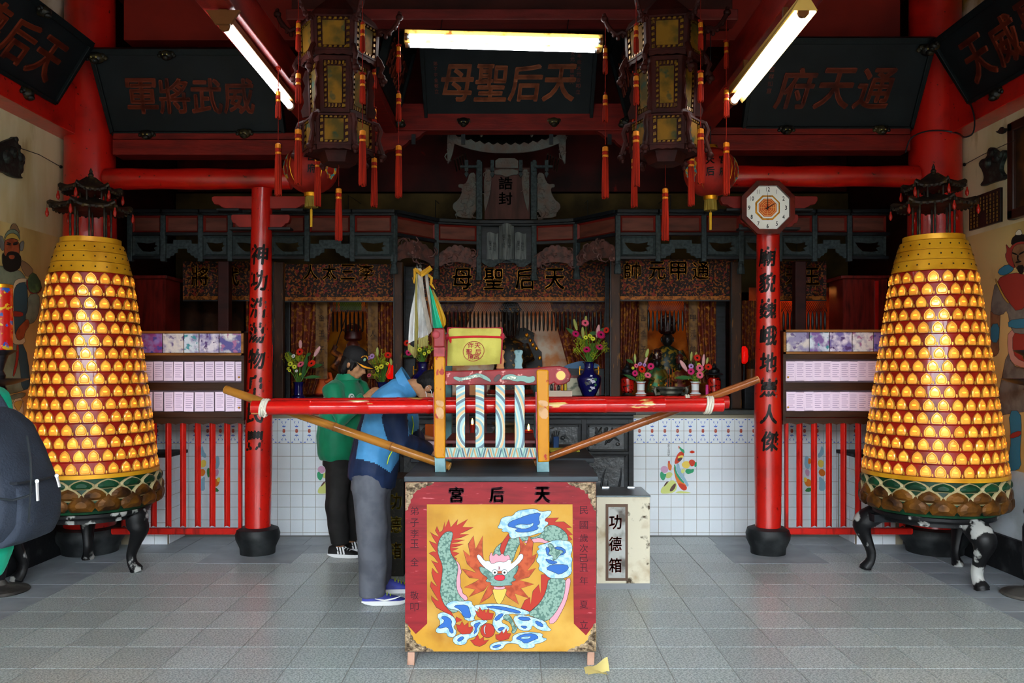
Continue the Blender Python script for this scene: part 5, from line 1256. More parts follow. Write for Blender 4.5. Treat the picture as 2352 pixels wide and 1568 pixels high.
WV = [(.048, 0), (.052, .008), (.05, .03), (.036, .04), (.034, .05), (.036, .11), (.04, .13), (.05, .142), (.044, .142), (.03, .12)]
WG = M('white_porcelain', '#d6dadc', .15)
for px, lab, fl_, bd_, lv in ((1472, 'small white and red vase with orange gerbera beside the incense burner', [(1474, 848, 11, 'r'), (1459, 857, 8, 'm'), (1495, 841, 9, 'm'), (1488, 862, 9, 'p'), (1461, 840, 6, 'p'), (1470, 836, 6, 'v'), (1480, 838, 5, 'v'), (1454, 845, 4, 'y')], [(1459, 835, 1458, 812, 3, 0), (1484, 820, 1489, 800, 4, 0), (1480, 835, 1487, 820, 3, 1)], [(1455, 835, 1438, 820, 4), (1465, 875, 1432, 855, 4), (1490, 860, 1500, 845, 3)]),
                          (1591, 'small white and red vase with pink gerberas beside the red altar lamp', [(1607, 845, 10, 'p'), (1607, 861, 10, 'p'), (1587, 853, 9, 'm'), (1601, 822, 10, 'r'), (1627, 843, 10, 'r'), (1587, 841, 7, 'v'), (1605, 838, 6, 'y')], [(1587, 828, 1589, 807, 3, 0), (1598, 820, 1600, 808, 3, 0), (1578, 852, 1562, 827, 5, 1), (1615, 840, 1617, 813, 4, 1), (1623, 835, 1626, 820, 3, 0)], [(1590, 868, 1550, 863, 5), (1600, 870, 1616, 850, 4)])):
    x = XP(px if px < 1500 else 1597, 7.72); px_ = px
    vase(WV, x, 7.72, ZS, WG, lab.split(' with ')[0]+(' beside the incense burner' if px < 1500 else ' beside the pink candle'), bands=[(.012, .024, .0525, '#a8482c'), (.05, .058, .0345, '#a8482c'), (.12, .127, .039, '#a8482c')])
    bouquet(x, 7.72, ZS+.14, 'compact bouquet with '+('one orange-red and magenta gerberas' if px < 1500 else 'two stacked pink gerberas and lily buds'), .7, fl_, bd_, lv, [(px+(0 if px < 1500 else 8), 866, 11), (px+(12 if px < 1500 else 20), 860, 8)], 0)
# red altar lamps
RLQ = M('red_lamp_glass', '#a8140c', .2, col2='#3a0806', scale=40, mix=(.56, .6), coat=.4)
for px, lab in ((1441, 'red barrel altar lamp with black cap beside the brown post'), (1640, 'red barrel altar lamp with black cap beside the broad black post')):
    c = P(px, 905, 7.79 if px < 1500 else 7.74); x, y, z = c.x, c.y, ZS; t = thing('altar_lamp', lab, 'lamp', (x, y, z))
    MB().lathe([(.055, 0), (.06, .01), (.045, .02), (.04, .035)], (x, y, z), 20).build('base', DKBR, t, smooth=30)
    MB().lathe([(.045, .035), (.06, .05), (.064, .11), (.06, .165), (.045, .18)], (x, y, z), 24).build('red_barrel', RLQ, t, smooth=35)
    MB().lathe([(.01, .18), (.012, .2), (.085, .205), (.08, .215), (.05, .225), (.052, .25), (.035, .265), (.02, .27), (.024, .285), (.006, .31)], (x, y, z), 24).build('cap', BLK, t, smooth=35)
    MB().ball((x, y, z+.19), .012, 8, 6).build('brass_neck', GOLD, t, smooth=True)
# incense burner with dragon ears
c = P(1545, 908, 7.70); x, y = c.x, 7.79; PEW = M('pewter', '#6b6a5e', .5, .5, col2='#3f3f38', scale=10)
t = thing('incense_burner', 'pewter incense burner bowl with dragon ears between the white vases', 'incense burner', (x, y, ZS))
MB().lathe([(.07, 0), (.08, .01), (.105, .03), (.10, .05), (.115, .06), (.13, .075), (.13, .09), (.11, .09), (.10, .07)], (x, y, ZS), 32).build('bowl', PEW, t, smooth=30)
for s in (-1, 1):
    mb = MB().tube([(x+s*.10, y, ZS+.03), (x+s*.14, y, ZS+.02), (x+s*.155, y, ZS+.06), (x+s*.14, y, ZS+.09)], [.018, .02, .022, .012], 8)
    for k in range(4): mb.tube([(x+s*.15, y, ZS+.04+.015*k), (x+s*(.185), y-.01, ZS+.045+.02*k)], [.006, .001], 5)
    mb.build('dragon_ear', PEW, t, smooth=True)
for k in range(3):
    MB().tube([(x-.03+.02*k, y, ZS+.07), (x-.035+.025*k, y, ZS+.26)], .002, 5).build('incense_stick', M('incense', '#a8401c', .7), t)
# framed landscape, box with bottles, misc objects of the altar
fq = lambda u, v, d: P(u, v, 7.97-d)
t = thing('framed_picture', 'landscape picture in a red and black frame behind the tall cobalt vase', 'picture', P(1340, 908, 7.97))
MB().prism(rect(1290, 1388, 908, 846), fq, 0, -.03).build('outer_frame', BLK, t, bev=.004)
MB().prism(rect(1297, 1381, 908, 862), fq, .008, 0).build('red_mat', DKRED, t)
MB().prism(rect(1302, 1376, 908, 868), fq, .012, .008).build('landscape', M('ink_landscape', '#b8b49a', .6, col2='#6a7060', scale=9, mix=(.52, .62), stretch=(1, 1, 2)), t)
MB().prism(smooth2([(1290, 846), (1300, 838), (1315, 833), (1335, 828), (1350, 832), (1372, 834), (1381, 846)], 1), fq, .0, -.03).build('cloud_crest', M('slate_blue', '#4a6a8a', .6, bump=.3), t)
t = thing('cardboard_box', 'cream flat box carrying small bottles beside the tall cobalt vase', 'box', P(1285, 920, 7.6)); b0 = P(1285, 910, 7.6)
MB().box(XP(1252, 7.52), XP(1314, 7.52), 7.5, 7.60, 1.117, ZP(897, 7.5)).build('carton', M('cream_card', '#cdb9a6', .7), t, bev=.003)
for k, (px, c) in enumerate(((1260, '#b0b4b8'), (1267, '#2a2a2c'), (1275, '#a03a34'), (1283, '#1c1c1e'), (1291, '#b8741c'), (1299, '#b8a82c'))):
    zz = ZP(897, 7.5); x = XP(px, 7.54); h = .062+.012*(k % 3)
    t = thing('bottle', 'small %s glass bottle on the cream box' % ('silver', 'black', 'red-labelled', 'smoky', 'amber', 'yellow')[k], 'bottle', (x, 7.545, zz))
    MB().lathe([(.010, 0), (.012, .004), (.012, h*.62), (.006, h*.78), (.006, h)], (x, 7.545, zz), 10).build('glass', M('bottle_'+c[1:], c, .15, coat=.3), t, smooth=35)
    MB().lathe([(.0075, h), (.0075, h+.012)], (x, 7.545, zz), 10).build('cap', BLK, t, smooth=35)
t = thing('candle', 'pink votive candle beside the white vase', 'candle', (XP(1624, 7.70), 7.70, ZS))
MB().lathe([(.014, 0), (.014, .11), (.004, .112)], t.location, 12).build('wax', M('pink_wax', '#c8327a', .4), t, smooth=35)
MB().lathe([(.002, .112), (.002, .128)], t.location, 6).build('wick', BLK, t)
t = thing('pen_jar', 'brown bamboo jar full of dark sticks beside the clock column', 'jar', (XP(1727, 7.6), 7.6, 1.117))
MB().box(XP(1711, 7.5), XP(1760, 7.5), 7.5, 7.63, 1.117, 1.36).build('box_stand', BLK, t, bev=.004)
MB().lathe([(.045, 0), (.047, .12), (.04, .12), (.038, .02)], (XP(1727, 7.56), 7.56, 1.361), 20).build('jar', M('bamboo_brown', '#6a3a18', .35), t, smooth=35)
for k in range(12):
    a = k*2.4; MB().tube([(XP(1727, 7.56)+.02*math.cos(a), 7.56+.02*math.sin(a), 1.37), (XP(1727, 7.56)+.035*math.cos(a), 7.56+.035*math.sin(a), 1.55+.01*(k % 3))], .004, 5).build('stick', DKBR, t)
for px, py, lab in ((1709, 813, 'glowing red lamp next to the clock column'), (623, 810, 'glowing red lamp next to the lettered column by the vase')):
    c = P(px, py, 7.74); t = thing('red_lamp', lab, 'lamp', (c.x, c.y, 1.117))
    MB().lathe([(.012, -.09), (.034, -.07), (.04, -.02), (.032, .05), (.012, .075)], c, 16).build('shade', M('red_glow', '#c81010', .3, emit='#ff1208', es=.12), t, smooth=True)
    MB().tube([(c.x, c.y, 1.117), (c.x, c.y, c.z-.1)], .012, 8).build('stem', BLK, t)
# ================= black carved altar table ============================================
YB = 7.02; zt = ZP(947, YB)
t = thing('carved_altar_table', 'black carved altar table in front of the tiled counter', 'table', (0, YB, 0))
xa, xb = XP(905, YB), XP(1455, YB)
MB().box(xa-.02, xb+.02, YB-.03, 7.345, zt-.02, zt).build('table_top', BLK, t, bev=.006)
MB().box(xa, xb, YB-.012, 7.345, zt-.055, zt-.022).build('moulding', BLK, t, bev=.006)
CARB = M('carved_black', '#1a1e22', .33, spec=.5, col2='#2a3035', scale=14, mix=(.45, .65), bump=.5, bscale=30)
fB = lambda u, v, d: (u, YB-d, v)
for u in (xa+.02, xa+.42, xb-.42, xb-.02): MB().prism(rect(u-.022, u+.022, 0, zt-.055), fB, 0, -.04).build('stile', BLK, t, bev=.004)
for v0, v1 in ((zt-.10, zt-.055), (zt-.36, zt-.33), (.10, .15)): MB().prism(rect(xa, xb, v0, v1), fB, -.002, -.036).build('rail', BLK, t, bev=.004)
MB().box(xa+.03, xb-.03, YB+.03, 7.34, .1, zt-.06).build('cabinet_back', BLK, t)
def relief(u0, u1, v0, v1, kind, sd):
    o = MB().prism(rect(u0, u1, v0, v1), fB, -.018, -.03).build('panel', CARB, t)
    fr = MB()
    for r_ in (rect(u0, u1, v0, v0+.012), rect(u0, u1, v1-.012, v1), rect(u0, u0+.012, v0, v1), rect(u1-.012, u1, v0, v1)): fr.prism(r_, fB, -.006, -.02)
    fr.build('panel_moulding', BLK, o)
    rn = random.Random(sd); mb = MB(); w, h = u1-u0, v1-v0
    for k in range(11):
        if kind == 'plant': a = Vector((u0+w*.5, 0, v0+h*.15)); ang = PI/2+rn.uniform(-1.3, 1.3); ln = h*rn.uniform(.4, .75); cv = rn.uniform(-1.2, 1.2)
        else: a = Vector((u0+w*rn.uniform(.15, .6), 0, v0+h*rn.uniform(.2, .6))); ang = rn.uniform(-.3, 1.6); ln = min(w, h)*rn.uniform(.4, .8); cv = rn.uniform(-1.5, 1.5)
        pts = []
        for i in range(7):
            q = i/6; aa = ang+cv*q; pts.append((a.x, YB+.016-.006*math.sin(PI*q), a.z)); a = a+Vector((math.cos(aa), 0, math.sin(aa)))*ln/6
            a.x = min(u1-.02, max(u0+.02, a.x)); a.z = min(v1-.02, max(v0+.02, a.z))
        mb.tube(pts, [.006, .010, .012, .012, .010, .007, .003], 6)
    for k in range(7): mb.ball((u0+w*rn.uniform(.2, .8), YB+.014, v0+h*(rn.uniform(.08, .3) if kind == 'plant' else rn.uniform(.2, .8))), (.02, .008, .016), 8, 5)
    mb.build('relief_carving', CARB, o, smooth=True)
relief(xb-.385, xb-.065, zt-.325, zt-.11, 'beast', 3); relief(xb-.385, xb-.065, .17, zt-.37, 'plant', 5)
relief(xb-1.0, xb-.46, zt-.325, zt-.11, 'bird', 8); relief(xb-1.0, xb-.46, .17, zt-.37, 'beast', 9)
relief(xa+.065, xa+.385, zt-.325, zt-.11, 'beast', 11); relief(xa+.065, xa+.385, .17, zt-.37, 'plant', 12); relief(xa+.46, xb-1.06, zt-.325, zt-.11, 'bird', 13)
# ================= dark writing table ===================================================
Y0, Y1, ZT = 5.43, 6.40, .90
t = thing('writing_table', 'dark weathered square table between the painted chest and the altar', 'table', (-.08, 5.9, 0))
WTW = M('weathered_dark_wood', '#2a2e33', .55, col2='#1b1d21', scale=4, mix=(.4, .7), stretch=(.5, 6, 6))
xa, xb = XP(942, Y0), XP(1366, Y0)
MB().box(xa, xb, Y0, Y1, ZT-.03, ZT).build('table_top', WTW, t, bev=.005)
MB().box(xa+.04, xb-.04, Y0+.05, Y1-.05, ZT-.065, ZT-.031).build('waist', BLK, t)
MB().box(xa+.02, xb-.02, Y0+.03, Y1-.03, ZT-.13, ZT-.066).build('apron', CARB, t, bev=.006)
for x in (xa+.05, xb-.05):
    for y in (Y0+.06, Y1-.06):
        MB().tube([(x, y, ZT-.066), (x, y, ZT-.2), (x, y, .1), (x, y, 0)], [.034, .03, .026, .034], 8).build('leg', BLK, t)
for x in (xa+.02, xb-.08): MB().box(x, x+.06, Y0+.02, Y0+.06, ZT-.15, ZT-.066).build('scroll_corner', CARB, t, bev=.012)
t = thing('censer', 'dark bronze tripod censer on the writing table', 'censer', (XP(1160, 6.2), 6.2, ZT))
MB().lathe([(.05, .0), (.055, .02), (.09, .05), (.10, .10), (.08, .13), (.075, .15), (.10, .17), (.10, .185), (.085, .185), (.07, .16)], t.location, 28).build('bowl', M('old_bronze', '#3a382c', .5, .5, col2='#55523c', scale=9), t, smooth=30)
for px, lab, h in ((1085, 'lit red candle seen between the striped slats', .18), (1214, 'short lit red votive candle beside the right slats', .14)):
    x = XP(px, 6.0); t = thing('candle', lab.replace('right slats', 'yellow post'), 'candle', (x, 6.0, ZT)); r = .017 if h > .15 else .035
    MB().lathe([(r, 0), (r, h), (r*.5, h+.003)], (x, 6.0, ZT), 16).build('wax', M('red_wax', '#a0180e', .4), t, smooth=35)
    MB().lathe([(.003, h), (.008, h+.012), (.006, h+.03), (.001, h+.045)], (x, 6.0, ZT), 8).build('flame', M('candle_flame', '#ffb040', .4, emit='#ffae40', es=10), t, smooth=True)
t = thing('clipboard', 'yellow clipboard with a green pen lying on the writing table', 'clipboard', (XP(1292, 5.9), 5.9, ZT))
MB().box(XP(1262, 5.9), XP(1330, 5.9), 5.82, 6.02, ZT+.001, ZT+.012).build('board', M('yellow_plastic', '#b8b23a', .5), t, bev=.003)
MB().tube([(XP(1292, 5.9), 5.84, ZT+.019), (XP(1317, 5.9), 5.86, ZT+.019)], .007, 8).build('pen', M('green_plastic', '#1f9a5a', .4), t)
t = thing('pen_holder', 'blue pen holder standing on the writing table', 'pen holder', (XP(1277, 6.05), 6.05, ZT))
MB().box(t.location.x-.02, t.location.x+.02, 6.03, 6.07, ZT+.001, ZT+.09).build('holder', M('blue_plastic', '#1f4a8a', .4), t, bev=.003)
for k in range(3): MB().tube([(t.location.x-.01+.01*k, 6.05, ZT+.085), (t.location.x-.015+.02*k, 6.05, ZT+.13)], .004, 6).build('pen', BLK, t)
t = thing('paper_stack', 'pink and white forms under the writing hand', 'paper', (XP(978, 5.62), 5.62, ZT))
MB().box(XP(950, 5.6), XP(1010, 5.6), 5.52, 5.75, ZT+.0005, ZT+.10).build('sheets', M('pink_paper', '#d9c4cc', .8), t)
t = thing('plastic_case', 'clear plastic stationery case on the writing table', 'case', (XP(985, 6.0), 6.0, ZT))
MB().box(XP(975, 6.0), XP(998, 6.0), 5.95, 6.08, ZT+.001, ZT+.045).build('case', M('frosted_plastic', '#b8c0c8', .3), t, bev=.004)
t = thing('orange_folder', 'upright orange folder behind the yellow post on the writing table', 'folder', (XP(988, 6.2), 6.2, ZT))
MB().box(XP(977, 6.2), XP(1000, 6.2), 6.18, 6.22, ZT+.001, ZT+.17).build('folder', M('orange_card', '#c05a1c', .6), t, bev=.003)
# ================= donation boxes =======================================================
def donation(x0, x1, y0, y1, h, label, body, ch, fr, plate, heavy, chx, chw, chz):
    t = thing('donation_box', label, 'donation box', ((x0+x1)/2, (y0+y1)/2, 0)); f_ = lambda u, v, d: (u, y0-d, v)
    MB().box(x0, x1, y0, y1, .0, h).build('box_body', body, t, bev=.004)
    if plate:
        MB().prism(rect(plate[0], plate[1], plate[2], plate[3]), f_, .006, -.002).build('plate_rim', fr, t)
        MB().prism(rect(plate[0]+.018, plate[1]-.018, plate[2]+.02, plate[3]-.02), f_, .007, .002).build('name_plate', M('tarnished_steel', '#8a8a86', .35, .6, col2='#4a4540', scale=9), t)
    for c, z in zip('功德箱', chz): glyph(MB(), c, lambda u, v, d: f_(chx+u, z+v, .0078+d), chw, chw*1.15, .001, heavy=heavy).build('character', ch, t)
    return t
x0, x1 = XP(1370, 5.58), XP(1493, 5.58); h = ZP(1141, 5.58)
t = donation(x0, x1, 5.58, 5.97, h, 'stained white metal donation box with red characters beside the painted chest', M('stained_white_metal', '#c9c2ac', .4, col2='#8a6a3c', scale=5, mix=(.55, .75), col3='#3a2c18', scale3=14, mix3=(.62, .7)), M('worn_red_ink', '#8a2a1c', .6), M('rust_rim', '#5a463a', .5, .4), (XP(1391, 5.58), XP(1442, 5.58), ZP(1333, 5.58), ZP(1157, 5.58)), .02, XP(1413, 5.58), .082, [ZP(p, 5.58) for p in (1198, 1248, 1297)])
MB().box(x0-.004, x1+.004, 5.575, 5.975, h, h+.012).build('steel_lid', M('dull_steel', '#5a6266', .25, .8), t, bev=.003)
for px in (1390, 1450): MB().box(XP(px, 5.75), XP(px+16, 5.75), 5.93, 5.972, h+.012, h+.018).build('hinge', M('aluminium', '#b8bcc0', .3, .9), t)
MB().box(x0-.003, x1+.003, 5.577, 5.975, .0, .04).build('steel_foot', M('dull_foot_steel', '#7d8082', .5, .5), t)
donation(-1.03, -.775, 5.92, 6.28, .70, 'black donation box with gold characters beside the grey trousers', M('speckled_black', '#1c1a17', .5, col2='#3a3428', scale=40, mix=(.6, .7)), M('gold_ink', '#b8a23a', .5), None, None, .02, XP(906, 5.92), .10, [ZP(p, 5.92) for p in (1150, 1204, 1263)])
# ================= painted chest ========================================================
YC = 4.16
def off_poly(p, e):
    n = len(p); A = sum(p[i][0]*p[(i+1) % n][1]-p[(i+1) % n][0]*p[i][1] for i in range(n)); s = 1 if A > 0 else -1; out = []
    for i in range(n):
        a, b, c = p[i-1], p[i], p[(i+1) % n]
        n1 = (b[1]-a[1], -(b[0]-a[0])); n2 = (c[1]-b[1], -(c[0]-b[0]))
        l1 = math.hypot(*n1) or 1; l2 = math.hypot(*n2) or 1
        v = (n1[0]/l1+n2[0]/l2, n1[1]/l1+n2[1]/l2); l = math.hypot(*v) or 1
        out.append((b[0]+s*e*v[0]/l, b[1]+s*e*v[1]/l))
    return out
def painted(parent, polys, cols, fn, name, out=.8, sm=1, outm='#1c1a1a', rough=.5):
    """flat paint: coloured shapes with a dark brush outline"""
    ks = list(dict.fromkeys(k for k, p in polys)); mats = [cols[k] for k in ks]+[M('paint_outline', outm, rough)]; mb = MB()
    for i, (k, p) in enumerate(polys):
        q = smooth2(p, sm) if sm and k not in ('red', 'org') else p
        if out: mb.prism(off_poly(q, out), fn, i*2, mi=len(ks))
        mb.prism(q, fn, i*2+1, mi=ks.index(k))
    return mb.build(name, mats, parent)
chest = thing('painted_chest', 'red and yellow chest painted with a dragon, brass corners, carrying the palanquin chair', 'chest', (XP(1149, YC), 4.5, 0))
CR = M('chest_red', '#7a161d', .55, col2='#621016', scale=9, mix=(.45, .7), col3='#a85258', scale3=30, mix3=(.66, .72), stretch=(.5, 1, 3))
CYE = M('chest_yellow', '#a67a24', .5, col2='#90621a', scale=5, mix=(.5, .7), col3='#b38f44', scale3=3, mix3=(.5, .7))
x0, x1 = XP(930.5, YC), XP(1369, YC); zb, ztp = ZP(1496, YC), ZP(1107, YC)
MB().box(x0+.004, x1-.004, YC+.004, 4.84, zb, ztp).build('box_body', CR, chest, bev=.004)
tt = ZP(1093, YC)
MB().box(x0-.004, x1+.012, YC-.015, 4.87, ztp+.004, tt).build('top_board', M('slate_top', '#383f45', .5, col2='#23282c', scale=5, mix=(.4, .7), stretch=(.5, 5, 5)), chest, bev=.005)
for px in (936, 1349):
    MB().prism([(px, 1497), (px+17, 1497), (px+16, 1530), (px-1, 1530)], lambda u, v, d: P(u, v, YC+.004+d), 0, .05).build('leg', M('pale_worn_wood', '#a07c6a', .7, col2='#7a584a', scale=8), chest, bev=.004)
for x in (x0+.02, x1-.06): MB().box(x, x+.04, 4.78, 4.82, 0, zb).build('leg', M('pale_worn_wood', '#a07c6a', .7), chest, bev=.004)
fc = lambda u, v, d: P(u, v, YC)+Vector((0, .003-d*.00016, 0))
MB().prism(rect(930.5, 1369, 1496, 1107), fc, 0, -20).build('front_panel', CYE, chest)
BOR = [(930.5, 1107), (1369, 1107), (1369, 1429), (1346, 1459), (1318, 1432), (1315, 1158), (980.5, 1158), (981, 1432), (955, 1456), (930.5, 1429)]
MB().prism(BOR, fc, 8).build('red_border', CR, chest)
D = lambda pts: [(960+u*.236, 1150+v*.236) for u, v in pts]
circ = lambda x, y, r, n=14: [(x+r*math.cos(2*PI*k/n), y+r*math.sin(2*PI*k/n)) for k in range(n)]
CD = dict(red=M('dragon_red', '#94281b', .5), grn=M('dragon_scales', '#708a7e', .5, col2='#48655c', scale=85, mix=(.50, .66), tex='vor'), pnk=M('dragon_pink', '#c67f8c', .5), wht=M('cloud_white', '#9db2bd', .5, col2='#7299b0', scale=60, mix=(.45, .6)),
          blu=M('cloud_blue', '#265596', .5), org=M('mane_orange', '#a04525', .5, col2='#86331a', scale=30), pur=M('bone_white', '#b4babd', .5), jade=M('cheek_jade', '#67857c', .5, col2='#48655e', scale=60, mix=(.5, .6)), nose=M('nose_red', '#b02434', .4), brd=M('beard_yellow', '#c09a44', .5), blk=M('pupil', '#1c1a1a', .5))
DR = [('red', [(360,1150),(250,1075),(180,1035),(135,960),(130,925),(170,965),(205,975),(160,900),(120,830),(128,785),(160,820),(190,835),(150,760),(135,700),(140,655),(175,700),(205,710),(170,640),(130,580),(165,600),(200,605),(160,545),(108,510),(150,495),(180,500),(140,440),(108,390),(150,410),(185,420),(150,360),(120,305),(160,335),(205,350),(170,290),(185,250),(210,310),(240,290),(260,205),(262,265),(300,180),(318,260),(388,180),(375,240),(485,178),(430,255),(540,258),(470,290),(400,325),(495,325),(420,355),(345,375),(455,380),(380,400),(320,415),(445,420),(370,445),(315,455),(395,462),(330,490),(400,510),(345,545),(375,560),(300,700),(280,1000)]),
 ('red', [(345,1195),(375,1130),(430,1160)]),
 ('pnk', [(365,575),(400,610),(410,650),(425,690),(405,730),(415,780),(410,830),(430,870),(435,905),(470,920),(485,960),(450,970),(380,920),(350,860),(350,700)]),
 ('grn', [(340,305),(330,370),(305,450),(320,520),(365,580),(390,640),(380,720),(370,800),(380,880),(410,930),(455,970),(440,1010),(360,1100),(300,1060),(250,1000),(215,900),(225,800),(240,700),(240,620),(200,530),(190,450),(210,370),(260,310),(300,298)]),
 ('red', [(1215,200),(1250,170),(1370,165),(1330,205),(1420,205),(1495,260),(1440,265),(1505,330),(1465,335),(1500,375),(1470,385),(1400,320),(1280,245)]),
 ('pnk', [(1030,400),(1110,365),(1180,350),(1230,370),(1270,395),(1250,415),(1180,400),(1130,405),(1050,412)]),
 ('grn', [(730,560),(735,500),(770,440),(860,380),(960,350),(1050,350),(1110,362),(1200,330),(1230,260),(1300,230),(1380,260),(1440,310),(1465,370),(1440,400),(1260,395),(1190,350),(1100,375),(1000,395),(960,470),(930,560),(915,600),(880,560)]),
 ('red', [(800,470),(810,420),(880,320),(890,360),(860,430),(830,520),(810,520)]),
 ('wht', [(770,265),(800,220),(810,170),(870,150),(920,150),(960,100),(1040,85),(1150,78),(1190,110),(1300,92),(1290,130),(1220,190),(1280,215),(1220,260),(1230,300),(1150,320),(1080,345),(980,350),(920,370),(890,345),(890,300),(810,300),(830,270)]),
 ('blu', [(870,240),(900,200),(990,170),(1060,140),(1200,110),(1170,170),(1190,220),(1150,240),(1180,270),(1090,300),(980,305),(940,290),(980,270),(900,255)]),
 ('wht', [(930,250),(990,225),(1080,235),(1130,210),(1110,250),(1030,275)]),
 ('red', [(1005,1045),(1040,970),(1090,940),(1095,1010),(1120,880),(1175,815),(1195,905),(1200,720),(1290,710),(1290,800),(1220,960),(1090,1075)]),
 ('pnk', [(1440,760),(1490,750),(1470,870),(1440,990),(1380,1110),(1330,1190),(1270,1195),(1300,1110),(1380,980),(1410,880)]),
 ('grn', [(1275,740),(1435,740),(1430,880),(1400,980),(1330,1100),(1250,1175),(1180,1150),(1060,1100),(1120,1060),(1200,980),(1250,880)]),
 ('wht', [(1260,410),(1330,380),(1420,385),(1490,400),(1505,470),(1480,540),(1505,560),(1490,620),(1500,700),(1440,750),(1340,755),(1270,745),(1230,700),(1170,670),(1190,620),(1145,580),(1180,530),(1150,490),(1190,470),(1160,440)]),
 ('blu', [(1240,440),(1290,470),(1380,440),(1450,490),(1400,530),(1330,520),(1260,540)]), ('blu', [(1240,660),(1300,620),(1450,620),(1470,660),(1380,720),(1320,690)]), ('blu', [(1230,560),(1300,580),(1370,600),(1290,620)]),
 ('grn', [(1260,430),(1290,410),(1320,440),(1330,470),(1430,490),(1380,520),(1345,570),(1310,580),(1320,530),(1265,520),(1290,480)]),
 ('org', [(700,800),(640,870),(495,935),(560,860),(450,840),(560,790),(600,760),(500,745),(425,660),(500,680),(570,700),(480,610),(440,480),(510,540),(490,420),(540,340),(560,470),(630,340),(625,480),(640,600),(700,640),(900,640),(960,600),(1000,480),(985,350),(1050,440),(1080,345),(1120,400),(1110,540),(1155,515),(1130,590),(1060,680),(1145,655),(1080,740),(980,770),(1130,810),(1000,850),(1085,950),(940,900),(980,1005),(870,930),(820,860),(760,860),(690,940),(600,1000),(650,900)]),
 ('pnk', [(690,560),(715,490),(730,545),(760,510),(790,540),(820,510),(850,545),(880,520),(900,570),(870,620),(720,620)]),
 ('pur', [(570,530),(600,520),(650,590),(690,580),(720,620),(780,590),(850,600),(880,570),(910,580),(900,620),(960,570),(990,515),(1025,520),(1020,570),(900,680),(870,710),(830,680),(760,680),(720,710),(640,640),(590,580)]),
 ('jade', [(595,630),(660,660),(730,710),(860,710),(940,650),(980,620),(965,690),(920,740),(960,770),(900,790),(920,820),(860,820),(800,830),(700,820),(720,795),(650,780),(690,750),(610,700)]),
 ('brd', [(720,840),(870,840),(840,940),(790,1020),(750,960)]), ('pnk', [(735,830),(790,842),(850,830),(840,860),(740,860)]), ('nose', [(735,745),(770,720),(830,720),(850,745),(830,775),(770,775)]),
 ('pur', circ(748, 695, 26)), ('pur', circ(842, 695, 26)), ('blk', circ(748, 697, 7, 8)), ('blk', circ(842, 697, 7, 8)),
 ('wht', [(265,1010),(340,970),(420,980),(520,970),(530,1020),(590,1030),(570,1090),(540,1140),(560,1160),(470,1170),(430,1100),(390,1060),(300,1050)]), ('blu', [(330,1020),(480,1010),(500,1060),(520,1140),(440,1130),(420,1060)]),
 ('wht', [(180,1110),(240,1080),(300,1100),(360,1140),(370,1190),(340,1230),(380,1270),(350,1330),(290,1320),(280,1280),(200,1290),(165,1260),(230,1190)]), ('blu', [(220,1130),(270,1120),(330,1160),(320,1210),(350,1280),(320,1290),(290,1220),(220,1240),(190,1230),(270,1170)]),
 ('wht', [(530,1020),(640,1005),(740,1000),(860,1010),(960,1040),(1070,1070),(1090,1100),(1000,1110),(900,1090),(850,1130),(800,1180),(890,1220),(880,1270),(790,1290),(750,1250),(720,1180),(770,1090),(700,1050),(600,1060)]), ('blu', [(640,1030),(760,1020),(900,1045),(1010,1080),(980,1095),(870,1070),(780,1050)]), ('blu', [(740,1150),(800,1095),(840,1100),(770,1170)]), ('blu', [(770,1250),(820,1225),(850,1235),(800,1265)]),
 ('wht', [(500,1190),(560,1160),(690,1160),(640,1200),(600,1220),(590,1280),(560,1320),(480,1340),(470,1390),(400,1405),(345,1380),(340,1330),(420,1290),(520,1290),(550,1240)]), ('blu', [(540,1200),(620,1175),(570,1230),(575,1270),(540,1300),(560,1240)]), ('blu', [(380,1350),(430,1315),(450,1335),(400,1370)]),
 ('wht', [(920,1130),(1000,1105),(1110,1130),(1240,1170),(1260,1220),(1310,1265),(1180,1260),(1110,1200),(1100,1260),(1000,1260),(960,1220)]), ('blu', [(960,1130),(1080,1130),(1100,1160),(1010,1165)]), ('blu', [(1140,1160),(1210,1190),(1220,1230),(1150,1200)]), ('blu', [(990,1215),(1070,1220),(1040,1245)]),
 ('wht', [(920,1310),(1000,1280),(1100,1275),(1220,1290),(1200,1330),(1265,1340),(1200,1380),(1130,1390),(1140,1420),(1050,1440),(990,1420),(980,1390),(900,1380),(850,1390),(830,1430),(760,1455),(700,1440),(700,1400),(770,1370),(860,1365),(920,1370)]), ('blu', [(945,1340),(1020,1295),(1130,1290),(1180,1330),(1130,1350),(1040,1390),(1000,1350)]), ('blu', [(720,1415),(800,1395),(810,1410),(740,1430)]), ('wht', [(990,1335),(1040,1318),(1110,1318),(1060,1345)]),
 ('grn', [(825,1130),(860,1100),(900,1120),(930,1180),(950,1230),(975,1220),(940,1290),(910,1280),(925,1240),(890,1170),(850,1160)]),
 ('red', [(555,1060),(590,1090),(600,1030),(630,1080),(650,1050),(660,1095),(690,1040),(690,1090),(735,1095),(720,1150),(640,1160),(580,1120)]), ('red', [(370,1200),(410,1210),(430,1170),(450,1215),(490,1180),(490,1230),(540,1220),(510,1290),(430,1295),(390,1260)]),
 ('red', [(510,1355),(550,1350),(580,1300),(600,1350),(640,1320),(640,1360),(690,1350),(650,1390),(600,1415),(550,1400)]), ('red', [(755,1300),(790,1300),(820,1260),(830,1300),(860,1240),(870,1290),(905,1290),(880,1340),(800,1360),(760,1340)]), ('red', circ(678, 1260, 68, 28)), ('pur', [(640,1240),(650,1215),(660,1210),(648,1240),(650,1275),(660,1300),(645,1280)])]
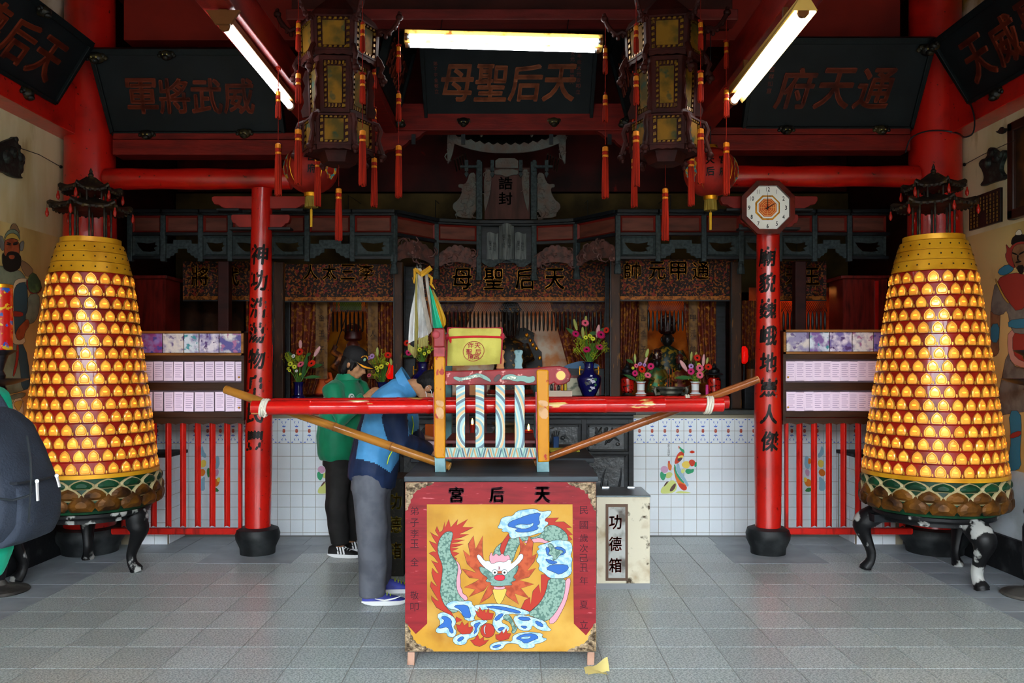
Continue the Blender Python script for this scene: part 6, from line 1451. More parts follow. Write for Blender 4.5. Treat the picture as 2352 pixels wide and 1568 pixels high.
painted(chest, [(k, D(p)) for k, p in DR], CD, lambda u, v, d: fc(u, v, 10+d*.16), 'dragon_painting', out=.95)
for ch, x, y, w_, h_, hv in [('宮', 1048, 1136, .07, .075, .06), ('后', 1141, 1136, .07, .075, .06), ('天', 1246, 1136, .075, .075, .06)]+[(c, 1341, y, .042, .040, 0) for c, y in zip('民國歲次己丑年夏立', (1171, 1205, 1235, 1259, 1281, 1303, 1333, 1388, 1434))]+[(c, 952, y, .042, .042, 0) for c, y in zip('弟子李玉全敬叩', (1173, 1200, 1225, 1248, 1290, 1367, 1394))]:
    glyph(MB(), ch, lambda u, v, d: fc(x, y, 12)+Vector((u, -d, v)), w_, h_, .0006, heavy=hv).build('character', M('faded_ink', '#33141c', .8), chest)
glyph(MB(), '王', lambda u, v, d: fc(960+790*.236, 1150+652*.236, 30)+Vector((u, -d, v)), .013, .014, .0004, heavy=.03).build('character', M('nose_red', '#b02434', .4), chest)
BRS = M('corner_brass', '#8d7a62', .45, .6, col2='#4a3d30', scale=40, mix=(.45, .6), bump=.8, bscale=90)
for cx, cy, sx, sy in ((931, 1107.5, 1, 1), (1368.5, 1107.5, -1, 1), (931, 1496, 1, -1), (1368.5, 1496, -1, -1)):
    p = [(0, 0), (66, 0), (60, 6), (50, 7), (46, 12), (38, 12), (34, 17), (27, 18), (22, 24), (18, 27), (17, 35), (12, 40), (12, 48), (6, 54), (6, 62), (0, 66)]
    o = MB().prism([(cx+sx*u, cy+sy*v) for u, v in p], fc, 14, -10).build('corner_mount', BRS, chest)
    mb = MB()
    for k in range(12):
        u, v = random.uniform(3, 40), random.uniform(3, 40)
        if u+v > 46: continue
        mb.ball(fc(cx+sx*u, cy+sy*v, 14), (.009, .003, .009), 7, 4)
    for k in range(6): mb.ball(fc(cx+sx*(8+k*9), cy+sy*(3+(k % 2)*3), 14), (.008, .003, .006), 7, 4); mb.ball(fc(cx+sx*(3+(k % 2)*3), cy+sy*(8+k*9), 14), (.006, .003, .008), 7, 4)
    mb.build('embossed_scrolls', BRS, o, smooth=True)['kind'] = 'stuff'
# ================= palanquin chair ======================================================
ZB = tt+.001; YF = 4.31; YR = 4.83
pq = thing('palanquin_chair', 'carved and painted palanquin chair with yellow posts standing on the painted chest', 'palanquin', (XP(1128, YF), 4.55, ZB))
PYL = M('palanquin_yellow', '#b07200', .4, col2='#9c6000', scale=8, mix=(.5, .7), col3='#8f1f12', scale3=22, mix3=(.615, .64), stretch=(1, 1, .6))
PBL = M('palanquin_slate_blue', '#6f8f94', .55, col2='#54747a', scale=10, col3='#a03a30', scale3=20, mix3=(.63, .68))
PRD = M('palanquin_red', '#7d1c20', .4, col2='#621316', scale=9, col3='#c78a84', scale3=24, mix3=(.64, .70))
PPK = M('palanquin_pink', '#94383e', .5, col2='#7a2a2e', scale=20)
PDR = M('palanquin_dark_red', '#5c1618', .4, col2='#3c0d0f', scale=8)
CHP = M('chipped_wood', '#b8906a', .7, col2='#a27446', scale=20)
# curved stripe paint of the slats
SLT = bpy.data.materials.new('slat_stripes'); SLT.use_nodes = True; nt = SLT.node_tree; N_, L_ = nt.nodes, nt.links
tc = N_.new('ShaderNodeTexCoord'); mp = N_.new('ShaderNodeMapping'); mp.inputs['Scale'].default_value = (1, .0, .8); mp.inputs['Location'].default_value = (.09, 0, -.17)
wv = N_.new('ShaderNodeTexWave'); wv.wave_type = 'RINGS'; wv.rings_direction = 'SPHERICAL'; wv.wave_profile = 'SAW'; wv.inputs['Scale'].default_value = 5.2; wv.inputs['Distortion'].default_value = 2.2; wv.inputs['Detail'].default_value = 1; wv.inputs['Detail Scale'].default_value = .8
cr = N_.new('ShaderNodeValToRGB'); cr.color_ramp.interpolation = 'CONSTANT'
e = cr.color_ramp.elements; e[0].color = (*lin('#86a8ac'), 1); e[1].position = .22; e[1].color = (*lin('#465c69'), 1)
for pos, c in ((.42, '#9db3a6'), (.5, '#b8946a'), (.68, '#628c94'), (.86, '#b8ae92')): q = e.new(pos); q.color = (*lin(c), 1)
L_.new(tc.outputs['Object'], mp.inputs[0]); L_.new(mp.outputs[0], wv.inputs['Vector']); L_.new(wv.outputs['Fac'], cr.inputs[0]); L_.new(cr.outputs[0], N_['Principled BSDF'].inputs['Base Color']); N_['Principled BSDF'].inputs['Roughness'].default_value = .5
def fpq(Y): return lambda u, v, d: P(u, v, Y)*1 + Vector((0, d, 0))
F0 = lambda u, v, d: Vector((XP(u, YF), YF+d, ZP(v, YF)))
def post(nm, segs, d0, d1, par):
    t = None
    for k, (p, mt) in enumerate(segs):
        o = MB().prism(p, F0, d0, d1).build(nm, mt, par, bev=.006)
    return o
zz = CY+(EYE-ZB)*F/YF   # photo row of the chest top at the chair's plane
for (a, b), top in (((997, 1022), 754), ((1232, 1261), 849)):
    front = [([(a, top+64), (b, top+64), (b+1, 1052), (a+5, 1052), (a+1, 1046)], PYL), ([(a+1, 1046), (a+4, 1052), (b, 1052), (b+2, zz), (a+2, zz)], PBL)] if a < 1100 else [([(a, 850), (a+5, 848), (b-4, 849), (b-1, 852), (b+1, 1060), (a+4, 1061)], PYL), ([(a, 1032), (a+4, 1061), (b, 1058), (b+1, zz), (a+1, zz)], PBL)]
    MB().prism(front[0][0], F0, -.012, .045).build('yellow_post', PYL, pq, bev=.007)
    MB().prism(front[1][0], F0, -.004, .045).build('post_foot', PBL, pq, bev=.005)
    MB().prism([(a-2, 900), (a+1, 900), (a+3, zz-30), (a, zz-40)], F0, .0, .04).build('red_edge', PPK, pq)
    for v0, v1 in ((918, 934), (934, 962)): MB().prism(smooth2([(a+3, v0), (b-3, v0+2), (b-2, v1), (a+8, v1-2)], 1), F0, -.0128).build('paint_chip', CHP, pq)
MB().prism([(996, 754), (1021, 754), (1022, 797), (996, 797)], F0, -.01, .05).build('post_head', PRD, pq, bev=.006)
MB().prism([(996, 797), (1022, 797), (1022, 820), (996, 820)], F0, -.008, .048).build('pink_collar', PPK, pq, bev=.004)
MB().ball(F0(1002, 768, -.012), (.021, .01, .021), 14, 8).build('rosette', PPK, pq, smooth=True)
# arm rails with rounded scroll ends
ARM = [(1022, 852), (1060, 851), (1120, 850), (1180, 847), (1230, 845), (1262, 841), (1285, 840), (1303, 845), (1312, 860), (1309, 875), (1296, 883), (1280, 884), (1273, 878), (1266, 882), (1258, 884), (1232, 884), (1022, 884)]
MB().prism(ARM, F0, .0, .04).build('arm_rail', PRD, pq, bev=.006)
MB().prism(circ(1288, 862, 13, 20), F0, -.004, .0).build('scroll_rim', PPK, pq)
MB().prism(circ(1288, 862, 10.5, 20), F0, -.006, -.004).build('scroll_eye', M('roundel_ochre', '#d8a860', .6), pq)
ARMD = [('g', [(1040, 868), (1055, 876), (1075, 870), (1095, 862), (1115, 872), (1130, 878), (1122, 866), (1100, 856), (1080, 862), (1060, 868), (1045, 864)]), ('w', [(1050, 872), (1075, 866), (1096, 859), (1112, 868), (1096, 865), (1075, 872)]), ('g', [(1150, 872), (1158, 862), (1175, 858), (1190, 864), (1205, 862), (1214, 866), (1228, 862), (1229, 876), (1212, 880), (1200, 874), (1185, 876), (1165, 870)]), ('w', [(1160, 868), (1176, 862), (1190, 868), (1178, 872)]), ('k', [(1132, 872), (1145, 858), (1152, 864), (1140, 878)])]
painted(pq, ARMD, dict(g=M('arm_jade', '#6f8f86', .5), w=M('arm_scale_white', '#c3c8b4', .5, col2='#7a8a80', scale=90, tex='vor', mix=(.4, .6)), k=M('arm_soot', '#4a3a3c', .6)), lambda u, v, d: F0(u, v, -.0006-d*.00012), 'arm_dragon', out=.6)
# slats, lower rail
for a, b in ((1047, 1068), (1092, 1112), (1138, 1160), (1182, 1205)):
    MB().prism(rect(a, b, 1030, 882), F0, .006, .02).build('slat', SLT, pq, bev=.002)
MB().prism(rect(1022, 1231, 1051, 1028), F0, .002, .04).build('lower_rail', M('rail_pale', '#95aba3', .55), pq, bev=.003)
zg = MB(); ZM = [M('zig_blue', '#435966', .55), M('zig_tan', '#ad845a', .55), M('zig_teal', '#628884', .55), M('zig_pink', '#b8686a', .55)]
for k in range(13):
    a = 1022+k*16.1; dn = k % 2
    for j in range(3):
        o_ = j*5.2
        if dn: p = [(a+o_, 1050), (a+o_+3.4, 1050), (a+o_+9, 1029), (a+o_+5.5, 1029)]
        else: p = [(a+o_, 1029), (a+o_+3.4, 1029), (a+o_+9, 1050), (a+o_+5.5, 1050)]
        p = [(min(1231, max(1022, u)), v) for u, v in p]
        zg.prism(p, F0, .0012-.0001*((k+j) % 3), mi=(k+j) % 3)
zg.build('zigzag_paint', ZM, pq)
MB().prism(rect(1022, 1231, 1053, 1050), F0, .0, .04).build('rail_lip', PPK, pq)
# rear frame of the chair
def F1(u, v, d):
    p = F0(u, v, 0); return Vector((p.x, YR+d, p.z))
for a, b, top in ((998, 1021, 754), (1233, 1260, 849)): MB().prism([(a, top), (b, top), (b, zz), (a, zz)], F1, 0, .05).build('rear_post', M('palanquin_teal', '#3f6468', .5, col2='#2c4a4e', scale=9), pq, bev=.005)
MB().prism(ARM, F1, 0, .04).build('arm_rail', PRD, pq, bev=.006)
MB().prism(rect(1022, 1231, 1051, 1022), F1, 0, .04).build('lower_rail', PDR, pq, bev=.003)
for a in (1050, 1095, 1140, 1185): MB().prism(rect(a, a+16, 1025, 882), F1, .006, .02).build('slat', PDR, pq, bev=.002)
for u, a in ((1010, 0), (1246, 0)):
    for v in (1040, 868): MB().bar(F0(u, v, .04), F1(u, v, 0), .04, .04).build('cross_rail', PDR, pq, bev=.003)
MB().prism(rect(1022, 1231, 1020, 1012), lambda u, v, d: Vector((XP(u, YF), YF+.03+d*.5, ZP(v, YF))), 0, .98).build('seat_board', PDR, pq, bev=.003)
MB().bar(F0(1010, 790, .04), F1(1010, 790, 0), .05, .06).build('head_rail', PRD, pq, bev=.004)
# vase shaped finials on the rear arm
for px, c1, c2, pc in ((1149, 'finial_orange', '#cf8f5a', '#a04a3a'), (1191, 'finial_blue', '#7fa0a4', '#5c7f84')):
    p = [(px-11, 848), (px-7, 838), (px-11, 828), (px-6, 818), (px-11, 808), (px-8, 803), (px+8, 803), (px+11, 808), (px+6, 818), (px+11, 828), (px+7, 838), (px+11, 848)]
    k = YR/YF
    MB().prism(smooth2(p, 1), lambda u, v, d: P(u, v, YR)+Vector((0, d, 0)), 0, .03).build('finial', M(c1, c2, .5, col2=pc, scale=22, mix=(.55, .62)), pq, bev=.004)
    MB().prism(rect(px-8, px+8, 862, 846), lambda u, v, d: P(u, v, YR)+Vector((0, d, 0)), 0, .03).build('finial_foot', PRD, pq)
# ================= carrying poles ========================================================
PRED = M('pole_red_paint', '#b30e08', .28, col2='#9c0b07', scale=5, col3='#b99a5a', scale3=11, mix3=(.655, .675), stretch=(.35, 1, 1.6), coat=.4)
PRED2 = M('pole_worn_red', '#a80e08', .35, col2='#960c07', scale=5, col3='#a8863a', scale3=14, mix3=(.62, .66), stretch=(.4, 1, 1.5))
BAM = M('bamboo_varnish', '#94601f', .3, col2='#683c12', scale=4, mix=(.4, .7), stretch=(.6, 3, 3), coat=.3)
BAMD = M('bamboo_dark', '#8a4a1c', .28, col2='#6a3412', scale=4, mix=(.4, .7), stretch=(.6, 3, 3), coat=.35)
NODE = M('bamboo_node', '#6a3c16', .5)
ROPE = M('white_rope', '#c4bcae', .85, bump=.4, bscale=120)
def bamboo(name, label, cat, a, b, r, mt, step, endm, nm='culm', grp=None, node=None):
    a = Vector(a); b = Vector(b); t = thing(name, label, cat, (a+b)/2, grp); n = max(2, int((b-a).length/step))
    pts, rad = [], []
    for i in range(n+1):
        q = i/n; c = a.lerp(b, q)
        if 0 < i < n:
            d = (b-a).normalized()
            pts += [c-d*.012, c-d*.004, c+d*.004, c+d*.012]; rad += [r*.99, r*1.05, r*1.05, r*.985]
        else: pts.append(c); rad.append(r)
    MB().tube(pts, rad, 20).build(nm, mt, t, smooth=50)
    d = (b-a).normalized()
    for c, s in ((a, -1), (b, 1)): MB().tube([c-d*s*.002, c+d*s*.002], r*.93, 18).build('cut_end', endm, t)
    if node:
        for i in range(1, n):
            c = a.lerp(b, i/n); MB().tube([c-d*.0035, c+d*.0035], r*1.065, 20).build('node_ring', node, t, smooth=50)
    return t
YP = 4.40
tp = bamboo('carrying_pole', 'bright red lacquered bamboo carrying pole of the palanquin, rope-bound, nearer the dragon side', 'carrying pole', P(580, 936, YP), P(1660, 929, YP), .038, PRED, .30, M('pole_end', '#7a5a30', .6), 'culm')
tr = bamboo('carrying_pole', 'worn darker red carrying pole on the altar side of the palanquin', 'carrying pole', P(612, 929, 4.785), P(1672, 923, 4.785), .038, PRED2, .34, M('pole_end', '#7a5a30', .6), 'culm')
def wrap(t, px, py, Y, n, r=.047):
    c = P(px, py, Y)
    for k in range(n):
        x = c.x+(k-(n-1)/2)*.013; pts = [(x+.008*math.sin(a*2*PI/16), Y+r*math.cos(a*2*PI/16), c.z+r*math.sin(a*2*PI/16)) for a in range(17)]
        MB().tube(pts, .0065, 7).build('rope_turn', ROPE, t, smooth=True)
wrap(tp, 608, 936, YP, 3, .044); wrap(tp, 1627, 930, YP, 3, .044); wrap(tr, 1575, 925, 4.785, 2, .044)
MB().tube([P(604, 922, YP-.045), P(600, 930, YP-.05), P(611, 950, YP-.05), P(606, 958, YP-.046)], .006, 6).build('rope_tail', ROPE, tp, smooth=True)
bamboo('bamboo_stick', 'honey coloured bamboo stick slanting down in front of the blue jacket', 'bamboo stick', P(518, 894, 4.62), P(1033, 1071, 4.40), .0235, BAM, .29, M('bamboo_cut', '#c79a55', .7), node=NODE)
bamboo('bamboo_stick', 'dark brown bamboo stick slanting down in front of the black carved table', 'bamboo stick', P(1741, 871, 4.62), P(1228, 1062, 4.58), .0215, BAMD, .27, M('bamboo_cut', '#c79a55', .7), node=NODE)
# ================= yellow bag =============================================================
bgq = thing('cloth_bag', 'yellow cloth bag with dark red piping and round emblem on the palanquin', 'bag', P(1089, 838, 4.42))
YEL = M('yellow_cloth', '#b0a850', .8, col2='#a29a46', scale=12, bump=.15, bscale=200); PIP = M('dark_red_piping', '#8a1f2e', .7)
def bagf(a, b, s):
    u = 1029+(1150-1029)*a-2*(1-b)*(1-a)*2+3*math.sin(b*2)*a; v = 840-(840-753)*b+math.sin(a*3)*1.2-2.5*a*(1-b)*2
    e = math.sin(PI*a)**.5*math.sin(PI*min(1, b*.97+.02))**.5 if 0 < a < 1 else 0
    p = P(u, v, 4.43); return p+Vector((0, -s*.045*e, 0))
MB().grid(lambda a, b: bagf(a, b, 1), 16, 12).grid(lambda a, b: bagf(a, b, -.6), 16, 12).build('pouch', YEL, bgq, smooth=True)
edge = [bagf(0, k/12, 0) for k in range(13)]+[bagf(k/16, 1, 0) for k in range(17)]+[bagf(1, 1-k/12, 0) for k in range(13)]
MB().tube(edge, .005, 6).build('piping', PIP, bgq, smooth=True)
MB().tube([bagf(k/16, .74+.03*math.sin(k/16*PI), 1)+Vector((0, -.004, 0)) for k in range(17)], .006, 6).build('red_cord', M('red_cord', '#b01a22', .7), bgq, smooth=True)
MB().tube([bagf(.05, .74, 1), bagf(.06, .66, 1)+Vector((0, -.004, 0)), bagf(.07, .60, 1)+Vector((0, -.006, 0))], [.008, .007, .002], 6).build('cord_tail', M('red_cord', '#b01a22', .7), bgq)
for a in (.0, 1.0): MB().ball(bagf(a, .76, 0), (.016, .01, .02), 8, 6).build('corner_loop', PIP, bgq, smooth=True)
def onbag(px, py, e=.003):
    a = (px-1029)/121; b = (840-py)/87; return Vector(bagf(min(.99, max(.01, a)), min(.99, max(.01, b)), 1))+Vector((0, -e, 0))
MB().tube([onbag(1089+23*math.cos(k*PI/16), 807+23*math.sin(k*PI/16)) for k in range(33)], .0016, 5).build('emblem_ring', PIP, bgq)
for ch, x, y in (('伴', 1082, 793), ('聖', 1079, 808), ('境', 1083, 820), ('天', 1097, 794), ('后', 1099, 808), ('宮', 1096, 819)):
    glyph(MB(), ch, lambda u, v, d: onbag(x+u*F/4.4, y-v*F/4.4, .002+d), .030, .028, .0006, heavy=.02).build('emblem_character', PIP, bgq)
MB().bar(P(1018, 772, 4.45), P(1158, 768, 4.45), .012, .012).build('hanging_rod', BAMD, bgq)
# ================= flag bundle ============================================================
fb = thing('flag_bundle', 'bundle of rolled white, green and yellow fringed flags tied behind the palanquin post', 'flags', P(1000, 800, 4.44))
ZF = lambda p: (930+p[0]*.1531, 600+p[1]*.1531)
def strip(Lf, Rt, Y, mt, nm, amp=.012, wv=2.0, nu=10, dy=0):
    Lf = crom([ZF(p) for p in Lf], 5); Rt = crom([ZF(p) for p in Rt], 5); n = min(len(Lf), len(Rt))
    Lf = [Lf[int(i*(len(Lf)-1)/(n-1))] for i in range(n)]; Rt = [Rt[int(i*(len(Rt)-1)/(n-1))] for i in range(n)]
    rows = []
    mb = MB()
    def f(a, b):
        i = min(n-1, int(round(b*(n-1)))); l, r = Lf[i], Rt[i]; u = l[0]+(r[0]-l[0])*a; v = l[1]+(r[1]-l[1])*a
        return P(u, v, Y)+Vector((0, amp*math.sin(a*wv*2*PI+b)*(b*.8+.2)+dy*a, 0))
    mb.grid(f, nu, n-1)
    return mb.build(nm, mt, fb, smooth=True)
SAT = M('white_satin', '#b8b6b3', .4, col2='#9a9895', scale=12, sheen=.4, col3='#6a4a2c', scale3=14, mix3=(.66, .69)); GRF = M('grey_sleeve', '#8a8177', .8, col2='#7a7268', scale=20); GRN2 = M('green_satin', '#1f9a74', .4, col2='#177a5c', scale=10, col3='#8a6a3a', scale3=16, mix3=(.60, .64)); YE2 = M('yellow_satin', '#a87c14', .5, col2='#906810', scale=10); FRG = M('straw_fringe', '#8f834a', .8, col2='#746a36', scale=80, stretch=(6, 6, .3))
strip([(318, 285), (340, 450), (380, 700), (425, 1000)], [(325, 285), (410, 470), (490, 760), (565, 995)], 4.46, GRN2, 'green_flag', .01, 1.2)
strip([(365, 400), (455, 620), (520, 850), (575, 1005)], [(380, 400), (540, 690), (610, 850), (612, 950)], 4.48, YE2, 'yellow_flag', .008, 1)
strip([(400, 420), (500, 640), (590, 840)], [(430, 430), (540, 660), (612, 860)], 4.49, FRG, 'yellow_fringe', .004, 2, 6)
strip([(195, 150), (140, 480), (70, 850), (45, 1230)], [(250, 120), (290, 480), (340, 850), (350, 1110)], 4.43, SAT, 'white_flag', .02, 2.2, 16)
strip([(180, 105), (215, 400), (280, 750), (350, 1100)], [(240, 105), (275, 400), (345, 750), (412, 1045)], 4.405, GRF, 'flag_sleeve', .008, .5)
strip([(300, 195), (320, 400), (370, 700), (400, 1000)], [(345, 180), (365, 400), (400, 700), (425, 1000)], 4.43, GRF, 'flag_sleeve', .006, .5)
strip([(165, 190), (150, 600), (150, 1000), (130, 1450)], [(190, 190), (185, 600), (200, 1000), (170, 1440)], 4.395, FRG, 'straw_fringe', .006, 2, 6)
strip([(200, 1150), (205, 1290)], [(345, 1105), (350, 1270)], 4.43, FRG, 'straw_fringe', .004, 4, 12)
strip([(42, 1230), (45, 1330)], [(150, 1300), (140, 1440)], 4.42, FRG, 'straw_fringe', .004, 4, 12)
BOW = M('yellow_ribbon', '#b08010', .6, col2='#94690e', scale=14)
strip([(150, 90), (200, 120), (240, 160)], [(150, 150), (190, 180), (240, 230)], 4.40, BOW, 'ribbon_loop', .006, 1)
strip([(240, 150), (300, 110), (370, 60)], [(250, 235), (330, 190), (415, 120)], 4.39, BOW, 'ribbon_loop', .01, 1)
MB().tube([P(*ZF(p), 4.40) for p in ((140, 110), (150, 200), (135, 330), (110, 240))], [.006, .008, .003, .001], 6).build('ribbon_end', BOW, fb)
MB().tube([P(*ZF(p), 4.45) for p in ((340, 190), (400, 250), (390, 340), (455, 420))], [.006, .009, .008, .002], 6).build('ribbon_end', BOW, fb)
for p, q in (((185, 20), (250, 1300)), ((235, 10), (330, 1300)), ((290, 60), (430, 1300))):
    a, b = P(*ZF(p), 4.45), P(*ZF(q), 4.47)
    MB().tube([b, a.lerp(b, .08)], .005, 6).build('flag_pole', BAMD, fb); MB().lathe([(.004, -.06), (.007, -.05), (.005, -.035), (.009, -.025), (.004, -.01), (.002, 0)], a, 8).build('pole_tip', M('dark_chrome', '#3a3d40', .25, .9), fb, smooth=True)
# ================= yellow paper on the floor ================================================
c = G(1376, 1541)
pp = thing('folded_paper', 'crumpled yellow joss paper lying on the floor by the chest leg', 'paper', (c.x, c.y, .002))
YPA = M('joss_paper', '#cfc07a', .8)
MB().grid(lambda a, b: (c.x-.07+.12*a, c.y-.045+.09*b+.03*a, .003+.045*max(0, a-.35)*b*1.4+.004*math.sin(a*9)), 8, 6).build('sheet', YPA, pp, smooth=True)
MB().grid(lambda a, b: (c.x-.06+.11*a, c.y-.055+.05*b+.01*a, .003+.006*math.sin(a*4+b)), 6, 4).build('under_sheet', YPA, pp, smooth=True)
# ================= people =====================================================================
def remeshed(mb, name, mats, parent, vox, it=4, wrinkle=0, wscale=14, matfn=None):
    me = mb.mesh(name+'_raw', mats if isinstance(mats, list) else [mats]); o = bpy.data.objects.new('raw', me); COL.objects.link(o)
    r = o.modifiers.new('r', 'REMESH'); r.mode = 'VOXEL'; r.voxel_size = vox
    s = o.modifiers.new('s', 'SMOOTH'); s.factor = .5; s.iterations = it
    dg = bpy.context.evaluated_depsgraph_get(); m2 = bpy.data.meshes.new_from_object(o.evaluated_get(dg)); bpy.data.objects.remove(o)
    off = wloc(parent)
    if wrinkle:
        nrm = [v.normal.copy() for v in m2.vertices]
        for v, n in zip(m2.vertices, nrm):
            p = v.co*wscale; w_ = pnoise(Vector((p.x*1.3+p.z*.5, p.y, p.z*.8)))+.5*pnoise(Vector((p.x*2.3, p.y*2.3, p.z*1.2+7)))
            v.co = v.co+n*wrinkle*w_
    m2.materials.clear()
    for m in (mats if isinstance(mats, list) else [mats]): m2.materials.append(m)
    m2.polygons.foreach_set('material_index', [matfn(p.center) if matfn else 0 for p in m2.polygons])
    m2.polygons.foreach_set('use_smooth', [True]*len(m2.polygons))
    for v in m2.vertices: v.co = v.co-off
    m2.name = name; return obj(name, m2, parent)
def ell(c, a, b, n=20):
    c = Vector(c); a = Vector(a); b = Vector(b); return [c+a*math.cos(2*PI*j/n)+b*math.sin(2*PI*j/n) for j in range(n)]
def proj(p): return (CX+p.x*F/p.y, CY-(p.z-EYE)*F/p.y)
def hand(mb, wrist, d, palm_n, curl=.5, s=1.0, side=1):
    """palm, four fingers of unequal length and a thumb leaving the side of the palm"""
    w_ = Vector(wrist); d = Vector(d).normalized(); n = Vector(palm_n); n = (n-d*n.dot(d)).normalized(); sd = d.cross(n)*side
    L = .085*s
    mb.loft([ell(w_, sd*.026*s, n*.018*s, 12), ell(w_+d*L*.4, sd*.038*s, n*.016*s, 12), ell(w_+d*L, sd*.040*s, n*.013*s, 12)])
    for k, (o_, ln) in enumerate(((-.030, .062), (-.010, .072), (.010, .068), (.029, .052))):
        p = w_+d*L*.92+sd*o_*s; pts = [p-d*.02*s, p]; dd = d.copy(); r = [.0085*s, .009*s]
        for j, q in enumerate((.45, .32, .23)):
            a = curl*(.5+.4*j); dd = (dd*math.cos(a)+n*math.sin(a)).normalized(); p = p+dd*ln*q*s; pts.append(p); r.append((.0085, .0078, .0065)[j]*s)
        mb.tube(pts, r, 8)
    p = w_+d*L*.25-sd*.03*s; q = p+(d*.5-sd*.6+n*.3).normalized()*.035*s; r_ = q+(d*.8-sd*.15+n*.45).normalized()*.032*s
    mb.tube([p+sd*.012*s, p, q, r_], [.012*s, .012*s, .0105*s, .008*s], 8)
def head_shapes(mb, Mx, s=1.0):
    """Mx: local frame (x right, y forward, z up) at the middle of the head"""
    q = MB()
    q.ball((0, -.01, .03), (.073, .092, .085), 18, 12); q.ball((0, .022, -.035), (.058, .066, .068), 16, 10); q.ball((0, .055, -.082), (.030, .026, .022), 10, 8)
    q.tube([(0, .082, .015), (0, .098, -.012), (0, .108, -.03), (0, .092, -.042)], [.009, .012, .016, .010], 8)
    for s_ in (-1, 1):
        q.ball((s_*.013, .094, -.034), (.010, .011, .009), 8, 6); q.ball((s_*.076, -.005, -.008), (.010, .020, .030), 10, 8); q.ball((s_*.04, .062, -.03), (.022, .02, .022), 10, 8); q.ball((s_*.03, .076, .026), (.022, .012, .008), 8, 6)
    q.ball((0, .085, -.058), (.024, .011, .006), 10, 6); q.ball((0, .083, -.067), (.021, .011, .006), 10, 6)
    mb.add(q, Mx @ Matrix.Scale(s, 4))
def frame(c, fwd, up=(0, 0, 1)):
    f_ = Vector(fwd).normalized(); u = Vector(up); u = (u-f_*u.dot(f_)).normalized(); r = f_.cross(u)
    m = Matrix((r, f_, u)).transposed().to_4x4(); m.translation = Vector(c); return m
def face_parts(t, Mx, hairm):
    inv = wloc(t)
    for s_ in (-1, 1):
        MB().add(MB().ball((s_*.031, .079, .006), (.013, .008, .0045), 10, 6), Mx).build('eye', M('eye_dark', '#20140f', .3), t, smooth=True)
        MB().add(MB().tube([(s_*.014, .086, .028), (s_*.032, .084, .034), (s_*.05, .072, .03)], [.003, .0045, .002], 6), Mx).build('eyebrow', hairm, t, smooth=True)
    MB().add(MB().tube([(-.022, .094, -.0625), (0, .099, -.061), (.022, .094, -.0625)], [.001, .002, .001], 6), Mx).build('mouth_line', M('lip_line', '#5a2a24', .5), t)
def shoe(t, heel, d, L, upper, sole, mark=None, stripes=0, lace=None):
    h = Vector(heel); d = Vector(d); d.z = 0; d.normalize(); s_ = Vector((d.y, -d.x, 0)); up = Vector((0, 0, 1))
    sec = [(0, .034, .075, .02), (.08, .040, .088, .01), (.25, .042, .095, .0), (.45, .043, .078, 0), (.65, .047, .056, 0), (.85, .043, .042, .002), (.96, .028, .032, .006), (1.0, .010, .022, .012)]
    rings = []
    for q, w_, ht, lift in sec:
        c = h+d*L*q; ring = []
        for j in range(16):
            a = 2*PI*j/16; x = math.cos(a)*w_; z = math.sin(a); zz = .022+lift*.3+(max(z, 0)**.8)*(ht-.022) if z > 0 else .022
            ring.append(c+s_*x+up*zz)
        rings.append(ring)
    o = MB().loft(rings).build('shoe', upper, t, smooth=50)
    rs = []
    for q, w_, ht, lift in sec:
        c = h+d*(L*q*1.02-.004); ring = []
        for j in range(16):
            a = 2*PI*j/16; x = math.cos(a)*(w_+.005); z = math.sin(a); ring.append(c+s_*x+up*((.028 if z > 0 else .002+lift)))
        rs.append(ring)
    MB().loft(rs).build('sole', sole, o, smooth=40)
    near = -1 if (s_.y > 0) else 1
    for k in range(stripes):
        q = .34+.09*k; c = h+d*L*q
        MB().bar(c+s_*near*.045+up*.03, c+s_*near*.026+up*.082-d*.02, .012, .004, up=s_).build('stripe', M('white_stripe', '#e4e6e8', .5), o)
    if mark:
        c = h+d*L*.30; MB().tube([c+s_*near*.046+up*.045, c+d*.06+s_*near*.050+up*.034, c+d*.12+s_*near*.049+up*.045, c+d*.16+s_*near*.043+up*.058], [.002, .006, .005, .0015], 6).build('side_curve', mark, o)
    for k in range(4):
        q = .42+.075*k; c = h+d*L*q; zz = .083-.028*(k/3); MB().tube([c-s_*.022+up*(zz-.006), c+up*(zz+.006), c+s_*.022+up*(zz-.006)], .0035, 6).build('lace', lace or M('white_stripe', '#e4e6e8', .5), o, smooth=True)
    return o
SKIN = M('skin', '#b5835f', .55, col2='#a06f4e', scale=20)
HAIR = M('black_hair', '#0d0c0d', .45, col2='#1b1a1c', scale=90, stretch=(1, 1, .2), bump=.5, bscale=140)
# ---- person in the green jacket ---------------------------------------------------------------
YA = 6.50; pa = lambda px, py, y=YA: P(px, py, y)
A = thing('person', 'person in green jacket, black trousers and black cap with yellow flame brim, looking down', 'person', (XP(783, 6.55), 6.55, 0))
fw_ = Vector((.90, -.42, 0)).normalized(); sdv = Vector((fw_.y, -fw_.x, 0))          # facing; right-hand side
hipA = Vector((XP(782, 6.58), 6.58, .86)); chA = Vector((XP(790, 6.58), 6.58, 1.19)); shA = Vector((XP(794, 6.58), 6.58, 1.345)); nkA = Vector((XP(803, 6.55), 6.55, 1.43)); hdA = Vector((XP(813, 6.52), 6.52, ZP(836, 6.52)))
MxA = frame(hdA, Vector((.95, -.30, 0)).normalized()*.93+Vector((0, 0, -.36)))
ft = {}
LA = {1: (pa(778, 1072, 6.50), pa(772, 1160, 6.47), pa(781, 1246, 6.52)), -1: (pa(800, 1072, 6.66), pa(800, 1160, 6.66), pa(806, 1236, 6.72))}
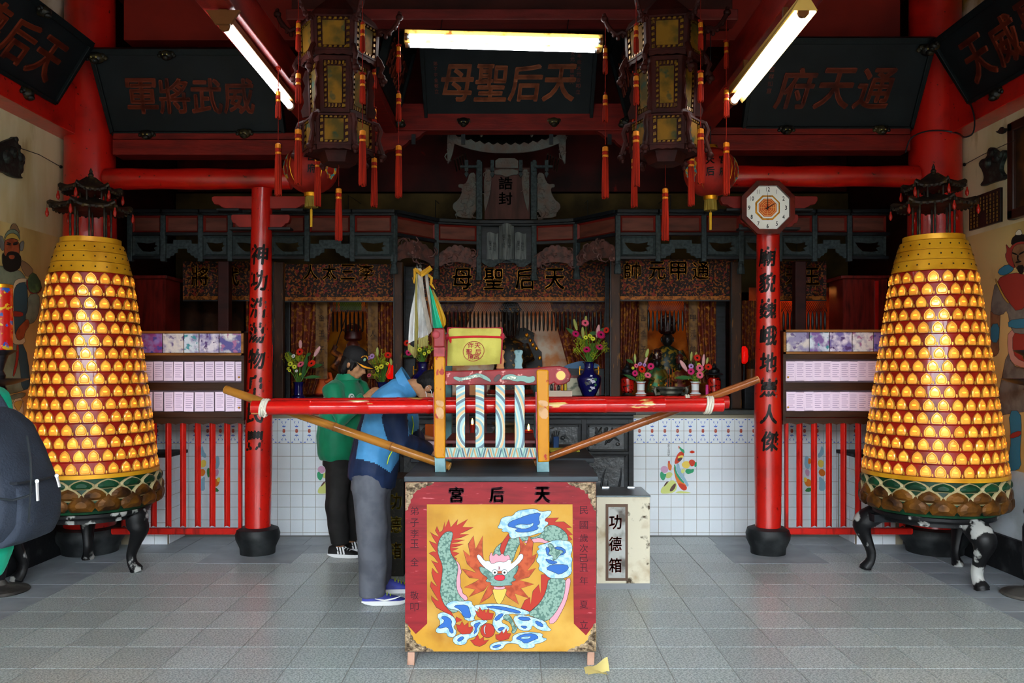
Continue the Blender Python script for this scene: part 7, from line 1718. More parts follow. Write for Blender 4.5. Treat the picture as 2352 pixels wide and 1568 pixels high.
armA = {1: (shA+sdv*.17-Vector((0, 0, .02)), Vector((XP(783, 6.36), 6.36, 1.09)), Vector((XP(838, 6.36), 6.36, ZP(912, 6.36)))), -1: (shA-sdv*.17-Vector((0, 0, .02)), shA-sdv*.24+fw_*.1-Vector((0, 0, .25)), Vector((XP(850, 6.47), 6.47, ZP(916, 6.47))))}
b = MB()
b.loft([ell(hipA-Vector((0, 0, .06)), sdv*.14, fw_*.10), ell(hipA+Vector((0, 0, .05)), sdv*.145, fw_*.11), ell(chA, sdv*.15, fw_*.105), ell(shA-Vector((0, 0, .03)), sdv*.15, fw_*.09), ell(shA+Vector((0, 0, .04)), sdv*.07, fw_*.065)])
b.tube([shA, nkA, hdA-Vector((0, 0, .02))], [.06, .052, .05], 12)
head_shapes(b, MxA)
for g in (1, -1):
    k, e, w_ = armA[g]; b.tube([k, e, w_], [.045, .038, .028], 10); dv = (w_-e).normalized(); hand(b, w_+dv*.01, dv*.7+Vector((.25, 0, .1)), Vector((0, .5*g, -.8)), .7, .95, g)
    hp, kn, an = LA[g]; b.tube([hp+Vector((0, 0, .02)), kn, an, an-Vector((0, 0, .03))], [.072, .052, .038, .036], 12)
remeshed(b, 'body', SKIN, A, .0075, 3)
GRJ = M('green_jacket', '#007a55', .55, col2='#00694a', scale=7, mix=(.4, .7), bump=.25, bscale=9, sheen=.2)
j = MB()
j.loft([ell(hipA+Vector((0, 0, -.095)), sdv*.185, fw_*.145), ell(hipA+Vector((0, 0, -.05)), sdv*.20, fw_*.165), ell(hipA+Vector((0, 0, .1))-fw_*.01, sdv*.20, fw_*.165), ell(chA-fw_*.01, sdv*.205, fw_*.155), ell(shA-Vector((0, 0, .06))-fw_*.01, sdv*.20, fw_*.135), ell(shA+Vector((0, 0, .0)), sdv*.15, fw_*.105), ell(shA+Vector((0, 0, .06)), sdv*.085, fw_*.085)])
for g in (1, -1):
    k, e, w_ = armA[g]; j.tube([k-sdv*g*.05+Vector((0, 0, .005)), k, k.lerp(e, .5), e, e.lerp(w_, .6), w_], [.08, .082, .076, .068, .056, .047], 14)
remeshed(j, 'jacket', GRJ, A, .011, 4, .006, 11)
col = MB(); col.loft([ell(shA+Vector((0, 0, .03))+fw_*.01, sdv*.088, fw_*.088), ell(shA+Vector((0, 0, .075))+fw_*.025, sdv*.082, fw_*.085), ell(shA+Vector((0, 0, .10))+fw_*.03, sdv*.086, fw_*.092), ell(shA+Vector((0, 0, .05))+fw_*.02, sdv*.10, fw_*.11)], caps=False)
for q in ((.0, .09), (.03, .14)): pass
col.build('collar', GRJ, A, smooth=True)
lg = Vector((XP(840, 6.40), 6.395, ZP(893, 6.40))); nn = (fw_*.75-Vector((0, .66, 0))).normalized(); ll = nn.cross(Vector((0, 0, 1))).normalized()
lgf = lambda u, v, d: chA+fw_*.13+sdv*.085+Vector((0, 0, .075))+nn*(.012+d)+ll*u*.8+Vector((0, 0, v))
bad = MB(); bad.prism(circ(0, 0, .026, 18), lgf, .004, -.02, 0); bad.prism(circ(0, 0, .018, 16), lgf, .005, mi=1); bad.prism(circ(0, 0, .009, 12), lgf, .006, mi=0)
bad.build('chest_badge', [M('badge_white', '#c9ccc8', .6), M('badge_green', '#2c6a50', .6)], A)
BLT = M('black_trousers', '#1b1a1a', .75, col2='#262424', scale=8, bump=.3, bscale=10)
tr_ = MB(); tr_.loft([ell(hipA+Vector((0, 0, -.14)), sdv*.165, fw_*.125), ell(hipA+Vector((0, 0, .02)), sdv*.16, fw_*.12)])
for g in (1, -1):
    hp, kn, an = LA[g]; tr_.tube([hp+Vector((0, 0, .06)), hp.lerp(kn, .4), kn, kn.lerp(an, .6), an+Vector((0, 0, .01)), an-Vector((0, 0, .012))], [.105, .098, .086, .080, .074, .07], 16)
remeshed(tr_, 'trousers', BLT, A, .011, 4, .007, 10)
SHB = M('black_shoe', '#161618', .6); WHS = M('white_sole', '#d4d6d6', .6)
shoe(A, G(757, 1277), Vector((.95, -.18, 0)), .27, SHB, WHS, stripes=3); shoe(A, Vector((XP(790, 6.74), 6.74, 0)), Vector((.95, -.1, 0)), .27, SHB, WHS, stripes=3)
hr = MB(); hr.ball((0, -.02, .02), (.083, .092, .088), 20, 12); hr.ball((0, -.055, -.055), (.074, .055, .072), 16, 10)
for s_ in (-1, 1): hr.ball((s_*.07, -.035, -.03), (.020, .038, .07), 10, 8); hr.ball((s_*.073, .028, -.012), (.012, .018, .04), 8, 6)
h2 = MB().add(hr, MxA)
remeshed(h2, 'hair', HAIR, A, .009, 3, .004, 40)
CAPM = M('black_cap_cloth', '#1f1e20', .75, bump=.2, bscale=120); CAPY = M('cap_yellow', '#d8931a', .6)
cp = MB(); cp.loft([[ (r*math.cos(2*PI*k/24)*.9, -.01+r*math.sin(2*PI*k/24)*1.05, z) for k in range(24)] for r, z in ((.096, .044), (.098, .07), (.092, .10), (.072, .126), (.035, .140), (.004, .143))])
capo = MB().add(cp, MxA).build('cap', CAPM, A, smooth=50)
br = MB()
def brim(a, q): return (.088*math.sin(a)*(1-.12*q), .082*math.cos(a)*(1-q)*1+q*(.06+.125*math.cos(a)**.6 if math.cos(a) > 0 else .06), .050-.016*q-.020*abs(math.sin(a))*q)
br.grid(lambda u, v: brim(-1.35+2.7*u, v), 20, 4); br.grid(lambda u, v: tuple(Vector(brim(-1.35+2.7*u, v))+Vector((0, 0, -.006))), 20, 4)
MB().add(br, MxA).build('brim', CAPM, capo, smooth=True)
fl_ = MB()
for s_ in (-1, 1):
    L1 = [brim(s_*(1.33-1.0*k/8), .98) for k in range(9)]; L2 = [brim(s_*(1.33-1.0*k/8), .55-.3*(0 if k % 2 else .45)*(1-k/8)+.4*k/8) for k in range(9)]
    n0 = fl_.pts([tuple(Vector(p)+Vector((0, .003, .004))) for p in L1]); n1 = fl_.pts([tuple(Vector(p)+Vector((0, .0, .0045))) for p in L2])
    for k in range(8): fl_.face((n0+k, n0+k+1, n1+k+1, n1+k))
MB().add(fl_, MxA).build('flame_embroidery', CAPY, capo)
em = MB(); em.ball((0, .098, .072), (.013, .006, .013), 10, 6, 0)
for k in range(7):
    a = -1.1+k*.37; em.ball((.034*math.sin(a), .095-.002*abs(k-3), .072+.03*math.cos(a)), (.005, .004, .006), 6, 4, 1)
MB().add(em, MxA @ Matrix.Rotation(-.35, 4, 'Z')).build('cap_emblem', [M('emblem_pale_green', '#8fb89a', .6), CAPY], capo, smooth=True)
face_parts(A, MxA, HAIR)
# ---- person in the blue jacket, bent over the table ---------------------------------------------
Bp = thing('person', 'person in light and navy blue jacket and grey trousers bending over to write', 'person', (XP(862, 5.3), 5.3, 0))
YBm = 5.32; pb = lambda px, py, y=YBm: P(px, py, y)
hipB = pb(856, 1078); midB = pb(868, 1000); chB = pb(893, 945); shB = pb(916, 902); nkB = pb(950, 888); hdB = pb(990, 893)
sB = Vector((0, -1, 0))
def fB_(a, b_): d = (b_-a).normalized(); return Vector((d.z, 0, -d.x))     # front of the leaning trunk
MxB = frame(hdB, Vector((.62, -.08, -.78)), Vector((.8, 0, .6)))
LB_ = {1: (pb(848, 1098, 5.24), pb(855, 1236, 5.20), pb(858, 1360, 5.24)), -1: (pb(862, 1098, 5.42), pb(868, 1226, 5.46), pb(876, 1336, 5.52))}
armB = {1: (shB+Vector((-.03, -.16, -.03)), pb(917, 1012, 5.17), pb(985, 1034, 5.46)), -1: (shB+Vector((0, .16, -.03)), pb(945, 1010, 5.52), pb(968, 1003, 5.60))}
b = MB()
dd = [hipB, midB, chB, shB]
b.loft([ell(p, sB*w_, fB_(hipB, shB)*d_) for p, w_, d_ in ((hipB-Vector((0, 0, .05)), .14, .11), (midB, .145, .11), (chB, .15, .11), (shB, .13, .085), (shB.lerp(nkB, .5), .07, .06))])
b.tube([shB, nkB, nkB.lerp(hdB, .6)], [.065, .056, .055], 12); head_shapes(b, MxB)
for g in (1, -1):
    k, e, w_ = armB[g]; b.tube([k, e, w_], [.046, .04, .029], 10); dv = (w_-e).normalized()
    hand(b, w_+dv*.005, Vector((.95, .04, -.18)), Vector((0, .1*g, -1)), .45, .98, g)
    hp, kn, an = LB_[g]; b.tube([hp, kn, an, an-Vector((0, 0, .03))], [.075, .054, .04, .037], 12)
remeshed(b, 'body', SKIN, Bp, .0075, 3)
JLB = M('light_blue_shell', '#4f97cc', .5, col2='#4288bd', scale=8, bump=.2, bscale=10); JNV = M('navy_shell', '#1d2c4c', .55, col2='#172440', scale=8, bump=.2, bscale=10); JGR = M('lime_zip', '#a8c832', .5)
j = MB(); fr_ = fB_(hipB, shB)
j.loft([ell(p, sB*w_, Vector(f2)*d_) for p, w_, d_, f2 in ((pb(853, 1108), .185, .158, (.97, 0, -.25)), (pb(857, 1075), .20, .160, (.97, 0, -.24)), (pb(866, 1020), .20, .150, (.95, 0, -.31)), (pb(880, 965), .205, .147, (.88, 0, -.47)), (pb(898, 925), .20, .125, (.80, 0, -.6)), (pb(922, 897), .16, .095, (.68, 0, -.73)), (pb(940, 887), .09, .075, (.5, 0, -.86)))])
for g in (1, -1):
    k, e, w_ = armB[g]; j.tube([k+Vector((0, g*.05, .0)), k, k.lerp(e, .55), e, e.lerp(w_, .55), w_-(w_-e).normalized()*.012], [.085, .09, .082, .072, .062, .05], 14)
LBP = [(835, 962), (846, 915), (880, 882), (912, 852), (945, 870), (950, 905), (946, 935), (925, 925), (903, 925), (884, 942), (876, 957), (883, 988), (893, 1018), (905, 1036), (922, 1045), (897, 1085), (860, 1062), (817, 1052), (825, 1000)]
FRL = [(935, 930), (965, 935), (962, 985), (938, 1000)]
remeshed(j, 'jacket', [JNV, JLB], Bp, .0095, 4, .006, 11, lambda c: 1 if (inpoly(*proj(c), LBP) or inpoly(*proj(c), FRL)) else 0)
cl = MB(); cl.loft([ell(pb(930, 893), sB*.10, Vector((.5, 0, -.86))*.088), ell(pb(944, 880), sB*.085, Vector((.5, 0, -.86))*.085), ell(pb(940, 872), sB*.098, Vector((.5, 0, -.86))*.10), ell(pb(926, 890), sB*.11, Vector((.5, 0, -.86))*.10)], caps=False); cl.build('collar', JLB, Bp, smooth=True)
MB().tube([pb(901, 1035, 5.13), pb(893, 1050, 5.125), pb(889, 1066, 5.13)], [.003, .0045, .003], 6).build('pocket_zip', JGR, Bp, smooth=True)
MB().tube([pb(946, 955, 5.30), pb(950, 975, 5.30), pb(946, 1000, 5.30)], .004, 6).build('front_zip', JGR, Bp, smooth=True)
GTR = M('grey_trousers', '#5f626b', .8, col2='#51545d', scale=8, bump=.25, bscale=9)
tr_ = MB(); tr_.loft([ell(pb(856, 1125), sB*.16, Vector((.135, 0, 0))), ell(pb(856, 1085), sB*.155, Vector((.13, 0, 0)))])
for g in (1, -1):
    hp, kn, an = LB_[g]; tr_.tube([hp+Vector((0, 0, .03)), hp.lerp(kn, .4), kn, kn.lerp(an, .6), an+Vector((-.005, 0, .02)), an-Vector((0.005, 0, .02))], [q_*(1 if g > 0 else .88) for q_ in (.118, .108, .096, .09, .084, .082)], 16)
remeshed(tr_, 'trousers', GTR, Bp, .011, 4, .008, 9)
BSH = M('blue_running_shoe', '#3d449a', .6, col2='#33397f', scale=14); LIM = M('lime_lace', '#a8c21c', .6)
shoe(Bp, G(833, 1387), Vector((.98, .06, 0)), .27, BSH, WHS, mark=M('white_stripe', '#e4e6e8', .5), lace=LIM); shoe(Bp, Vector((XP(868, 5.5), 5.5, 0)), Vector((.97, .12, 0)), .27, BSH, WHS, lace=LIM)
hr = MB(); hr.ball((0, -.022, .03), (.083, .095, .088), 20, 12); hr.ball((0, -.075, -.01), (.066, .035, .06), 14, 8)
remeshed(MB().add(hr, MxB), 'hair', HAIR, Bp, .009, 3, .004, 40)
face_parts(Bp, MxB, HAIR)
mk = MB(); mk.ball((0, .07, -.045), (.052, .045, .042), 14, 10)
mko = MB().add(mk, MxB).build('face_mask', M('white_mask', '#dfe3e6', .8), Bp, smooth=True)
for s_ in (-1, 1): MB().add(MB().tube([(s_*.05, .075, -.03), (s_*.075, .02, .0), (s_*.086, -.02, .0), (s_*.078, .0, -.03), (s_*.05, .06, -.06)], .0022, 6), MxB).build('ear_loop', M('white_mask', '#dfe3e6', .8), mko, smooth=True)
pn = thing('pen', 'dark pen held in the writing hand over the forms', 'pen', armB[-1][2]+Vector((.10, .0, -.03)))
a = armB[-1][2]+Vector((.115, .0, 0)); a.z = 1.003; MB().tube([a, a+Vector((-.02, -.01, .11))], .0042, 8).build('barrel', BLK, pn)
# ---- person with the backpack at the edge ---------------------------------------------------------
Yc = 2.42; px_ = lambda x: Vector((x, Yc, 0))
Cp = thing('person', 'person in a teal jacket turned away, wearing the dark backpack', 'person', (-1.66, Yc, 0))
fC = Vector((-1, .1, 0)).normalized(); sC = Vector((-.1, -1, 0)).normalized(); hc = Vector((-1.72, Yc, .92)); cc_ = Vector((-1.69, Yc, 1.25)); sc_ = Vector((-1.69, Yc, 1.42)); hd = Vector((-1.78, Yc, 1.64))
b = MB(); b.loft([ell(hc-Vector((0, 0, .06)), sC*.14, fC*.1), ell(hc+Vector((0, 0, .1)), sC*.145, fC*.1), ell(cc_, sC*.16, fC*.105), ell(sc_-Vector((0, 0, .02)), sC*.16, fC*.085), ell(sc_+Vector((0, 0, .04)), sC*.07, fC*.06)])
b.tube([sc_, sc_+Vector((-.03, 0, .1)), hd], [.06, .055, .05], 12); head_shapes(b, frame(hd, fC))
for g in (1, -1):
    k = sc_+sC*g*.18-Vector((0, 0, .03)); e = k+sC*g*.12+Vector((-.02, 0, -.28)); w_ = e+fC*.2+Vector((0, 0, .05)); b.tube([k, e, w_], [.046, .04, .03], 10); hand(b, w_, fC, Vector((0, 0, -1)), .6, 1, g)
    b.tube([hc+sC*g*.085, hc+sC*g*.09+Vector((-.03, 0, -.43)), hc+sC*g*.09+Vector((0, 0, -.83)), hc+sC*g*.09+Vector((0, 0, -.86))], [.075, .054, .04, .037], 12)
remeshed(b, 'body', SKIN, Cp, .010, 3)
TEA = M('teal_shell', '#00a383', .5, col2='#008f72', scale=7, bump=.2, bscale=9)
j = MB(); j.loft([ell(Vector((-1.68, Yc, .87)), sC*.18, fC*.15), ell(Vector((-1.675, Yc, .95)), sC*.20, fC*.185), ell(Vector((-1.69, Yc, 1.1)), sC*.195, fC*.165), ell(cc_, sC*.205, fC*.16), ell(sc_-Vector((0, 0, .05)), sC*.20, fC*.15), ell(sc_+Vector((.0, 0, .01)), sC*.15, fC*.11), ell(sc_+Vector((0, 0, .06)), sC*.085, fC*.08)])
for g in (1, -1):
    k = sc_+sC*g*.18-Vector((0, 0, .03)); e = k+sC*g*.12+Vector((-.02, 0, -.28)); w_ = e+fC*.19+Vector((0, 0, .05)); j.tube([k-sC*g*.05, k, e, w_], [.085, .088, .07, .05], 14)
remeshed(j, 'jacket', TEA, Cp, .013, 4, .006, 10)
tr_ = MB(); tr_.loft([ell(hc-Vector((0, 0, .1)), sC*.16, fC*.13), ell(hc+Vector((0, 0, .02)), sC*.155, fC*.125)])
for g in (1, -1): tr_.tube([hc+sC*g*.085, hc+sC*g*.09+Vector((-.03, 0, -.43)), hc+sC*g*.09+Vector((0, 0, -.86))], [.11, .085, .075], 14)
remeshed(tr_, 'trousers', M('dark_trousers', '#23262c', .8), Cp, .014, 3)
hr = MB(); hr.ball((0, -.02, .03), (.083, .095, .088), 20, 12); remeshed(MB().add(hr, frame(hd, fC)), 'hair', HAIR, Cp, .011, 3)
for g in (1, -1): shoe(Cp, hc+sC*g*.09-Vector((-.06, 0, hc.z)), fC, .27, SHB, WHS)
BPK = M('charcoal_pack_cloth', '#222833', .8, col2='#1c212b', scale=9, bump=.3, bscale=150)
bp = thing('backpack', 'dark slate backpack with pale zip pulls on the teal person', 'backpack', (-1.42, Yc, .97))
sx_ = lambda x: -1.535+(x+1.47)*.975
q = MB(); out = [(-1.47, 1.385), (-1.44, 1.375), (-1.40, 1.345), (-1.355, 1.27), (-1.315, 1.18), (-1.30, 1.12), (-1.31, 1.05), (-1.345, 1.00), (-1.40, .98), (-1.47, .975)]
rings = []
for k in range(9):
    s_ = -1+2*k/8; w_ = (1-abs(s_)**3.2); e = .80+.20*w_
    rings.append([(sx_(-1.47+(x+1.47)*e), Yc+s_*.14, 1.17+(z-1.17)*(.88+.12*w_)) for x, z in out])
q.loft(rings); bo = remeshed(q, 'main_bag', BPK, bp, .009, 5, .003, 12)
q = MB(); rings = []
for k in range(7):
    s_ = -1+2*k/6; w_ = (1-abs(s_)**4); rings.append([(sx_(x-.02+.02*w_), Yc+s_*.105, z) for x, z in ((-1.37, 1.17), (-1.305, 1.165), (-1.285, 1.12), (-1.288, 1.05), (-1.31, 1.005), (-1.36, .985))])
q.loft(rings); remeshed(q, 'front_pocket', BPK, bp, .008, 4, .002, 14)
for pz in (1.178,): MB().tube([(sx_(x), Yc+yy, pz-.004) for x, yy in ((-1.36, -.118), (-1.315, -.108), (-1.296, -.055), (-1.292, 0), (-1.296, .055))], .004, 6).build('zip', M('zip_dark', '#14171c', .5), bp)
PUL = M('pale_zip_pull', '#c9ccd0', .3, .4)
for (px, py, qx, qy, y) in ((85, 1105, 87, 1150, 2.262), (130, 1092, 137, 1118, 2.36)):
    MB().bar(P(px, py, y), P(qx, qy, y), .009, .004).build('zip_pull', PUL, bp, bev=.001); MB().ball(P(px, py, y), (.006, .005, .006), 8, 5).build('zip_slider', PUL, bp, smooth=True)
MB().tube([P(0, 1145, 2.272), P(30, 1148, 2.268), P(60, 1140, 2.27), P(75, 1132, 2.28)], .0035, 6).build('side_seam', M('zip_dark', '#14171c', .5), bp)
MB().tube([P(62, 1000, 2.285), P(70, 1050, 2.272), P(72, 1100, 2.27), P(66, 1200, 2.278)], .003, 6).build('side_seam', M('zip_dark', '#14171c', .5), bp)
for g in (1, -1): MB().tube(crom([(-1.54, Yc+g*.09, 1.35), (-1.60, Yc+g*.10, 1.43), (-1.70, Yc+g*.125, 1.49), (-1.86, Yc+g*.12, 1.40), (-1.87, Yc+g*.13, 1.2), (-1.72, Yc+g*.212, 1.05), (-1.53, Yc+g*.13, 1.0)], 4), [(.022, .008)]*25, 8).build('shoulder_strap', BPK, bp, smooth=True)
# ================= guardian murals and side wall things =======================================
def wallfn(X):
    s = 1 if X < 0 else -1
    return lambda u, v, d: W(u, v, X)+Vector((s*(.0015+d*.00025), 0, 0))
ZL = lambda pts: [(u*.3319, 480+v*.3319) for u, v in pts]
GC = dict(gg=M('mural_grey_green', '#6f7c68', .8, col2='#5c6857', scale=8), tl=M('mural_teal', '#2f4a52', .8), dg=M('mural_dark_green', '#33482f', .8, col2='#4f6a3c', scale=10), br=M('mural_brown', '#7d6244', .8), sk=M('mural_ruddy_skin', '#8f4526', .8, col2='#7a381e', scale=12), bk=M('mural_black', '#17130f', .8), gd=M('mural_gold', '#a88a3c', .8), rd=M('mural_red', '#8a2f26', .8), cr=M('mural_cream', '#b8a988', .8), gy=M('mural_grey', '#6f6d66', .8, col2='#57554f', scale=8), bl=M('mural_blue', '#2f6f8a', .8), pk=M('mural_pink', '#b8877a', .8), sb=M('mural_brown_skin', '#7d5a3c', .8, col2='#6a4a30', scale=12), wh=M('mural_white', '#cfc8b4', .8))
LG = [('gg', [(-140,950),(0,950),(110,925),(172,940),(205,1150),(200,1240),(90,1275),(-60,1290),(-140,1280)]), ('tl', [(110,940),(172,940),(205,1150),(200,1240),(150,1255),(140,1100)]), ('rd', [(112,935),(128,935),(125,1050),(95,1160),(85,1150),(110,1040)]),
 ('gg', [(-140,400),(10,390),(130,420),(180,480),(190,640),(160,900),(100,920),(60,900),(-140,900)]), ('cr', [(80,920),(75,600),(95,500),(130,480),(185,480),(190,500),(130,510),(105,540),(92,700),(100,910),(165,880),(172,930),(110,940)]), ('tl', [(92,570),(115,515),(180,505),(188,640),(165,880),(105,905),(92,700)]), ('rd', [(75,705),(155,712),(155,745),(75,742)]),
 ('br', [(140,350),(190,380),(232,430),(185,480),(140,400)]), ('rd', [(178,470),(200,560),(260,590),(288,530),(275,575),(215,595),(180,540)]), ('dg', [(190,470),(230,430),(287,525),(262,575),(212,580),(187,540)]), ('gg', [(186,595),(265,580),(268,690),(240,775),(190,800),(165,750),(190,690)]),
 ('sk', [(150,790),(185,755),(200,800),(165,850),(160,890),(120,912),(98,870),(120,820)]), ('sk', [(20,215),(75,200),(125,220),(128,300),(110,370),(60,390),(25,330)]), ('bk', [(8,290),(30,335),(45,300),(75,292),(105,300),(118,305),(140,335),(135,400),(100,430),(50,435),(10,400)]), ('sk', [(50,318),(95,318),(90,345),(58,345)]), ('gg', [(20,210),(35,160),(80,135),(125,165),(130,220),(75,195)]), ('gd', [(22,218),(40,180),(75,165),(110,180),(130,222),(100,205),(75,198),(50,205)]), ('br', [(62,140),(75,100),(105,105),(132,175),(110,150),(85,135)]), ('gy', [(128,235),(158,215),(150,285),(130,290)]), ('gy', [(-25,200),(0,180),(15,215),(20,280),(0,290)]),
 ('bk', [(35,240),(62,246),(62,250),(36,246)]), ('bk', [(80,242),(112,236),(112,242),(82,250)]), ('bk', [(40,230),(62,238),(62,240),(38,234)]), ('bk', [(80,236),(112,225),(112,229),(82,241)]),
 ('gg', [(55,1290),(165,1265),(160,1295),(110,1315),(60,1315)]), ('cr', [(70,1320),(150,1300),(150,1440),(78,1440)]), ('gd', [(80,1335),(145,1320),(135,1360),(115,1400),(90,1370)])]
t = thing('guardian_mural', 'painted bearded guardian in green armour on the yellowed wall', 'mural', W(60, 960, -3.63))
painted(t, [(k, ZL(p)) for k, p in LG], GC, wallfn(-3.63), 'painted_figure', out=.9, outm='#17130f')
TT_ = lambda pts: [(2190+u*.2678, 280+v*.2678) for u, v in pts]; BB_ = lambda pts: [(2190+u*.4463, 700+v*.4463) for u, v in pts]
RG = [('gy', BB_([(280,230),(300,310),(363,330),(430,330),(430,540),(270,560),(235,575),(205,560),(240,430)])), ('bl', BB_([(285,545),(345,545),(352,640),(342,760),(350,840),(300,855),(235,850),(285,790),(300,690)])), ('rd', BB_([(292,665),(348,645),(350,670),(295,690)])), ('pk', BB_([(285,130),(363,120),(430,130),(430,330),(363,325),(300,300),(280,220)])), ('rd', BB_([(308,142),(363,132),(430,140),(430,300),(350,290),(308,250)])),
 ('sb', BB_([(195,15),(245,5),(240,100),(235,200),(238,240),(215,268),(193,258),(197,190),(195,90)])), ('bl', BB_([(195,100),(240,95),(235,195),(195,190)])), ('gy', TT_([(370,1350),(330,1560),(330,1640),(420,1660),(470,1600),(500,1800),(605,1820),(700,1800),(700,1400),(500,1400)])), ('bl', BB_([(285,80),(363,70),(430,75),(430,115),(290,122)])),
 ('rd', TT_([(368,1350),(530,1290),(605,1310),(700,1320),(700,1500),(560,1640),(480,1540),(430,1470)])), ('bl', TT_([(380,1280),(470,1215),(530,1250),(500,1290),(420,1320)])), ('rd', TT_([(455,1040),(490,1090),(510,1060),(560,1020),(605,1020),(690,1030),(680,1200),(520,1210),(540,1260),(475,1215),(450,1140),(470,1110)])), ('sb', TT_([(510,1110),(540,1055),(605,1045),(650,1060),(655,1180),(630,1270),(585,1300),(540,1240),(515,1180)])), ('bk', TT_([(505,1060),(510,1000),(550,965),(605,965),(650,975),(665,1030),(600,1020),(550,1030)])), ('wh', TT_([(535,970),(560,925),(590,925),(600,968)])), ('bk', TT_([(550,1235),(620,1225),(600,1310),(570,1290)])),
 ('bk', TT_([(515,1118),(555,1132),(555,1140),(515,1126)])), ('bk', TT_([(575,1130),(620,1105),(622,1113),(578,1140)])), ('bk', TT_([(545,1200),(590,1190),(595,1198),(550,1210)])), ('bk', TT_([(562,1140),(570,1140),(566,1180),(580,1185),(560,1190)])), ('gd', TT_([(368,1350),(378,1345),(440,1480),(500,1560),(470,1545),(430,1490)]))]
t = thing('guardian_mural', 'painted red-hooded guardian with blue boots on the pale wall', 'mural', W(2320, 1090, 3.63))
painted(t, RG, GC, wallfn(3.63), 'painted_figure', out=.9, outm='#17130f')
# ceramic reliefs, plaque, picture frame, wires
CER = M('sooty_ceramic', '#1c1d1b', .5, col2='#39453f', scale=18, mix=(.5, .7), bump=.3, bscale=40)
def relief_w(name, label, cat, pts, X, th, sm=1, mt=CER, bumps=()):
    s = 1 if X < 0 else -1; t = thing(name, label, cat, W(pts[0][0], pts[0][1], X))
    f_ = lambda u, v, d: W(u, v, X)+Vector((s*d, 0, 0))
    MB().prism(smooth2(pts, sm), f_, 0, th).build('relief', mt, t, bev=.006)
    for u, v, r in bumps: MB().ball(f_(u, v, th), (r*.6, r, r), 8, 6).build('raised_detail', mt, t, smooth=True)
    return t
relief_w('ceramic_relief', 'sooty ceramic horse with rider fixed high on the wall above the bearded guardian', 'relief', [(-30, 320), (-10, 330), (5, 322), (18, 318), (25, 313), (33, 318), (31, 330), (40, 335), (36, 350), (46, 362), (48, 375), (44, 380), (45, 395), (36, 402), (47, 411), (20, 407), (0, 395), (-30, 392), (-32, 345)], -3.63, .035, bumps=((27, 320, .02), (20, 350, .04), (5, 360, .05), (38, 362, .035)))
relief_w('ceramic_relief', 'sooty ceramic lion fixed on the wall above the black text plaque', 'relief', [(2256, 378), (2262, 366), (2276, 362), (2278, 342), (2286, 337), (2294, 344), (2302, 350), (2316, 343), (2319, 352), (2312, 366), (2306, 385), (2310, 398), (2318, 402), (2316, 412), (2290, 418), (2264, 428), (2260, 424), (2270, 412), (2266, 392)], 3.63, .035, bumps=((2287, 350, .03), (2300, 362, .04), (2280, 375, .04), (2308, 356, .025)))
relief_w('ceramic_relief', 'tiny sooty ceramic bat high on the wall under the red beam', 'relief', [(2290, 302), (2298, 300), (2304, 290), (2309, 295), (2316, 294), (2312, 304), (2303, 309)], 3.63, .02)
def wplaque(px0, px1, v0, v1, X, th, inset_):  # rectangle on the wall given by photo columns and heights
    s = 1 if X < 0 else -1; a = W(px0, 842, X).y; b = W(px1, 842, X).y; a, b = sorted((a, b)); return a, b, s
a, b, s = wplaque(2232, 2304, 0, 0, 3.63, .02, 0); z0 = W(2232, 530, 3.63).z; z1 = W(2232, 456, 3.63).z
t = thing('text_plaque', 'black stone plaque with columns of small gold writing', 'plaque', (3.63, (a+b)/2, z0))
MB().box(3.608, 3.629, a, b, z0, z1).build('slab', M('plaque_black', '#1a1412', .3), t, bev=.002)
rn = random.Random(4); wr = M('plaque_gold', '#9a7a34', .5); chs = '民國歲次年夏立弟子全敬天后宮母聖'
for i in range(9):
    mb = MB(); yy = b-.03-i*(b-a-.06)/8.0*.98
    for j in range(8 if i not in (3, 4) else 4):
        glyph(mb, chs[(i*5+j*3) % len(chs)], lambda u, v, d: (3.6075-d, yy-u, z1-.035-j*.030*(z1-z0)/.27+v), .02, .021, .0005)
    mb.build('writing_column', wr, t)
a = W(2331, 842, 3.63).y
t = thing('picture_frame', 'dark brown picture frame on the wall above the red-hooded guardian', 'picture frame', (3.6, 5.3, W(2331, 506, 3.63).z))
z0, z1 = W(2331, 506, 3.63).z, W(2331, 285, 3.63).z; y0 = 4.9
MB().box(3.595, 3.628, y0+.06, a-.06, z0+.06, z1-.06).build('picture', M('dark_picture', '#2a1a10', .3, col2='#4a2c12', scale=9), t)
for r_ in ((y0, a, z0, z0+.07), (y0, a, z1-.07, z1), (a-.07, a, z0, z1), (y0, y0+.07, z0, z1)): MB().box(3.57, 3.629, *r_).build('frame_bar', M('frame_brown', '#2c1810', .35, coat=.3), t, bev=.01)
for X, p, lab in ((-3.565, [(-30, 318), (40, 338), (90, 355), (140, 383)], 'thin sagging black wire across the wall by the horse relief'), (3.565, [(2331, 322), (2300, 336), (2260, 354), (2215, 378)], 'thin black wire across the wall in front of the lion relief')):
    t = thing('wire', lab, 'wire', W(*p[1], X)); e = W(*p[-1], X*3.62/3.565); MB().tube([W(*q, X) for q in p[:-1]]+[e], .003, 5).build('strand', BLK, t); MB().ball(e, .014, 6, 4).build('insulator', BLK, t)
t = thing('cable', 'black cable looping round the corner column by the red-hooded guardian', 'cable', P(2090, 310, 6.5))
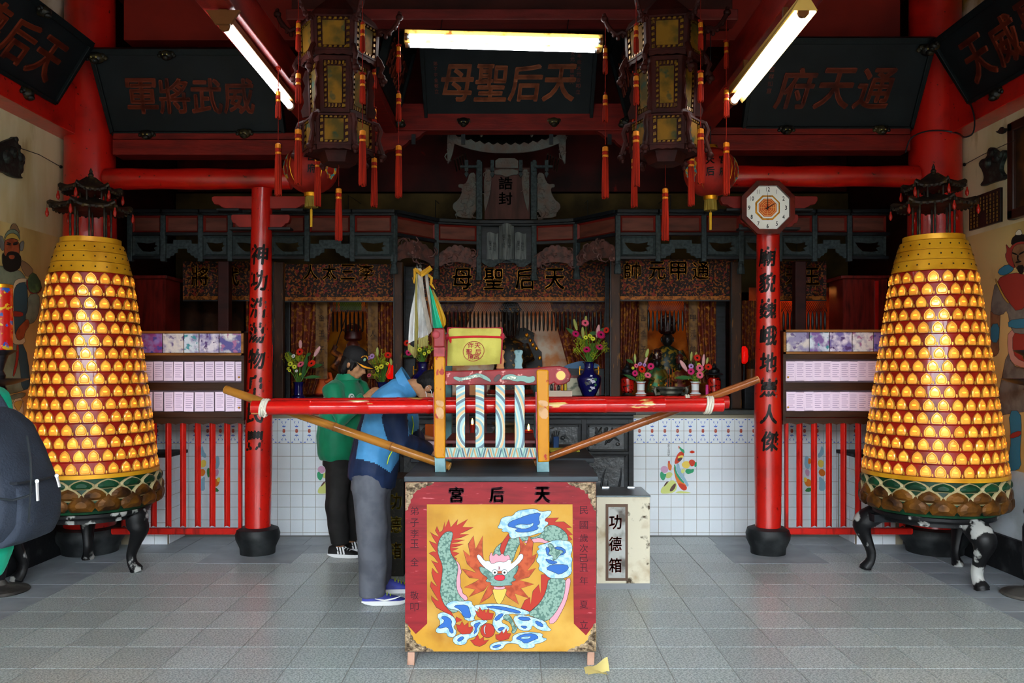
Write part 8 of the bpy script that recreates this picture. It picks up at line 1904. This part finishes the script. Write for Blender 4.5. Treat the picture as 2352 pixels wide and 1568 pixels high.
MB().tube(crom([tuple(P(*q)) for q in ((2080, 350, 6.58), (2092, 318, 6.52), (2125, 302, 6.49), (2165, 300, 6.50), (2200, 306, 6.45), (2215, 315, 6.2), (2235, 305, 6.14), (2238, 270, 6.14), (2228, 235, 6.2))], 4), .006, 6).build('strand', BLK, t, smooth=True)
# ================= tall candle stands ==========================================================
IRON = M('black_iron', '#17151a', .4, .3, col2='#2b272c', scale=10)
WRAP = M('candle_wrap', '#b8140f', .2, col2='#c9a020', scale=20, mix=(.60, .63), col3='#1f4a9a', scale3=14, mix3=(.60, .63), coat=.6)
for sx, px, Y, lab in ((-1, 0, 5.52, 'black candle stand with a red dragon-wrapped glass candle beside the bearded guardian'), (1, 2368, 5.42, 'black candle stand at the edge of the red-hooded guardian wall')):
    x = XP(px, Y); t = thing('candle_stand', lab, 'candle stand', (x, Y, 0)); z8 = ZP(806, Y); z9 = ZP(872, Y)
    MB().lathe([(.175, 0), (.18, .008), (.17, .02), (.12, .03), (.05, .05), (.03, .08)], (x, Y, 0), 36).build('floor_plate', M('worn_iron', '#5c5a56', .5, .5, col2='#3a3836', scale=8), t, smooth=30)
    prof = [(.03, .08), (.05, .2), (.05, .45), (.03, .5), (.045, .55), (.028, .62), (.028, z9-.1), (.045, z9-.06), (.03, z9-.04)]
    MB().lathe(prof, (x, Y, 0), 24).build('stem', IRON, t, smooth=35)
    MB().lathe([(.03, z9-.04), (.08, z9-.03), (.165, z9), (.172, z9+.008), (.15, z9+.004), (.02, z9-.01)], (x, Y, 0), 36).build('drip_dish', IRON, t, smooth=35)
    MB().lathe([(.028, z9-.01), (.035, z9+.03), (.02, z9+.06), (.03, z9+.10), (.05, z8-.03), (.10, z8), (.104, z8+.006), (.06, z8+.004)], (x, Y, 0), 28).build('cup', IRON, t, smooth=35)
    if sx < 0:
        zt = ZP(652, Y); c = thing('votive_candle', 'red glass candle with dragon print and gilt lid on the stand', 'candle', (x, Y, z8+.006))
        MB().lathe([(.074, z8+.006), (.076, z8+.012), (.076, zt-.03), (.072, zt-.026)], (x, Y, 0), 32).build('printed_glass', WRAP, c, smooth=35)
        MB().lathe([(.073, zt-.03), (.078, zt-.028), (.078, zt-.006), (.06, zt), (.01, zt+.002)], (x, Y, 0), 32).build('lid', GOLD, c, smooth=35)
